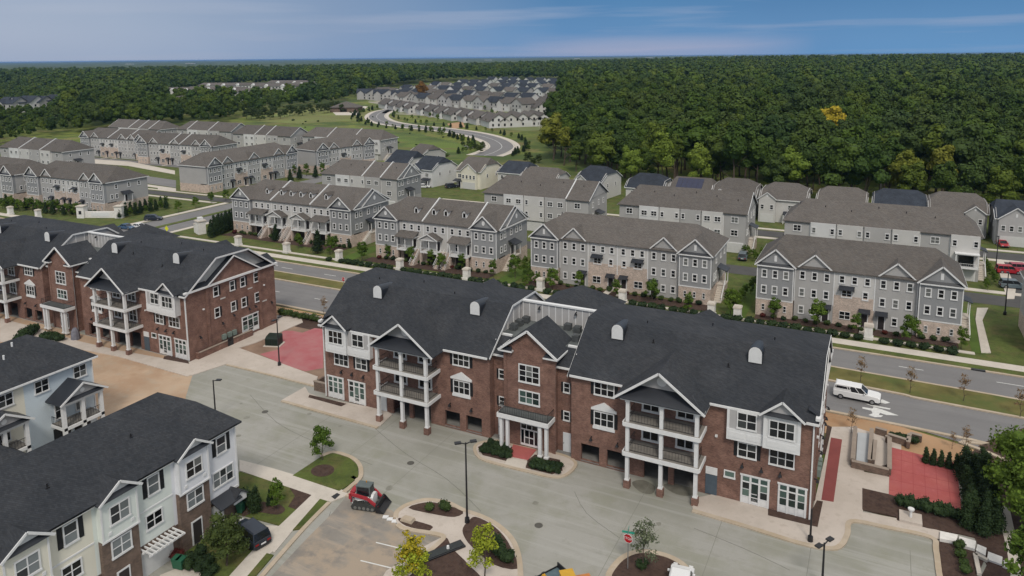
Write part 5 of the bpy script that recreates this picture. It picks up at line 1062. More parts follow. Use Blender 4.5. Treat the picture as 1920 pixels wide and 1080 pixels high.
far_row((925, 240), (1032, 236), 5, [0, 4], R(40), 'in the white gabled row by the wood edge', 'houses by the wood edge', 1)
far_row((1010, 218), (1064, 178), 5, [4, 0], R(40), 'in the row climbing along the wood', 'houses climbing along the wood', 2)
far_row((745, 194), (985, 212), 11, [1, 6, 3], R(-20), 'in the second row above the winding road', 'second row of houses')
far_row((676, 186), (775, 192), 6, [3, 6], R(30), 'in the grey cluster left of the far estate', 'grey houses left of the far estate', 1)
far_row((700, 182), (1000, 200), 12, [6, 1, 3, 5], R(-20), 'in the third row of the far estate', 'third row of houses')
far_row((745, 176), (1050, 186), 12, [3, 2, 1], R(-15), 'in the fourth row of the far estate', 'fourth row of houses')
far_row((800, 169), (1062, 176), 11, [5, 1, 3, 2], R(-15), 'in the fifth row of the far estate', 'fifth row of houses')
far_row((850, 163), (1072, 168), 9, [2, 3, 5], R(-10), 'in the sixth row of the far estate', 'sixth row of houses', 3)
far_row((905, 157), (1072, 161), 7, [5, 2], R(-10), 'in the last row of the far estate', 'last row of houses', 3)
far_row((0, 212), (105, 206), 6, [3, 2, 5], R(10), 'among the trees at the far left', 'houses at the far left', 2, 0, 1.4)
far_row((165, 198), (240, 196), 3, [6, 3], R(20), 'behind the left tree belt', 'houses behind the left tree belt', 2)
far_row((290, 205), (345, 204), 2, [6], R(20), 'half hidden in the left tree belt', 'houses half hidden by trees', 1)
# the far apartment complex
def far_block(i, u, v, L, rz):
    x, y = G(u, v); P = empty('apartment_block', (x, y, 0), rz, ['leftmost', 'second', 'third', 'fourth', 'fifth', 'sixth', 'seventh', 'eighth', 'rightmost'][i] + ' long pale grey apartment block in the clearing beyond the left tree belt', 'apartment block', 'far apartment blocks')
    MB().box(0, L, 0, 14, 0, 10.5).obj('wall', Mt['s_light' if i % 2 else 's_panel'], P)
    rf = MB(); rf.slab([(-.6, -.6, 10.4), (L + .6, -.6, 10.4), (L - 5, 7, 14), (5, 7, 14)], .2); rf.slab([(L + .6, 14.6, 10.4), (-.6, 14.6, 10.4), (5, 7, 14), (L - 5, 7, 14)], .2); rf.add([(L + .6, -.6, 10.4), (L + .6, 14.6, 10.4), (L - 5, 7, 14)], [(0, 1, 2)]); rf.add([(-.6, 14.6, 10.4), (-.6, -.6, 10.4), (5, 7, 14)], [(0, 1, 2)]); rf.obj('roof', Mt['roof_tan'], P)
    wm = cached('fbw', lambda: MB().box(-1.1, 1.1, -.08, 0, 0, 1.7).mesh('window', MATS['window_glass']))
    for k in range(int(L / 5)):
        for z in (1.2, 4.3, 7.4): link('window', wm, P, (2.5 + k * 5, 0, z))
    for k in range(2): MB().box(L * (.25 + .4 * k), L * (.25 + .4 * k) + 5, -1.5, -.001, 0, 10.4).yprism([(L * (.25 + .4 * k) - .3, 10.41), (L * (.25 + .4 * k) + 5.3, 10.41), (L * (.25 + .4 * k) + 2.5, 13)], -1.8, 3).obj('stair_bay', Mt['s_white'], P)
for i, (u, v, L, rz) in enumerate(((305, 186, 45, R(15)), (345, 184, 48, R(15)), (390, 185, 50, R(15)), (445, 190, 34, R(60)), (372, 174, 60, R(12)), (425, 174, 60, R(15)), (478, 176, 60, R(15)), (500, 168, 70, R(12)), (545, 172, 60, R(12)))): far_block(i, u, v, L, rz)
sheet('estate_ground', [G(u, v) for u, v in [(715, 212), (735, 200), (690, 192), (700, 178), (800, 165), (900, 156), (1070, 158), (1060, 185), (1035, 225), (1030, 243), (985, 246), (925, 240), (870, 228), (800, 218)]], .03, mat('estate_ground', (.33, .30, .26), .9, .12, .02, c2=(.37, .34, .30), patch=[(.02, (.12, .15, .04), .5, .05, .9)]))
ch = empty('clubhouse', (*G(650, 209), 0), R(20), 'low clubhouse with brown pyramid roof beside the winding road', 'clubhouse')
MB().box(-12, 12, -8, 8, 0, 4).obj('wall', Mt['brick_brown'], ch); hp = MB(); b4 = [(-13, -9, 4), (13, -9, 4), (13, 9, 4), (-13, 9, 4)]
for i in range(4): hp.add([b4[i], b4[(i + 1) % 4], (0, 0, 9)], [(0, 1, 2)])
hp.obj('roof', Mt['roof_tan'], ch); MB().box(-3, 3, -8.1, -8, 0, 2.6).obj('window', MATS['window_glass'], ch)
# ---------------------------------------------------------------- trees, shrubs, woods
_O = 'zeroth first second third fourth fifth sixth seventh eighth ninth tenth eleventh twelfth thirteenth fourteenth fifteenth sixteenth seventeenth eighteenth nineteenth'.split()
def nth(i):
    if i < 20: return _O[i]
    t = 'twent thirt fort fift sixt sevent eight ninet'.split()[i // 10 - 2]; return t + 'ieth' if i % 10 == 0 else f'{t}y-{_O[i % 10]}'
def leaf_cloud(lobes, n, size, rs, flat=.8, core=True, spread=.22, jit=.5):
    """n small leaf clumps spread through a set of lobes (cx,cy,cz,rx,rz)"""
    vol = np.array([l[3] ** 2 * l[4] for l in lobes]) ** .75; pick = rs.choice(len(lobes), n, p=vol / vol.sum()); L = np.array(lobes)[pick]
    d = rs.normal(size=(n, 3)); d /= np.linalg.norm(d, axis=1)[:, None]
    low = d[:, 2] < -.35; d[low, 2] *= .5
    r = 1 - np.abs(rs.normal(size=n)) * spread + rs.normal(size=n) * .05
    c = L[:, :3] + d * np.stack([L[:, 3], L[:, 3], L[:, 4]], 1) * r[:, None]
    nr = d + rs.normal(size=(n, 3)) * jit; nr /= np.linalg.norm(nr, axis=1)[:, None]
    a = np.cross(nr, rs.normal(size=(n, 3))); a /= np.linalg.norm(a, axis=1)[:, None]; b = np.cross(nr, a)
    s = size * rs.uniform(.6, 1.3, n)[:, None]
    k = rs.uniform(.5, 1.0, (n, 4))[:, :, None]
    q = np.stack([c + a * s * k[:, 0], c + b * s * flat * k[:, 1] + nr * s * .2, c - a * s * k[:, 2], c - b * s * flat * k[:, 3] + nr * s * .15], 1).reshape(-1, 3)
    f = np.arange(n * 4).reshape(n, 4)
    return q, f
def blob(mb, c, rx, rz, rs, nu=7, nv=5):
    ph = rs.uniform(0, 6.28); rings = []
    for j in range(1, nv):
        t = math.pi * j / nv; rings.append([(c[0] + rx * math.sin(t) * math.cos(2 * math.pi * i / nu + ph) * rs.uniform(.85, 1.1), c[1] + rx * math.sin(t) * math.sin(2 * math.pi * i / nu + ph) * rs.uniform(.85, 1.1), c[2] + rz * math.cos(t)) for i in range(nu)])
    mb.loft(rings)
def crown_mesh(name, lobes, n, size, seed, m, core=.72, extra=None, spread=.22, jit=.5):
    rs = np.random.default_rng(seed); q, f = leaf_cloud(lobes, n, size, rs, spread=spread, jit=jit); mb = MB()
    if core:
        for l in lobes: blob(mb, l[:3], l[3] * core, l[4] * core, rs)
    b = len(mb.v); vs = mb.v + [tuple(x) for x in q.tolist()]; fs = mb.f + [tuple(b + i for i in t) for t in f.tolist()]
    me = bpy.data.meshes.new(name); me.from_pydata(vs, [], fs); me.materials.append(m); me.update(); return me
def lobes_broad(rs, h, r, n=9, base=.38):
    out = [(0, 0, h * .66, r * .72, h * .26)]
    for i in range(n):
        a = 2.4 * i + rs.uniform(-.4, .4); k = (i + .5) / n; zz = h * (base + (.93 - base) * k); rad = r * .62 * math.sqrt(max(.05, 1 - ((k - .35) / .75) ** 2)) * rs.uniform(.8, 1.15)
        s = r * rs.uniform(.34, .5) * (1.1 - .35 * k); out.append((rad * math.cos(a), rad * math.sin(a), zz, s, s * rs.uniform(.75, 1.0)))
    return out
def trunk_mesh(name, h, r, seed, limbs=4, top=.75):
    rs = np.random.default_rng(seed); mb = MB(); p = Vector((0, 0, -.2)); rr = r
    for k in range(4):
        q = Vector((rs.uniform(-.03, .03) * h, rs.uniform(-.03, .03) * h, h * top * (k + 1) / 4)); mb.tube(p, q, rr, rr * .72, 7); 
        if k: 
            for j in range(limbs // 2): a = rs.uniform(0, 6.28); mb.tube(p, p + Vector((math.cos(a) * h * .18, math.sin(a) * h * .18, h * .14)), rr * .5, rr * .15, 5)
        p, rr = q, rr * .72
    return mb.mesh(name, Mt['trunk'])
def recol(me, m): c = me.copy(); c.materials.clear(); c.materials.append(m); return c
rsf = np.random.default_rng(3)
FOR = []                                   # forest crowns, unit height 18 m
for i in range(7):
    hh, r = 18, [5.2, 5.8, 4.6, 6.2, 4.2, 5.4, 3.6][i]
    FOR.append((crown_mesh('crown', lobes_broad(rsf, hh, r, [7, 8, 6, 9, 6, 8, 6][i], [.36, .34, .4, .36, .42, .3, .5][i]), 1700, .62, 100 + i, Mt['l_forest'], jit=.32, core=.84, spread=.14), trunk_mesh('trunk', hh, .32, 200 + i)))
FOR_FAR = [crown_mesh('crown', lobes_broad(rsf, 18, r, 7), 260, 1.3, 300 + i, Mt['l_forest'], core=.9, jit=.25, spread=.12) for i, r in enumerate((5.4, 6.2, 4.8, 5.8))]
TINTS = {'yellow': 'w_yellow', 'lime': 'w_lime', 'orange': 'l_orange', 'gold': 'l_gold'}
CLEAR = [[(-900, -300), (-900, 190), *[G(u, v) for u, v in [(-60, 284), (0, 276), (60, 262), (130, 251), (260, 243), (400, 235), (445, 224), (480, 215), (560, 204), (620, 197), (640, 191), (668, 183), (725, 165), (800, 155), (900, 151), (1000, 152), (1078, 154), (1070, 172), (1052, 205), (1042, 235), (1034, 258)]], (-133, 298), (-104, 264), (-80, 247), (0, 239), (60, 237), (300, 232), (900, 200), (900, -300)],
         [G(u, v) for u, v in [(296, 190), (330, 172), (470, 160), (600, 160), (600, 178), (560, 186), (440, 197), (300, 197)]],
         [G(u, v) for u, v in [(-20, 202), (110, 198), (112, 216), (-20, 222)]], [G(u, v) for u, v in [(150, 192), (245, 190), (245, 201), (150, 204)]]]
def inside(P, x, y):
    r = np.zeros(len(x), bool); n = len(P)
    for i in range(n):
        (x1, y1), (x2, y2) = P[i], P[(i + 1) % n]
        c = ((y1 > y) != (y2 > y)) & (x < (x2 - x1) * (y - y1) / ((y2 - y1) or 1e-9) + x1); r ^= c
    return r
def in_view(x, y, m=5): a = np.degrees(np.arctan2(x, y)); return (a > -63 - m) & (a < 9 + m)
def grid_pts(r0, r1, sp, jit=.42):
    xs = np.arange(-r1, r1 * .35, sp); ys = np.arange(-20, r1, sp); X, Y = np.meshgrid(xs, ys); X = X.ravel() + rng.uniform(-sp * jit, sp * jit, X.size); Y = Y.ravel() + rng.uniform(-sp * jit, sp * jit, Y.size)
    d = np.hypot(X, Y); k = (d >= r0) & (d < r1) & in_view(X, Y)
    X, Y = X[k], Y[k]
    for P in CLEAR: o = ~inside(P, X, Y); X, Y = X[o], Y[o]
    return X, Y
near = grid_pts(150, 700, 9.2, .5); far1 = grid_pts(700, 1500, 12, .5); far2 = grid_pts(1500, 2500, 17, .5)
d = np.hypot(*near); front = np.argsort(d + np.where(near[0] < -300, 60, 0))[:285]
def project(x, y, z):
    v = Vector((x, y, z - H)); w_ = v.dot(fwd); return CX + F_PX * v.dot(rt) / w_, CY - F_PX * v.dot(up) / w_
marks = [((1225, 290), 'lime'), ((1180, 300), 'lime'), ((1310, 305), 'lime'), ((1570, 270), 'yellow'), ((1690, 290), 'yellow'), ((1750, 300), 'yellow'), ((1575, 222), 'gold'), ((1495, 325), 'lime'), ((1840, 235), 'yellow'), ((1900, 270), 'yellow'), ((1040, 270), 'yellow'), ((1130, 230), 'yellow'), ((85, 230), 'yellow'), ((200, 195), 'yellow'), ((110, 215), 'yellow')]
pj = [project(near[0][i], near[1][i], 14) for i in front]; tint = {}
for (mu, mv), t in marks:
    k = min(range(len(front)), key=lambda j: hyp(pj[j][0] - mu, (pj[j][1] - mv) * 1.6)); tint[int(front[k])] = t
ADJ = {'lime': 'fresh green', 'yellow': 'yellow-green', 'gold': 'golden yellow', 'orange': 'orange', None: 'dark green'}
SEEN = {}
def wood_place(x, y, u):
    if x < -330: return 'in the belt above the left townhouses' if u > 150 else 'in the belt at the far left'
    where = ('beside the winding road' if u < 1120 else 'behind the solar panel house' if u < 1340 else 'behind the white front gable' if u < 1530 else 'near the bare tree' if u < 1700 else 'at the right edge')
    dd = y - 240 - max(0, -x - 60) * .6; return where + (', front row' if dd < 11 else ', second row' if dd < 21 else ', third row' if dd < 31 else ', deeper in')
def belt(x, y): a = math.degrees(math.atan2(x, y)); return .5 if a < -58.3 else .68 if a > -52.5 else .88
CP = {}
for i in front:
    i = int(i); x, y = float(near[0][i]), float(near[1][i]); k = i % 7; t = tint.get(i); s = (random.uniform(.78, 1.25) if random.random() < .8 else random.uniform(1.25, 1.5)) * (belt(x, y) if x < -300 else .95); u = project(x, y, 10)[0]
    e = empty('forest_tree', (x, y, float(hill(x, y)) - .05), random.uniform(0, 6.28)); e.scale = (s * random.uniform(.9, 1.15),) * 2 + (s,)
    cm = FOR[k][0] if not t else cached(('tint', k, t), lambda: recol(FOR[k][0], Mt[TINTS[t]]))
    link('trunk', FOR[k][1], e); link('crown', cm, e)
    size = 'tall' if s > 1.12 else 'short' if s < .95 else 'mid-height'
    lb = f"{size} {ADJ[t]} tree {wood_place(x, y, u)}"; SEEN.setdefault(lb, []).append((u, e))
for lb, es in SEEN.items():
    es.sort(key=lambda t_: t_[0])
    for j, (u_, e) in enumerate(es): tag(e, lb + (f', {nth(j + 1)} from left' if len(es) > 1 else ''), 'tree', 'trees of the wood')
# bare tree at the front of the wood
bt = empty('bare_tree', (*G(1650, 375), 0), 0, 'bare grey tree with pale trunk at the front of the wood', 'tree')
mb = MB(); mb.tube((0, 0, 0), (.2, 0, 9), .4, .28, 8).tube((.2, 0, 9), (0, .2, 15), .28, .15, 7)
for k in range(16):
    a = k * 2.4; z0 = 7 + k * .5; l = 3.6 - k * .12; p = Vector((.15, 0, z0)); q = p + Vector((math.cos(a) * l, math.sin(a) * l, l * .8)); mb.tube(p, q, .13, .05, 5)
    for j in (-.6, .6): mb.tube(p.lerp(q, .6), p.lerp(q, .6) + Vector((math.cos(a + j) * 1.5, math.sin(a + j) * 1.5, 1.3)), .05, .02, 4)
mb.obj('trunk', mat('pale_bark', (.20, .18, .16), .9, .2, 2), bt)
for (u, v), t in (((1330, 137), 'orange'), ((1368, 158), 'orange'), ((1765, 176), 'orange'), ((1785, 184), 'orange'), ((1742, 131), 'orange'), ((1720, 121), 'gold'), ((1425, 178), 'yellow'), ((1665, 120), 'yellow'), ((790, 150), 'orange'), ((1120, 155), 'yellow')):
    x, y = G(u, v, 24); hz = float(hill(x, y)); e = empty('autumn_tree', (x, y, hz), 0, f"{ADJ[t]} tree far out, " + {1330: 'left of the other orange crown', 1368: 'below and right of the first orange crown', 1765: 'left half of the broad orange crown at right', 1785: 'right half of the broad orange crown', 1742: 'near the horizon at right', 1720: 'just left of an orange crown near the horizon', 1425: 'in the middle of the wood', 1665: 'small, near the horizon', 790: 'behind the far estate', 1120: 'at its left end near the horizon'}[u], 'tree')
    e.scale = (1.35, 1.35, 1.3); link('trunk', FOR[0][1], e); link('crown', cached(('tf', t), lambda: recol(FOR[0][0], Mt[TINTS[t]])), e)
# everything farther back is one wood
src = bpy.data.collections.new('wood_sources'); srcf = bpy.data.collections.new('wood_far_sources')
for i, (c, t) in enumerate(FOR): o = bpy.data.objects.new(f'wood_{i}', c); src.objects.link(o)
for i, c in enumerate(FOR_FAR): o = bpy.data.objects.new(f'woodfar_{i}', c); srcf.objects.link(o)
def scatter(name, X, Y, coll, smin, smax, ncol):
    n = len(X); Z = hill(X, Y); me = bpy.data.meshes.new(name); me.vertices.add(n); me.vertices.foreach_set('co', np.stack([X, Y, Z], 1).ravel().astype('f'))
    a = me.attributes.new('scl', 'FLOAT', 'POINT'); a.data.foreach_set('value', (np.where(rng.random(n) < .82, rng.uniform(smin, smax * .92, n), rng.uniform(smax * .95, smax * 1.18, n)) * np.where((X < -300) & (Y < 720), np.where(np.degrees(np.arctan2(X, Y)) < -58.3, .5, np.where(np.degrees(np.arctan2(X, Y)) > -52.5, .68, .88)), 1.0)).astype('f'))
    a = me.attributes.new('rot', 'FLOAT', 'POINT'); a.data.foreach_set('value', rng.uniform(0, 6.28, n).astype('f'))
    a = me.attributes.new('idx', 'INT', 'POINT'); a.data.foreach_set('value', rng.integers(0, ncol, n).astype('i'))
    o = link(name, me); g = bpy.data.node_groups.new(name, 'GeometryNodeTree'); g.interface.new_socket('Geometry', in_out='INPUT', socket_type='NodeSocketGeometry'); g.interface.new_socket('Geometry', in_out='OUTPUT', socket_type='NodeSocketGeometry')
    gi, go = g.nodes.new('NodeGroupInput'), g.nodes.new('NodeGroupOutput'); ip = g.nodes.new('GeometryNodeInstanceOnPoints'); ci = g.nodes.new('GeometryNodeCollectionInfo'); mp_ = g.nodes.new('GeometryNodeMeshToPoints')
    ci.inputs['Collection'].default_value = coll; ci.inputs['Separate Children'].default_value = True; ci.inputs['Reset Children'].default_value = True
    def at(nm, ty): q = g.nodes.new('GeometryNodeInputNamedAttribute'); q.data_type = ty; q.inputs[0].default_value = nm; return q.outputs[0]
    cx = g.nodes.new('ShaderNodeCombineXYZ'); g.links.new(at('rot', 'FLOAT'), cx.inputs[2])
    g.links.new(gi.outputs[0], mp_.inputs[0]); g.links.new(mp_.outputs[0], ip.inputs['Points']); g.links.new(ci.outputs[0], ip.inputs['Instance']); ip.inputs['Pick Instance'].default_value = True
    g.links.new(at('idx', 'INT'), ip.inputs['Instance Index']); g.links.new(cx.outputs[0], ip.inputs['Rotation']); g.links.new(at('scl', 'FLOAT'), ip.inputs['Scale']); g.links.new(ip.outputs[0], go.inputs[0])
    md = o.modifiers.new('scatter', 'NODES'); md.node_group = g
    return tag(o, 'broad dark green wood of mixed trees stretching back to the horizon' if 'far' not in name else 'distant woodland reaching the blue horizon', 'wood', kind='stuff')
rest = np.ones(len(near[0]), bool); rest[front] = False
scatter('wood', near[0][rest], near[1][rest], src, .72, 1.4, 7)
scatter('wood_far', np.concatenate([far1[0], far2[0]]), np.concatenate([far1[1], far2[1]]), srcf, .85, 1.55, 4)
# beyond 2.4 km the tree tops run together into one canopy
def canopy():
    from mathutils import noise
    rr = np.geomspace(2250, 31000, 90); aa = np.radians(np.linspace(-74, 20, 420)); v = []; f = []; n = len(aa)
    for r in rr:
        for a in aa:
            x, y = r * math.sin(a), r * math.cos(a); fade = min(1, (r - 2250) / 300)
            b = noise.noise((x * .012, y * .012, 0)) * 3.5 + noise.noise((x * .05, y * .05, 3)) * 2.5 + noise.noise((x * .0009, y * .0009, 7)) * 6 * min(1, r / 9000)
            v.append((x, y, float(hill(np.array(x), np.array(y))) + (15.5 + b) * fade))
    for k in range(len(rr) - 1):
        for i in range(n - 1): a = k * n + i; f.append((a, a + 1, a + n + 1, a + n))
    mb = MB(); mb.add(v, f); o = mb.obj('wood_canopy', mat('distant_canopy', (.040, .062, .022), .95, .35, .004, c2=(.062, .085, .028), bump=.0, patch=[(.02, (.06, .07, .03), .6, .05, .5), (.0012, (.10, .10, .05), .68, .02, .6)]))
    return tag(o, 'treetops of the farthest woodland below the horizon', 'wood', kind='stuff')
canopy()
# ----- garden trees, conifers and shrubs
rs2 = np.random.default_rng(11)
def lob_col(h, r, n=6): return [(rs2.uniform(-.1, .1) * r, rs2.uniform(-.1, .1) * r, h * (.15 + .8 * i / n), r * (1 - .75 * (i / n)) * 1.0, h / n * .9) for i in range(n)]
TREE = {
 'street': (crown_mesh('crown', lobes_broad(rs2, 6, 1.9, 9, .32), 1300, .2, 21, Mt['l_street'], core=.55), trunk_mesh('trunk', 6, .09, 22), 6),
 'street2': (crown_mesh('crown', lobes_broad(rs2, 6, 1.5, 8, .25), 1100, .2, 23, Mt['l_street'], core=.5), trunk_mesh('trunk', 6, .08, 24), 6),
 'conifer': (crown_mesh('crown', lob_col(5, 1.25, 7), 1300, .16, 25, Mt['l_dark'], core=.7), trunk_mesh('trunk', 4, .08, 26), 5),
 'column': (crown_mesh('crown', lob_col(3.4, .8, 6), 700, .13, 27, Mt['l_dark'], core=.8), trunk_mesh('trunk', 2, .05, 28), 3.4),
 'lime': (crown_mesh('crown', lobes_broad(rs2, 6, 1.5, 10, .3), 1500, .15, 29, Mt['l_lime'], core=.0, spread=.4), trunk_mesh('trunk', 6, .08, 30), 6),
 'gold': (crown_mesh('crown', lobes_broad(rs2, 6, 1.6, 10, .25), 1500, .15, 31, Mt['l_lime'], core=.0, spread=.4), trunk_mesh('trunk', 6, .08, 32), 6),
 'grey': (crown_mesh('crown', lobes_broad(rs2, 6, 1.3, 9, .3), 900, .13, 33, Mt['l_grey'], core=.0, spread=.5), trunk_mesh('trunk', 6, .07, 34), 6),
 'dry': (crown_mesh('crown', lobes_broad(rs2, 4, .9, 7, .35), 420, .1, 35, Mt['l_dry'], core=.0, spread=.6), trunk_mesh('trunk', 4, .05, 36, 8), 4),
 'big': (crown_mesh('crown', lobes_broad(rs2, 11, 5.0, 14, .25), 6500, .24, 37, Mt['l_street'], core=.6), trunk_mesh('trunk', 11, .25, 38), 11),
 'dark': (crown_mesh('crown', lobes_broad(rs2, 6, 2.0, 10, .25), 2600, .15, 39, leafmat('olive_leaves', [(.040, .062, .018), (.05, .07, .02)]), core=.6), trunk_mesh('trunk', 6, .1, 40), 6),
}
def tree(kind, at, h, label, group=None, name='garden_tree', cat='tree', px=True, z=0.0, wx=1.0):
    x, y = G(*at, z) if px else at; c, t, H0 = TREE[kind]; e = empty(name, (x, y, z), random.uniform(0, 6.28), label, cat, group); s = h / H0; e.scale = (s * wx, s * wx, s)
    link('trunk', t, e); link('crown', c, e); return e
tree('street', (605, 864), 4.6, 'young leafy tree at the tip of the grass island', wx=.95); tree('grey', (1206, 1072), 5.7, 'thin grey-green sapling in the dark bed beside the stop sign', wx=1.15)
TREE['goldtop'] = (crown_mesh('crown', lobes_broad(rs2, 6, 1.2, 8, .45), 900, .15, 41, Mt['l_gold'], core=.0, spread=.4), TREE['gold'][1], 6)
tree('lime', (908, 1088), 5.8, 'bright lime green sapling on the traffic island behind the lamp post'); g_ = tree('gold', (775, 1122), 5.5, 'yellow-topped lime sapling at the bottom edge, left of the path', wx=1.2)
link('crown', TREE['goldtop'][0], g_, (0, 0, 1.0))
tree('dark', (425, 1062), 5.3, 'olive green garden tree in front of the near pastel row, by the parked dark car', wx=1.2); tree('street2', (521, 955), 3.6, 'small yellowish tree in the lawn behind the parked dark car')
tree('big', (1932, 985), 10.5, 'large leafy tree at the right edge beside the red patio', wx=1.0); tree('big', (1990, 1030), 9, 'large tree mostly cut off by the right edge', wx=.9); tree('street', (1925, 1120), 7, 'leafy tree in the bottom right corner')
for i, (u, v) in enumerate(((1613, 716), (1706, 737), (1806, 752), (1912, 782))): tree('dry', (u, v), 4.2, ['first', 'second', 'third', 'fourth'][i] + ' brown-leaved sapling in the median, counted from the white pickup', 'dry saplings in the median', z=.1)
for i, (u, v, hh) in enumerate(((1596, 812, 3.6), (1810, 845, 3.4), (608, 592, 4.0), (1785, 842, 2.4))): tree('dry', (u, v), hh, ['thin bare sapling in the clay verge behind the building corner', 'thin yellowish sapling in the clay verge by the kerb bend', 'bare sapling between the road and the left roof corner', 'small sapling beside the kerb bend'][i])
def shrub_mesh(seed, m, n=240, s=.12): 
    rs = np.random.default_rng(seed); return crown_mesh('shrub', [(rs.uniform(-.25, .25), rs.uniform(-.25, .25), .35 + .2 * rs.uniform(), .42, .42) for _ in range(4)], n, s, seed, m, core=.8)
SH = [shrub_mesh(50 + i, Mt['l_dark']) for i in range(3)] + [shrub_mesh(54 + i, Mt['hedge']) for i in range(3)] + [shrub_mesh(58, leafmat('red_leaves', [(.06, .012, .012), (.08, .02, .015)]))]
def shrub(x, y, s, label, group, k=None, z=0.0, sz=1.0): 
    o = link('shrub', SH[k if k is not None else random.randrange(3)], None, (x, y, z), random.uniform(0, 6.28)); o.scale = (s, s, s * sz); return tag(o, label, 'shrub', group)
def shrubs_px(pts, s, label, group, k=None, z=.1, sz=1.0, jit=.15):
    for q_, (u, v) in enumerate(sorted(pts)): x, y = G(u, v, z); shrub(x + random.uniform(-jit, jit), y + random.uniform(-jit, jit), s * random.uniform(.85, 1.15), label + (f', {nth(q_ + 1)} from left' if len(pts) > 1 else ''), group, k, z, sz)
def line_px(a, b, n): return [(a[0] + (b[0] - a[0]) * (i + .5) / n, a[1] + (b[1] - a[1]) * (i + .5) / n) for i in range(n)]
shrubs_px(line_px((902, 847), (955, 860), 8) + line_px((910, 840), (958, 851), 8) + line_px((916, 834), (950, 842), 6), .85, 'evergreen shrub, bed left of the entrance path', 'shrubs left of the entrance', 1)
shrubs_px(line_px((996, 877), (1052, 888), 8) + line_px((1003, 869), (1050, 880), 8), .85, 'evergreen shrub, bed right of the entrance path', 'shrubs right of the entrance', 2)
shrubs_px([(809, 958)], 1.1, 'left one of two small round shrubs on the traffic island tip', 'shrub pair on the island', 4); shrubs_px([(833, 959)], 1.1, 'right one of two small round shrubs on the traffic island tip', 'shrub pair on the island', 4)
shrubs_px([(936, 1036)], 1.5, 'round shrub behind the lime sapling', 'island shrubs', 0); shrubs_px([(948, 1053)], 1.3, 'lower round shrub behind the lime sapling', 'island shrubs', 0)
shrubs_px([(1206, 1066)], 1.0, 'small dark shrub at the foot of the grey-green sapling', None, 0, sz=.8)
shrubs_px(line_px((1680, 946), (1800, 974), 7), 1.15, 'round dark shrub along the near edge of the red patio', 'shrubs along the red patio', 0, sz=1.2)
for i, (u, v) in enumerate(line_px((1728, 868), (1800, 884), 5)): tree('column', (u, v), 2.2, f'small conifer, {nth(i + 1)} from left in the row behind the red patio', 'conifers behind the red patio', 'conifer')
for i, (u, v) in enumerate(line_px((1806, 880), (1824, 985), 8) + line_px((1822, 885), (1850, 975), 7) + line_px((1840, 880), (1862, 960), 5)): tree('conifer', (u, v), random.uniform(2.6, 3.8), f'dark conifer, number {nth(i + 1)} in the dense screen right of the red patio', 'conifer screen right of the red patio', 'conifer', wx=1.2)
for i, (u, v) in enumerate(((1812, 990), (1845, 1005), (1850, 985), (1866, 1000))): tree('conifer', (u, v), 4.0, f'dark conifer, {nth(i + 1)} from left below the dense screen, beside the stepped path', 'conifers by the stepped path', 'conifer')
shrubs_px(line_px((1800, 1020), (1808, 1085), 4), .9, 'pale flowering shrub in the bed at the bottom right', 'pale shrubs', 4); shrubs_px(line_px((1672, 822), (1720, 832), 5), 1.0, 'dark shrub in the raised bed behind the planters', 'shrubs behind the planters', 0)
shrubs_px([(452, 946), (467, 950)], 1.5, 'clipped shrub at the near pastel row corner', 'clipped shrubs at the row corner', 0, sz=1.3); tree('conifer', (480, 962), 3.2, 'dark columnar conifer in the lawn bed beside the near pastel row', name='conifer'); tree('column', (507, 948), 2.0, 'small dark conifer right of the columnar one', name='conifer')
shrubs_px([(362, 1058), (378, 1072), (392, 1058), (400, 1072), (372, 1045), (388, 1085), (352, 1068)], 1.25, 'dense dark shrub beside the green bins', 'shrubs by the green bins', 1); shrubs_px([(330, 1052)], 1.3, 'reddish shrub by the garage of the near row', None, 6)
shrubs_px(line_px((40, 640), (68, 622), 5), 1.9, 'dark shrub left of the left brick building porch', 'shrubs left of the left porch', 1, z=0); shrubs_px(line_px((82, 636), (118, 640), 6), 1.5, 'dark shrub right of the left brick building porch', 'shrubs right of the left porch', 2, z=0)
shrubs_px(line_px((525, 590), (600, 604), 9), 1.3, 'low shrub in the dark bed behind the red patio, by the road', 'shrubs in the road bed', 3, z=0)
# hedge along the path in front of the grey rows, foundation planting
for i in range(66):
    x = -112 + i * 1.9
    if min(abs(x - p) for p in (-110, -93, -76, -59, -42, -25, 0)) > 1.2: shrub(x, 126.6 + random.uniform(-.2, .2), random.uniform(1.35, 1.75), f'dark shrub, {nth(i + 1)} from left in the hedge along the far roadside pavement', 'roadside hedge, ' + ('left' if x < -70 else 'middle' if x < -25 else 'right'), 0, .0, .8)
for (x0, x1, yy, nm) in ((-18.2, 12.5, 131.2, 'the row nearest the pickup'), (-63, -27, 132.4, 'the six-unit row'), (-103.5, -72.5, 133.2, 'the right porch row'), (-154, -115.5, 137.2, 'the left porch row'), (-248, -210, 138.2, 'the monument row')):
    for i in range(int((x1 - x0) / 1.75)): shrub(x0 + 1 + i * 1.75, yy + random.uniform(-.5, .4), random.uniform(.8, 1.25), f'foundation shrub, {nth(i + 1)} from left along the base of {nm}', f'foundation shrubs of {nm}', random.choice((0, 1, 3, 4, 5)) if i % 11 else 6)
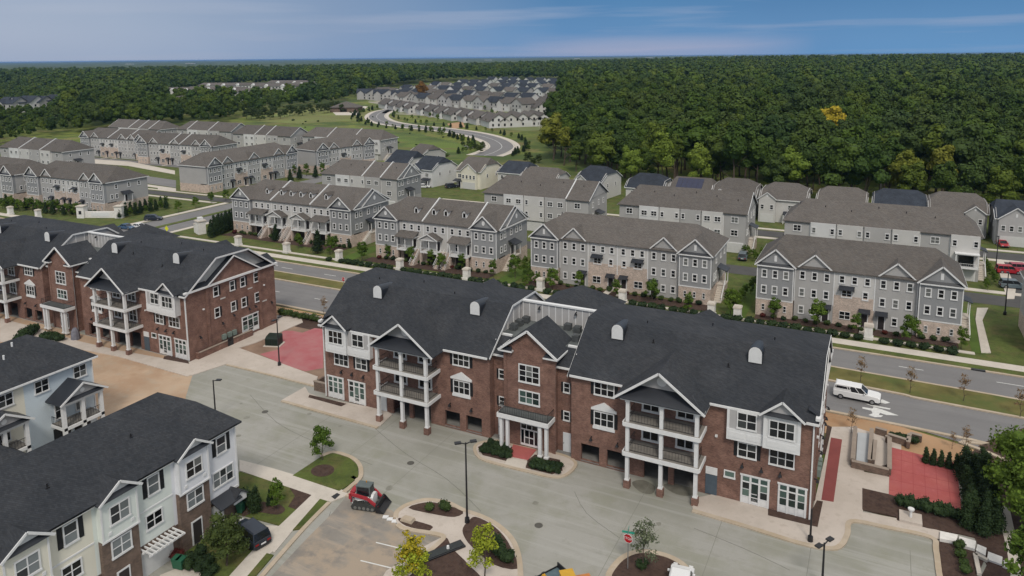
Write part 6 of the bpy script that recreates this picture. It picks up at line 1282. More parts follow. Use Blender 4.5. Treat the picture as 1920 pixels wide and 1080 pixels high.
fr = [('street', 1452, 600, 4.2), ('street', 1532, 618, 5.4), ('street2', 1605, 628, 4.0), ('street', 1706, 646, 5.2), ('street2', 1802, 655, 4.0), ('street', 1036, 545, 5.0), ('street2', 1086, 545, 4.4), ('street2', 1155, 560, 4.2), ('street', 1222, 568, 4.8), ('street2', 1291, 588, 4.2), ('street', 1370, 592, 5.4),
      ('street2', 727, 486, 3.8), ('street', 770, 494, 4.2), ('street2', 808, 500, 4.2), ('street', 828, 506, 4.0), ('street2', 866, 508, 4.2), ('street2', 925, 520, 4.2), ('street', 966, 522, 5.5), ('conifer', 596, 475, 6.2), ('conifer', 517, 452, 4.8), ('street2', 560, 466, 4.2), ('street2', 619, 478, 5.0), ('street', 680, 490, 5.0), ('street', 628, 470, 4.0), ('conifer', 655, 465, 2.6)]
for q_, (k, u, v, hh) in enumerate(sorted(fr, key=lambda t_: t_[1])): tree(k, (u, v), hh, f'{nth(q_ + 1)} from left, ' + ('leafy street tree' if 'street' in k else 'dark conifer') + ' in front of ' + ('the row nearest the pickup' if u > 1400 else 'the six-unit row' if u > 990 else 'the right porch row' if u > 700 else 'the left porch row') + '', 'street trees before the grey rows')
for i in range(16): x, y = G(396 + (i % 8) * 7, 437 - (i % 8) * 3 + (i // 8) * 9); tree('conifer', (x, y), random.uniform(3.8, 5.6), f'dark conifer, {nth(i + 1)} in the clump by the right monument pillar', 'conifers by the right monument', 'conifer', px=False)
for i in range(20): x, y = G(226 + (i % 10) * 9.5, 404 - (i % 10) * 1.9 + (i // 10) * 5); tree('conifer' if i % 3 else 'street2', (x, y), random.uniform(2.6, 4.2), f'conifer, {nth(i + 1)} in the screen between the left corner row and its street', 'conifers along the left side street', 'conifer', px=False)
for i in range(26): x, y = G(3 + i * 5.8 + random.uniform(-2, 2), 390 + i * .55 + random.uniform(-4, 3)); tree(('street', 'street2', 'conifer')[i % 3], (x, y), random.uniform(3.0, 4.6), f'{nth(i + 1)} from left among the leafy planting left of the white monument wall', 'planting left of the monument', px=False)
for i, (u, v) in enumerate(((335, 399), (368, 391), (396, 381), (424, 376))): tree('street', (u, v), 4.0, ['nearest', 'second', 'third', 'farthest'][i] + ' young tree along the side street verge', 'side street trees')
for i in range(10): x, y = G(985 + (i % 3) * 12, 505 + i * 4); tree('street2', (x, y), 3.2, f'bushy tree, {nth(i + 1)} from behind in the gap between porch row and six-unit row', 'trees in the gap', px=False)
for i in range(6): x, y = -21.8 + random.uniform(-1, 1), 131 + i * 3; tree('street2', (x, y), 3.0, f'bushy tree, {nth(i + 1)} from the road in the lawn gap beside the pickup-side row', 'trees in the lawn gap', px=False)
for i, (u, v) in enumerate(((550, 330), (562, 336), (575, 330), (592, 334), (605, 328), (545, 342), (460, 345), (470, 340))): tree('conifer' if i % 2 else 'street2', (u, v), 5.5, f'dark tree, {nth(i + 1)} between the meadow corner row and the porch row', 'trees behind the left porch row')
for i in range(14): x, y = G(880 + i * 6 % 70, 392 + (i * 7) % 18); tree('street2', (x, y), 2.6, f'shrubby tree, {nth(i + 1)} in the gardens below the meadow houses', 'garden trees below the meadow', px=False)
for i in range(12): x, y = G(1395 + (i * 11) % 70, 478 + (i * 7) % 16); tree('street2', (x, y), 2.6, f'{nth(i + 1)} shrubby tree in the gap behind the six-unit row', 'garden trees in the row gap', px=False)
for i in range(10): x, y = G(1846 + (i * 3) % 22, 500 + i * 5); tree('street2', (x, y), 2.4, f'shrubby tree, {nth(i + 1)} from behind beside the garage of the long row', 'garden trees at the long row end', px=False)
# planting along the winding road
CN = {}
def cnt(k): CN[k] = CN.get(k, 0) + 1; return min(CN[k], 99)
wr = [Vector((*p, 0)) for p in cl]
for i in range(2, len(wr) - 2, 2):
    dd = (wr[i + 1] - wr[i - 1]).normalized(); nn = Vector((-dd.y, dd.x, 0)); seg = (wr[i + 2] - wr[i]).length; m_ = max(1, int(seg / 9))
    for j in range(m_):
        for sd_ in (-1, 1):
            for lay in ((0, 1) if sd_ > 0 and i > 20 else (0,)):
                p = wr[i].lerp(wr[i + 2], j / m_) + nn * sd_ * (14 + lay * 5 + random.uniform(-1.5, 1.5))
                tree('conifer' if random.random() < .6 else 'street2', (p.x, p.y), random.uniform(2.6, 4.6), name='roadside_tree', label=f"small dark tree, {nth(cnt(sd_))} from the near end on the {'meadow' if sd_ > 0 else 'estate'} side of the winding road", group=f"planting on the {'meadow' if sd_ > 0 else 'estate'} side of the winding road", px=False, wx=1.4)
for i in range(20):
    u, v = random.uniform(770, 1040), random.uniform(196, 230); x, y = G(u, v); tree('street', (x, y), random.uniform(4, 7), name='estate_tree', label=f'young tree, {nth(i + 1)} between the nearer houses of the far estate', group='estate trees', px=False)
for i in range(26):
    u, v = random.uniform(700, 1065), random.uniform(158, 194); x, y = G(u, v); tree('street', (x, y), random.uniform(5, 9), name='estate_tree', label=f'tree, number {nth(i + 1)} among the farther estate houses', group='farther estate trees', px=False)
for i, (u, v) in enumerate(((880, 278), (893, 282), (905, 280), (868, 276), (900, 287), (545, 262 + 40), (1010, 305), (1000, 312), (990, 305))): tree('dark', (u, v), random.uniform(3, 5), f'{nth(i + 1)} scrubby tree on the edge of the wide meadow', 'meadow scrub', wx=1.4)
for i in range(22): u, v = 462 + i * 9 + random.uniform(-3, 3), 226 - i * .9 + random.uniform(-3, 3); tree('dark', (u, v), random.uniform(6, 10), f'{nth(i + 1)} from left of the trees across the upper meadow', 'upper meadow trees', wx=1.3)
tag(sheet('tall_grass', [G(u, v) for u, v in [(470, 240), (560, 236), (700, 240), (790, 252), (865, 270), (880, 283), (870, 298), (700, 296), (600, 262)]], .02, mat('rough_meadow', (.055, .085, .020), .97, .25, .05, c2=(.085, .12, .028), patch=[(.02, (.12, .17, .03), .5, .05, .8), (.05, (.13, .095, .04), .6, .05, .7)], bump=.5, bscale=2)), kind='structure')
for i in range(46):
    u = random.uniform(470, 880); v = random.uniform(200, 296)
    if 262 + (880 - u) * .0 < v < 300 and u < 700 or abs(v - (229 + (u - 720) * .16)) < 9 and u > 700: continue
    x, y = G(u, v); shrub(x, y, random.uniform(1.2, 2.6), f'scrub bush, {nth(i + 1)} of those dotted over the wide meadow', 'scrub bushes on the meadow', random.choice((3, 4, 5)), 0, .7)
sheet('tall_grass', [G(u, v) for u, v in [(540, 205), (640, 195), (700, 204), (690, 225), (560, 232), (480, 228)]], .02, mat('straw_meadow', (.17, .16, .06), .97, .2, .03, c2=(.14, .17, .045)))
# ---------------------------------------------------------------- vehicles
def paintmat(n, c): return mat(n, c, .3, .02, 1, spec=.55)
def car(x, y, rz, kind, paint, label, group=None, cat='car'):
    """local: length along x (front at +x), wheels on the ground"""
    L, W, Hh = {'suv': (4.8, 1.9, 1.72), 'sedan': (4.7, 1.82, 1.45), 'pickup': (5.7, 2.0, 2.0), 'van': (5.2, 2.0, 1.95)}[kind]
    P = empty('parked_car' if kind != 'pickup' else 'pickup_truck', (x, y, .005), rz, label, cat, group)
    h1 = Hh * (.60 if kind == 'pickup' else .56); hl = L / 2
    if kind == 'pickup': side = [(-hl, .5), (-hl, h1 + .03), (hl - 1.5, h1 + .03), (hl - .3, h1 - .07), (hl, h1 - .22), (hl, .5), (hl - .2, .38), (-hl + .1, .42)]
    else: side = [(-hl, .4), (-hl + .03, h1), (-hl + .25, h1 + .06), (hl - 1.35, h1 + .03), (hl - .3, h1 - .16), (hl - .02, h1 - .34), (hl, .35), (hl - .25, .24), (-hl + .2, .24)]
    rings = []
    for k, (yy, ins) in enumerate(((-W/2, .06), (-W/2 + .06, 0), (W/2 - .06, 0), (W/2, .06))):
        cz = h1 * .55; rings.append([(px * (1 - ins / hl), yy, cz + (pz - cz) * (1 - ins / .5)) for px, pz in side])
    MB().loft(rings).obj('body', paint, P)
    if kind == 'pickup': cab = [(-hl + .08, h1 + .03, -hl + .25, Hh - .02), (hl - 1.55, h1 + .03, hl - 2.35, Hh - .02)]
    elif kind == 'sedan': cab = [(-hl + .5, h1, -hl + 1.35, Hh), (hl - 1.25, h1, hl - 2.1, Hh)]
    else: cab = [(-hl + .1, h1, -hl + .35, Hh), (hl - 1.2, h1, hl - 1.95, Hh)]
    (bx, bz, btx, btz), (fx, fz, ftx, ftz) = cab; wi, wo = W/2 - .2, W/2 - .07
    MB().loft([[(bx, -wo, bz), (fx, -wo, fz), (fx, wo, fz), (bx, wo, bz)], [(btx, -wi, btz - .06), (ftx, -wi, ftz - .06), (ftx, wi, ftz - .06), (btx, wi, btz - .06)]]).obj('windows', MATS['car_glass'], P)
    rf = MB().loft([[(btx - .04, -wi - .03, btz - .07), (ftx + .04, -wi - .03, ftz - .07), (ftx + .04, wi + .03, ftz - .07), (btx - .04, wi + .03, btz - .07)], [(btx + .1, -wi + .1, btz + .02), (ftx - .15, -wi + .1, ftz + .02), (ftx - .15, wi - .1, ftz + .02), (btx + .1, wi - .1, btz + .02)]])
    fr = [0, .30, .62, 1.0] if kind != 'pickup' else [0, .04, .44, .52, .76, 1.0]
    for s in (-1, 1):
        for t in fr: rf.beam((bx + (fx - bx) * t, s * (wo + .005), bz), (btx + (ftx - btx) * t, s * (wi + .005), btz - .05), .11 if kind == 'pickup' else .09, .05)
        if kind == 'pickup': rf.beam((bx, s * (wo + .004), bz + .12), (bx + (fx - bx) * .5, s * (wo - .0), bz + .12), .05, .24); rf.beam((bx + .1, s * (wi + .03), Hh - .12), (bx + (fx - bx) * .5, s * (wi + .03), Hh - .12), .06, .16)
    rf.obj('roof', paint, P)
    wt = cached('tyre', lambda: MB().tube((0, -.12, 0), (0, .12, 0), .36, .36, 18).mesh('tyre', Mt['black'])); wr_ = cached('rim', lambda: MB().tube((0, -.135, 0), (0, .135, 0), .21, .21, 10).mesh('rim', mat('alloy', (.35, .35, .36), .35, .05, 1, metal=.6)))
    for sx_ in (-1, 1):
        for sy in (-1, 1): w_ = link('wheel', wt, P, (sx_ * (hl - .95), sy * (W/2 - .1), .36)); link('rim', wr_, w_)
        for sy in (-1, 1): MB().box(-.03, .03, -.18, .18, -.08, .08).obj('headlight' if sx_ > 0 else 'tail_light', Mt['trim'] if sx_ > 0 else mat('tail_red', (.25, .01, .01), .3, .05, 1), P, (sx_ * (hl - .02), sy * (W/2 - .32), h1 - .28))
        MB().box(-.05, .05, -W/2 + .12, W/2 - .12, -.1, .1).obj('bumper', Mt['black'], P, (sx_ * (hl + .0), 0, .42))
    MB().box(-.015, .015, -.26, .26, -.07, .07).obj('number_plate', Mt['trim'], P, (-hl - .06, 0, .62))
    for s in (-1, 1): MB().box(-.08, .08, -.1, .1, -.07, .07).obj('mirror', paint, P, (fx - .35, s * (W/2 + .08), h1 + .1))
    return P
mat('car_glass', (.012, .014, .017), .08, .05, 1, spec=.7)
WHT, BLK, RED, GRY, BLU = paintmat('white_paint', (.70, .70, .70)), paintmat('dark_blue_black_paint', (.018, .024, .036)), paintmat('red_paint', (.35, .015, .025)), paintmat('grey_paint', (.10, .13, .15)), paintmat('blue_paint', (.05, .10, .18))
car(*G(1606, 748), R(-2), 'pickup', WHT, 'white pickup truck with a white canopy driving right on the near lanes', cat='pickup truck')
car(*G(468, 1010), R(168), 'suv', BLK, 'dark blue-black car parked on the driveway of the near pastel row')
car(*G(1879, 461), R(-80), 'sedan', RED, 'single red car parked in front of the white garage at the right edge')
car(*G(1891, 512), R(10), 'suv', RED, 'red car parked beside the curved path, left of its pink-red neighbour', 'cars in the small lot at right'); car(*G(1915, 508), R(12), 'suv', paintmat('pinkish_red_paint', (.32, .06, .09)), 'pinkish red car at the right edge behind the grey one', 'cars in the small lot at right')
car(*G(1900, 540), R(8), 'suv', GRY, 'grey-blue car at the right edge, nearest of the small lot', 'cars in the small lot at right')
car(*G(288, 413), R(35), 'suv', BLK, 'black car on the side street by the left monument wall'); car(*G(262, 428), R(8), 'sedan', WHT, 'white car just behind the left brick building roof'); car(*G(238, 429), R(8), 'sedan', BLU, 'blue car just behind the left brick building roof, left of the white one')
car(*G(847, 352), R(60), 'suv', BLK, 'dark car in front of the cream fronted house'); car(*G(795, 352), R(20), 'sedan', WHT, 'white car parked by the tall white gabled house'); car(*G(772, 357), R(80), 'suv', GRY, 'grey car parked at the end of the ribbed garage row')
car(*G(1393, 485), R(95), 'suv', GRY, 'pale blue-grey car half inside a garage behind the six-unit row')
car(*G(1274, 1112), R(97), 'van', WHT, 'white van cut off by the bottom edge, beside the dark island', cat='van')
# compact track loader on the paving
tl = empty('track_loader', (*G(690, 948), 0), R(14), 'small red and white tracked loader with a dark bucket, stopped on the paving', 'track loader'); tl.scale = (1.12,) * 3
TK = mat('rubber_track', (.045, .047, .045), .8, .2, 4); LR = mat('loader_red', (.33, .03, .04), .45, .08, 2)
for s in (-1, 1):
    o = [(-1.15, .1), (-1.3, .35), (-1.05, .72), (.75, .72), (1.15, .45), (1.0, .1)]; MB().yprism(o, -.2, .2).obj('track', TK, tl, (0, s * .72, 0))
    for k in range(5): MB().tube((0, -.22, 0), (0, .22, 0), .15, .15, 10).obj('roller', mat('worn_steel', (.16, .16, .15), .5, .2, 4), tl, (-.85 + k * .42, s * .72, .28))
    for k in range(9): MB().box(-.05, .05, -.21, .21, -.03, .03).obj('track_lug', TK, tl, (-1.0 + k * .21, s * .72, .75))
    MB().beam((-1.35, s * .78, 1.5), (.35, s * .78, 1.2), .16, .26).beam((.35, s * .78, 1.2), (1.25, s * .70, .45), .16, .24).beam((-1.35, s * .78, 1.5), (-1.35, s * .78, 1.0), .16, .26).obj('lift_arm', LR, tl)
    MB().tube((-.7, s * .68, .85), (.3, s * .70, 1.12), .05, .05, 8).obj('ram', Mt['trim'], tl)
MB().xprism([(-.5, .35), (.5, .35), (.5, 1.15), (.3, 1.35), (-.3, 1.35), (-.5, 1.15)], -1.35, .75).obj('chassis', Mt['trim'], tl); MB().box(-1.5, -1.05, -.5, .5, .5, 1.55).obj('engine_cover', LR, tl)
MB().loft([[(-.95, -.46, 1.3), (.55, -.46, 1.1), (.55, .46, 1.1), (-.95, .46, 1.3)], [(-.85, -.42, 2.05), (.35, -.42, 2.05), (.35, .42, 2.05), (-.85, .42, 2.05)]]).obj('cab_glass', MATS['car_glass'], tl)
cb_ = MB().box(-.95, .45, -.47, .47, 2.05, 2.14)
for sx_ in (-.88, .42):
    for s in (-1, 1): cb_.beam((sx_, s * .46, 1.15), (sx_ * .95, s * .44, 2.06), .08, .08)
cb_.obj('cab_frame', mat('grey_cab', (.10, .12, .12), .5, .1, 2), tl); MB().tube((-.2, .3, 2.15), (-.2, .3, 2.28), .07, .05, 8).obj('beacon', mat('amber_lens', (.4, .18, .02), .3, .05, 1), tl)
MB().yprism([(1.15, .08), (1.95, .05), (1.98, .1), (1.35, .22), (1.28, .75), (1.15, .78)], -.95, .95).obj('bucket', Mt['black'], tl); MB().yprism([(1.15, .06), (1.95, .04), (1.3, .74)], -.99, -.951).yprism([(1.15, .06), (1.95, .04), (1.3, .74)], .951, .99).obj('bucket_cheek', Mt['black'], tl)
# machines at the bottom edge
ld = empty('backhoe', (-21.3, 52.5, 0), R(40), 'orange and yellow digging machine cut off by the bottom edge', 'digging machine'); YL = mat('machine_yellow', (.52, .30, .03), .5, .1, 2); OR = mat('machine_orange', (.45, .17, .05), .6, .15, 2)
MB().box(-1.6, 1.0, -.7, .7, .6, 1.5).obj('chassis', YL, ld); MB().box(.2, 1.6, -.55, .55, 1.501, 2.0).obj('hood', OR, ld); MB().box(-1.1, .1, -.6, .6, 2.6, 2.7).box(-1.05, -.95, -.55, -.45, 1.501, 2.6).box(-1.05, -.95, .45, .55, 1.501, 2.6).box(-.05, .05, -.55, -.45, 1.501, 2.6).box(-.05, .05, .45, .55, 1.501, 2.6).obj('canopy', YL, ld)
for sx_ in (-1.1, 1.0):
    for s in (-1, 1): MB().tube((0, -.2, 0), (0, .2, 0), .55, .55, 16).obj('wheel', Mt['black'], ld, (sx_, s * .85, .55))
MB().beam((1.5, -.5, 1.2), (2.5, -.5, .6), .15, .2).beam((1.5, .5, 1.2), (2.5, .5, .6), .15, .2).box(2.4, 3.0, -1, 1, .1, .8).obj('loader_bucket', YL, ld); MB().beam((-1.6, 0, 1.4), (-2.6, 0, 3.0), .2, .25).beam((-2.6, 0, 3.0), (-3.4, 0, 1.6), .16, .2).obj('digging_arm', YL, ld)
tr_ = empty('flat_trailer', (-24.0, 53.0, 0), R(62), 'blue-grey flat trailer cut off by the bottom edge, left of the digging machine', 'trailer')
MB().box(-2.6, 1.8, -.8, .8, .55, .7).obj('deck', mat('blue_grey_steel', (.09, .13, .15), .6, .15, 3), tr_); MB().box(1.8, 1.9, -.8, .8, .7, 1.2).box(-2.6, 1.8, -.84, -.801, .5, .85).box(-2.6, 1.8, .801, .84, .5, .85).obj('side_rail', Mt['black'], tr_)
for s in (-1, 1):
    for sx_ in (-.5, .4): MB().tube((0, -.1, 0), (0, .1, 0), .36, .36, 14).obj('wheel', Mt['black'], tr_, (sx_, s * .98, .36))
# ---------------------------------------------------------------- lamps, signs, monuments, small things
def lamp(x, y, h, heads, label, group='black car park lamps', rz=0.0):
    P = empty('lamp_post', (x, y, 0), rz, label, 'lamp post', group)
    MB().tube((0, 0, .3), (0, 0, h), .11, .075, 10).obj('pole', Mt['black'], P); MB().tube((0, 0, 0), (0, 0, .6), .26, .24, 12).obj('base', Mt['black'], P)
    for k in range(heads):
        s = 1 if k == 0 else -1; MB().beam((0, 0, h - .15), (s * .55, 0, h + .05), .08, .08).obj('arm', Mt['black'], P); MB().box(s * .45, s * 1.1, -.22, .22, h, h + .12).obj('lamp_head', Mt['black'], P)
lamp(*G(876, 981), 8.6, 2, 'tall black double-headed lamp post on the traffic island, centre of the photo', rz=R(40)); x_, y_ = G(405, 790); lamp(x_, y_, 5.6, 1, 'single-headed black lamp post behind the near pastel row', rz=R(20))
lamp(*G(524, 686), 7.4, 2, 'black lamp post at the near edge of the left red patio', rz=R(100)); lamp(*G(1541, 1105), 4.4, 2, 'black lamp post head at the bottom edge, right of the dark island', rz=R(60)); lamp(*G(1519, 1016), 3.4, 0, 'thin dark post at the kerb before the right storefront')
lamp(*G(1884, 590), 7.5, 1, 'black street lamp beside the curving path at right', 'street lamps at right', R(90)); lamp(*G(1867, 505), 7.0, 1, 'black street lamp beside the alley near the red cars', 'street lamps at right', R(90))
lamp(*G(466, 590), 9, 1, 'slim lamp post on the road verge behind the left brick building', 'street lamps', R(90))
def text(s, size, m, parent, loc, rot, ext=.004):
    c = bpy.data.curves.new('lettering', 'FONT'); c.body = s; c.size = size; c.align_x = 'CENTER'; c.align_y = 'CENTER'; c.extrude = ext; c.materials.append(m)
    t_ = bpy.data.objects.new('tmp', c); COL.objects.link(t_); bpy.context.view_layer.update(); me = bpy.data.meshes.new_from_object(t_.evaluated_get(bpy.context.evaluated_depsgraph_get())); bpy.data.objects.remove(t_); o = bpy.data.objects.new('lettering', me); COL.objects.link(o); o.parent = parent; o.location = loc; o.rotation_euler = rot; return o
def stop_sign(x, y, h, rz, label, blades=False, back=False):
    P = empty('stop_sign', (x, y, 0), rz, label, 'stop sign'); MB().box(-.04, .04, -.02, .02, 0, h + (.9 if blades else .4)).obj('post', mat('galvanised', (.32, .32, .32), .5, .1, 3, metal=.5), P)
    oc = lambda r: [(r * math.cos(R(22.5 + 45 * i)), r * math.sin(R(22.5 + 45 * i))) for i in range(8)]
    b = MB().yprism(oc(.46), -.05, -.021).obj('plate', Mt['trim'], P, (0, 0, h)); MB().yprism(oc(.42), -.06, -.051).obj('face', mat('sign_red', (.42, .015, .02), .4, .05, 1), P, (0, 0, h))
    if not back: text('STOP', .34, Mt['trim'], P, (0, -.065, h), (R(90), 0, 0))
    if blades:
        for k, a in enumerate((15, 105)): MB().box(-.55, .55, -.01, .01, 0, .2).obj('street_name_blade', mat('sign_teal', (.03, .30, .22), .4, .05, 1), P, (0, 0, h + .48 + .22 * k), R(a))
stop_sign(*G(1177, 1068), 3.1, R(-5), 'red stop sign with green street name blades on the dark island', blades=True)
x_, y_ = G(645, 547); stop_sign(x_, y_, 2.6, R(0), 'red sign at the road intersection, above the left roof corner of the middle building')
ys = empty('warning_sign', (*G(314, 446), 0), 0, 'yellow diamond warning sign behind the left brick building', 'road sign'); MB().box(-.04, .04, -.03, .03, 0, 2.9).obj('post', MATS['galvanised'], ys); MB().yprism([(.75, 0), (0, .75), (-.75, 0), (0, -.75)], -.06, -.035).obj('plate', mat('sign_yellow', (.65, .66, .03), .4, .05, 1), ys, (0, 0, 2.5))
def pillar(x, y, label, h=2.4, w=.72):
    P = empty('brick_pillar', (x, y, 0), 0, label, 'pillar', 'white brick pillars along the roadside pavement')
    MB().box(-w, w, -w, w, 0, .45).obj('plinth', Mt['brick_white'], P); MB().box(-w * .85, w * .85, -w * .85, w * .85, .45, h - .3).obj('shaft', Mt['brick_white'], P); MB().box(-w, w, -w, w, h - .3, h).box(-w * .8, w * .8, -w * .8, w * .8, h, h + .12).obj('cap', Mt['concrete'], P)
for x, wh in ((-142, 'at the left end of the left porch row'), (-126, 'in front of the left porch row, middle'), (-110, 'at the right end of the left porch row'), (-93, 'in front of the right porch row, left part'), (-76, 'in front of the right porch row, right part'), (-59, 'in front of the left end of the six-unit row'), (-42, 'in front of the middle of the six-unit row'), (-25.5, 'at the right end of the six-unit row'), (-21.0, 'by the lawn left of the row nearest the pickup'), (-.3, 'in front of the row nearest the pickup')): pillar(x, 127.8, 'white brick pillar ' + wh)
for (u, v), wh in (((20, 402), 'far left, second of the pair from the monument wall'), ((72, 408), 'left of the monument wall, nearer one')): pillar(*G(u, v), 'white brick pillar ' + wh)
P = empty('monument_wall', (*G(155, 408), 0), R(24), 'long white brick monument wall with a pillar at each end, left of the side street', 'monument wall')
MB().box(0, 11.5, -.35, .35, 0, 1.9).obj('wall', Mt['brick_white'], P)
for xx in (0, 11.5): MB().box(xx - 1.1, xx + 1.1, -1.0, 1.0, 0, 3.4).obj('pillar', Mt['brick_white'], P); MB().box(xx - 1.25, xx + 1.25, -1.2, 1.2, 3.4, 3.7).obj('cap', Mt['concrete'], P)
MB().box(3, 8.5, -.42, -.351, .5, 1.6).obj('name_panel', Mt['trim'], P); MB().box(1.0, 1.8, -1.06, -1.001, 1.2, 2.2).obj('niche', Mt['black'], P, (-1.4, 0, 0))
P = empty('monument_pillar', (*G(377, 438), 0), R(-20), 'white brick monument pillar group right of the side street, by the conifers', 'monument')
MB().box(-1.1, 1.1, -1, 1, 0, 3.4).obj('pillar', Mt['brick_white'], P); MB().box(-1.3, 1.3, -1.2, 1.2, 3.4, 3.7).obj('cap', Mt['concrete'], P); MB().box(-2.8, -1.2, -.8, .8, 0, 2.3).obj('low_pillar', Mt['brick_white'], P); MB().box(-2.9, -1.15, -.9, .9, 2.3, 2.5).obj('cap', Mt['concrete'], P); MB().box(-.6, .6, -.6, .6, 3.71, 4.5).obj('finial', Mt['trim'], P)
# planters and ramp by the red patio
P = empty('brick_planters', (0, 0, 0), 0, 'group of low brick planter walls and ramp beside the right red patio', 'planters'); P.location = (0, 0, .1)
def wallseg(a, b, h=.75, w=.35, nm='wall'):
    (x0, y0), (x1, y1) = G(*a), G(*b); MB().beam((x0, y0, h / 2), (x1, y1, h / 2), w, h).obj(nm, Mt['brick_brown'], P); MB().beam((x0, y0, h + .04), (x1, y1, h + .04), w + .12, .08).obj('coping', mat('tan_coping', (.28, .23, .19), .85, .1, 1), P)
for a, b in (((1603, 812), (1598, 874)), ((1596, 877), (1666, 894)), ((1634, 816), (1630, 876)), ((1641, 814), (1662, 820)), ((1664, 830), (1662, 832)), ((1667, 833), (1667, 893)), ((1640, 838), (1636, 876)), ((1664, 826), (1702, 838)), ((1705, 824), (1728, 830)), ((1705, 826), (1702, 842))): wallseg(a, b)
tag(MB().prism([G(u, v) for u, v in [(1608, 815), (1631, 818), (1627, 872), (1605, 868)]], .1, .32).obj('ramp', mat('light_ramp_slab', (.42, .44, .46), .8, .06, .5)), kind='structure')
P = empty('planter_wall', (BX - 89 + 31.5, BY + .2, 0), 0, 'low brick planter wall along the gable end of the left building', 'planter')
MB().box(0, .3, 1.0, 11.4, 0, 1.05).box(-.4, .3, .7, .999, 0, 1.05).box(-.4, .3, 11.401, 11.7, 0, 1.05).obj('wall', Mt['brick'], P); MB().box(-.05, .36, 1.0, 11.5, 1.05, 1.12).obj('coping', MATS['tan_coping'], P); MB().box(.301, .36, 6.4, 7.5, .0, 1.3).obj('electrical_cabinet', Mt['black'], P)
P = empty('planter_wall', (BX - 31.6, BY + .8, 0), 0, 'low brick wall at the left end of the middle building', 'planter'); MB().box(-2.2, 0, -.15, .15, 0, 1.3).box(-2.2, -1.9, .151, 6, 0, 1.3).obj('wall', Mt['brick_brown'], P); MB().box(-2.3, .0, -.2, .2, 1.3, 1.4).obj('coping', MATS['tan_coping'], P)
P = empty('seat_wall', (0, 0, 0), 0, 'brick seat wall at the top corner of the left red patio', 'planter')
wallseg((572, 597), (603, 604), .9)
P = empty('transformer_cabinet', (*G(514, 646), .1), R(20), 'dark green transformer cabinet beside the left red patio', 'transformer cabinet'); DG = mat('dark_green_steel', (.012, .022, .016), .45, .1, 2)
MB().loft([[(-1.15, -.8, 0), (1.15, -.8, 0), (1.15, .8, 0), (-1.15, .8, 0)], [(-1.15, -.8, 1.1), (1.15, -.8, 1.1), (1.15, .8, 1.5), (-1.15, .8, 1.5)], [(-1.0, -.6, 1.5), (1.0, -.6, 1.5), (1.0, .75, 1.6), (-1.0, .75, 1.6)]]).obj('cabinet', DG, P); MB().box(-1.4, 1.4, -1.1, 1.1, -.1, 0).obj('pad', Mt['concrete'], P); MB().box(-.02, .02, -.84, -.801, .1, 1.0).obj('door_seam', Mt['black'], P)
def bin_(x, y, rz, m, label):
    P = empty('wheeled_bin', (x, y, .08), rz, label, 'wheeled bin', 'wheeled bins of the near row'); MB().loft([[(-.26, -.3, .12), (.26, -.3, .12), (.26, .3, .12), (-.26, .3, .12)], [(-.33, -.4, 1.0), (.33, -.4, 1.0), (.33, .38, 1.0), (-.33, .38, 1.0)]]).obj('tub', m, P); MB().box(-.35, .35, -.42, .42, 1.0, 1.08).obj('lid', m, P)
    for s in (-1, 1): MB().tube((s * .2, .3, .12), (s * .3, .3, .12), .12, .12, 10).obj('wheel', Mt['black'], P)
BG = mat('bin_green', (.02, .10, .055), .5, .08, 2)
bin_(*G(452, 962), .3, BG, 'green wheeled bin beside the door of the near row, by the dark car'); bin_(*G(341, 1068), .2, BG, 'green wheeled bin among the dark shrubs, right of another bin'); bin_(*G(333, 1066), .3, BG, 'green wheeled bin by the near garage door, left of another bin')
P = empty('stone_pedestal', (*G(1707, 975), .1), 0, 'small pale pedestal with a white fountain head at the edge of the mulch bed', 'pedestal'); MB().box(-1.0, 1.0, -.9, .9, 0, .25).obj('slab', Mt['plaza'], P); MB().tube((0, 0, .25), (0, 0, 1.0), .14, .11, 10).tube((0, 0, 1.0), (0, 0, 1.15), .3, .3, 12).obj('fountain', Mt['trim'], P)
st_ = [((1763, 996), (1796, 1003), (1793, 1016), (1762, 1010)), ((1799, 1005), (1830, 1014), (1828, 1029), (1797, 1020)), ((1833, 1019), (1850, 1026), (1848, 1040), (1830, 1030)), ((1853, 1032), (1880, 1042), (1879, 1056), (1851, 1046)), ((1882, 1047), (1902, 1060), (1898, 1068), (1880, 1058))]
for i, q in enumerate(st_): raised('path_slab', [G(u, v, .3) for u, v in q], .34 - .05 * i, Mt['brick_white'])
P = empty('edging', (0, 0, .05), 0, 'pale angled stone edging in the bed at the bottom right', 'edging')
for a, b in (((1828, 1042), (1836, 1080)), ((1828, 1042), (1852, 1054))): (x0, y0), (x1, y1) = G(*a), G(*b); MB().beam((x0, y0, .1), (x1, y1, .1), .35, .25).obj('stone', Mt['concrete'], P)
P = empty('utility_cover', (*G(822, 1040), .13), R(58), 'long black cover frame lying in the mulch bed left of the path', 'utility cover'); MB().box(-2.6, 2.6, -.55, .55, 0, .12).obj('frame', Mt['black'], P); MB().box(-2.4, 2.4, -.4, .4, .121, .16).obj('cover', mat('dark_steel', (.03, .035, .035), .4, .15, 3), P); MB().tube((1.0, 0, .16), (1.0, 0, .4), .16, .12, 8).obj('cap', Mt['trim'], P)
P = empty('boulder', (*G(765, 978), .1), 0, 'tan stone block on the little mulch strip of the island', 'stone block'); MB().loft([[(-.7, -.45, 0), (.7, -.4, 0), (.65, .45, 0), (-.65, .4, 0)], [(-.6, -.35, .3), (.6, -.35, .35), (.55, .35, .3), (-.55, .35, .28)]]).obj('stone', Mt['kerb'], P)
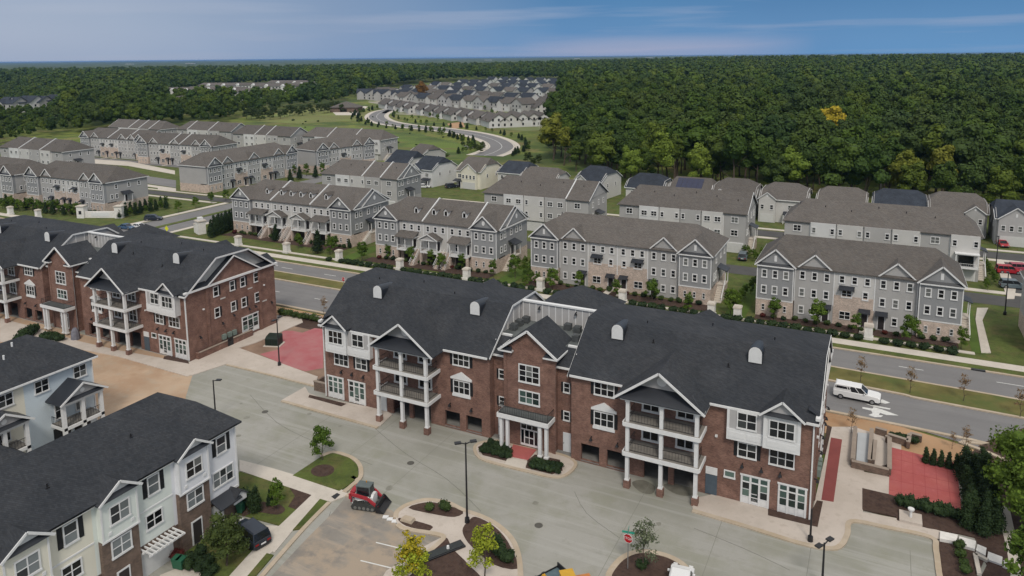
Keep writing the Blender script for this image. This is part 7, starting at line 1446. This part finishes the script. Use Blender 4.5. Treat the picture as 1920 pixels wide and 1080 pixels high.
for i, (u, v) in enumerate(((723, 970), (731, 974), (740, 978))): P = tag(MB().box(-.28, .28, -.22, .22, 0, .08).obj('kerb_block', Mt['trim'], None, (*G(u, v), .01), .4), ['left', 'middle', 'right'][i] + ' of three small pale blocks at the kerb tip of the island', 'kerb block', 'pale kerb blocks')
P = empty('covered_equipment', (*G(142, 636), .0), .3, 'grey sheeted piece of equipment standing by the white door of the left building', 'covered equipment')
MB().loft([[(r * math.cos(t), r * math.sin(t), z) for t in np.linspace(0, 5.6, 9)] for r, z in ((.75, 0), (.7, .8), (.55, 1.5), (.3, 1.95))]).obj('sheet', mat('grey_tarpaulin', (.16, .16, .19), .7, .2, 3), P)
# far white buildings on the horizon
for i, (u, dd, L, hh, wn) in enumerate(((1566, 5200, 55, 30, 'leftmost of the three largest'), (1637, 5600, 70, 30, 'middle one of the three largest'), (1696, 5400, 60, 34, 'rightmost of the three largest'), (1725, 6200, 30, 32, 'small one at the right'), (1380, 6000, 16, 38, 'narrow one right of centre'), (1218, 6500, 60, 28, 'low one in the middle'), (1082, 6200, 40, 30, 'by the pale cloud'), (915, 6500, 60, 28, 'over the far estate'), (240, 6800, 60, 27, 'at the far left'), (355, 6600, 70, 27, 'at the left'))):
    d_ = ray(u, 104.0); k = dd / hyp(d_.x, d_.y); P = empty('far_building', (d_.x * k, d_.y * k, float(hill(d_.x * k, d_.y * k))), YAW, f'white flat building on the horizon, {wn}', 'building', 'white buildings on the horizon')
    MB().box(-L/2, L/2, 0, 30, -5, hh - 8).obj('wall', Mt['trim'], P); MB().box(-L/2 - 1, L/2 + 1, -1, 31, hh - 8, hh - 7).obj('roof', Mt['concrete'], P); MB().box(-L/2 + 3, L/2 - 3, -.3, -.01, hh - 14, hh - 11).obj('window_band', MATS['window_glass'], P)
# ---------------------------------------------------------------- air
hz = MB().box(-33000, 33000, -33000, 33000, -1.2, 47.6).obj('haze', None)
hz.data.materials.clear(); hm = bpy.data.materials.new('haze'); hm.use_nodes = True; nt = hm.node_tree; nt.nodes.clear()
pv = nt.nodes.new('ShaderNodeVolumePrincipled'); pv.inputs['Color'].default_value = (.26, .48, .86, 1); pv.inputs['Density'].default_value = 5.0e-5; pv.inputs['Anisotropy'].default_value = .1
oo = nt.nodes.new('ShaderNodeOutputMaterial'); nt.links.new(pv.outputs[0], oo.inputs['Volume']); hz.data.materials.append(hm); tag(hz, kind='stuff')
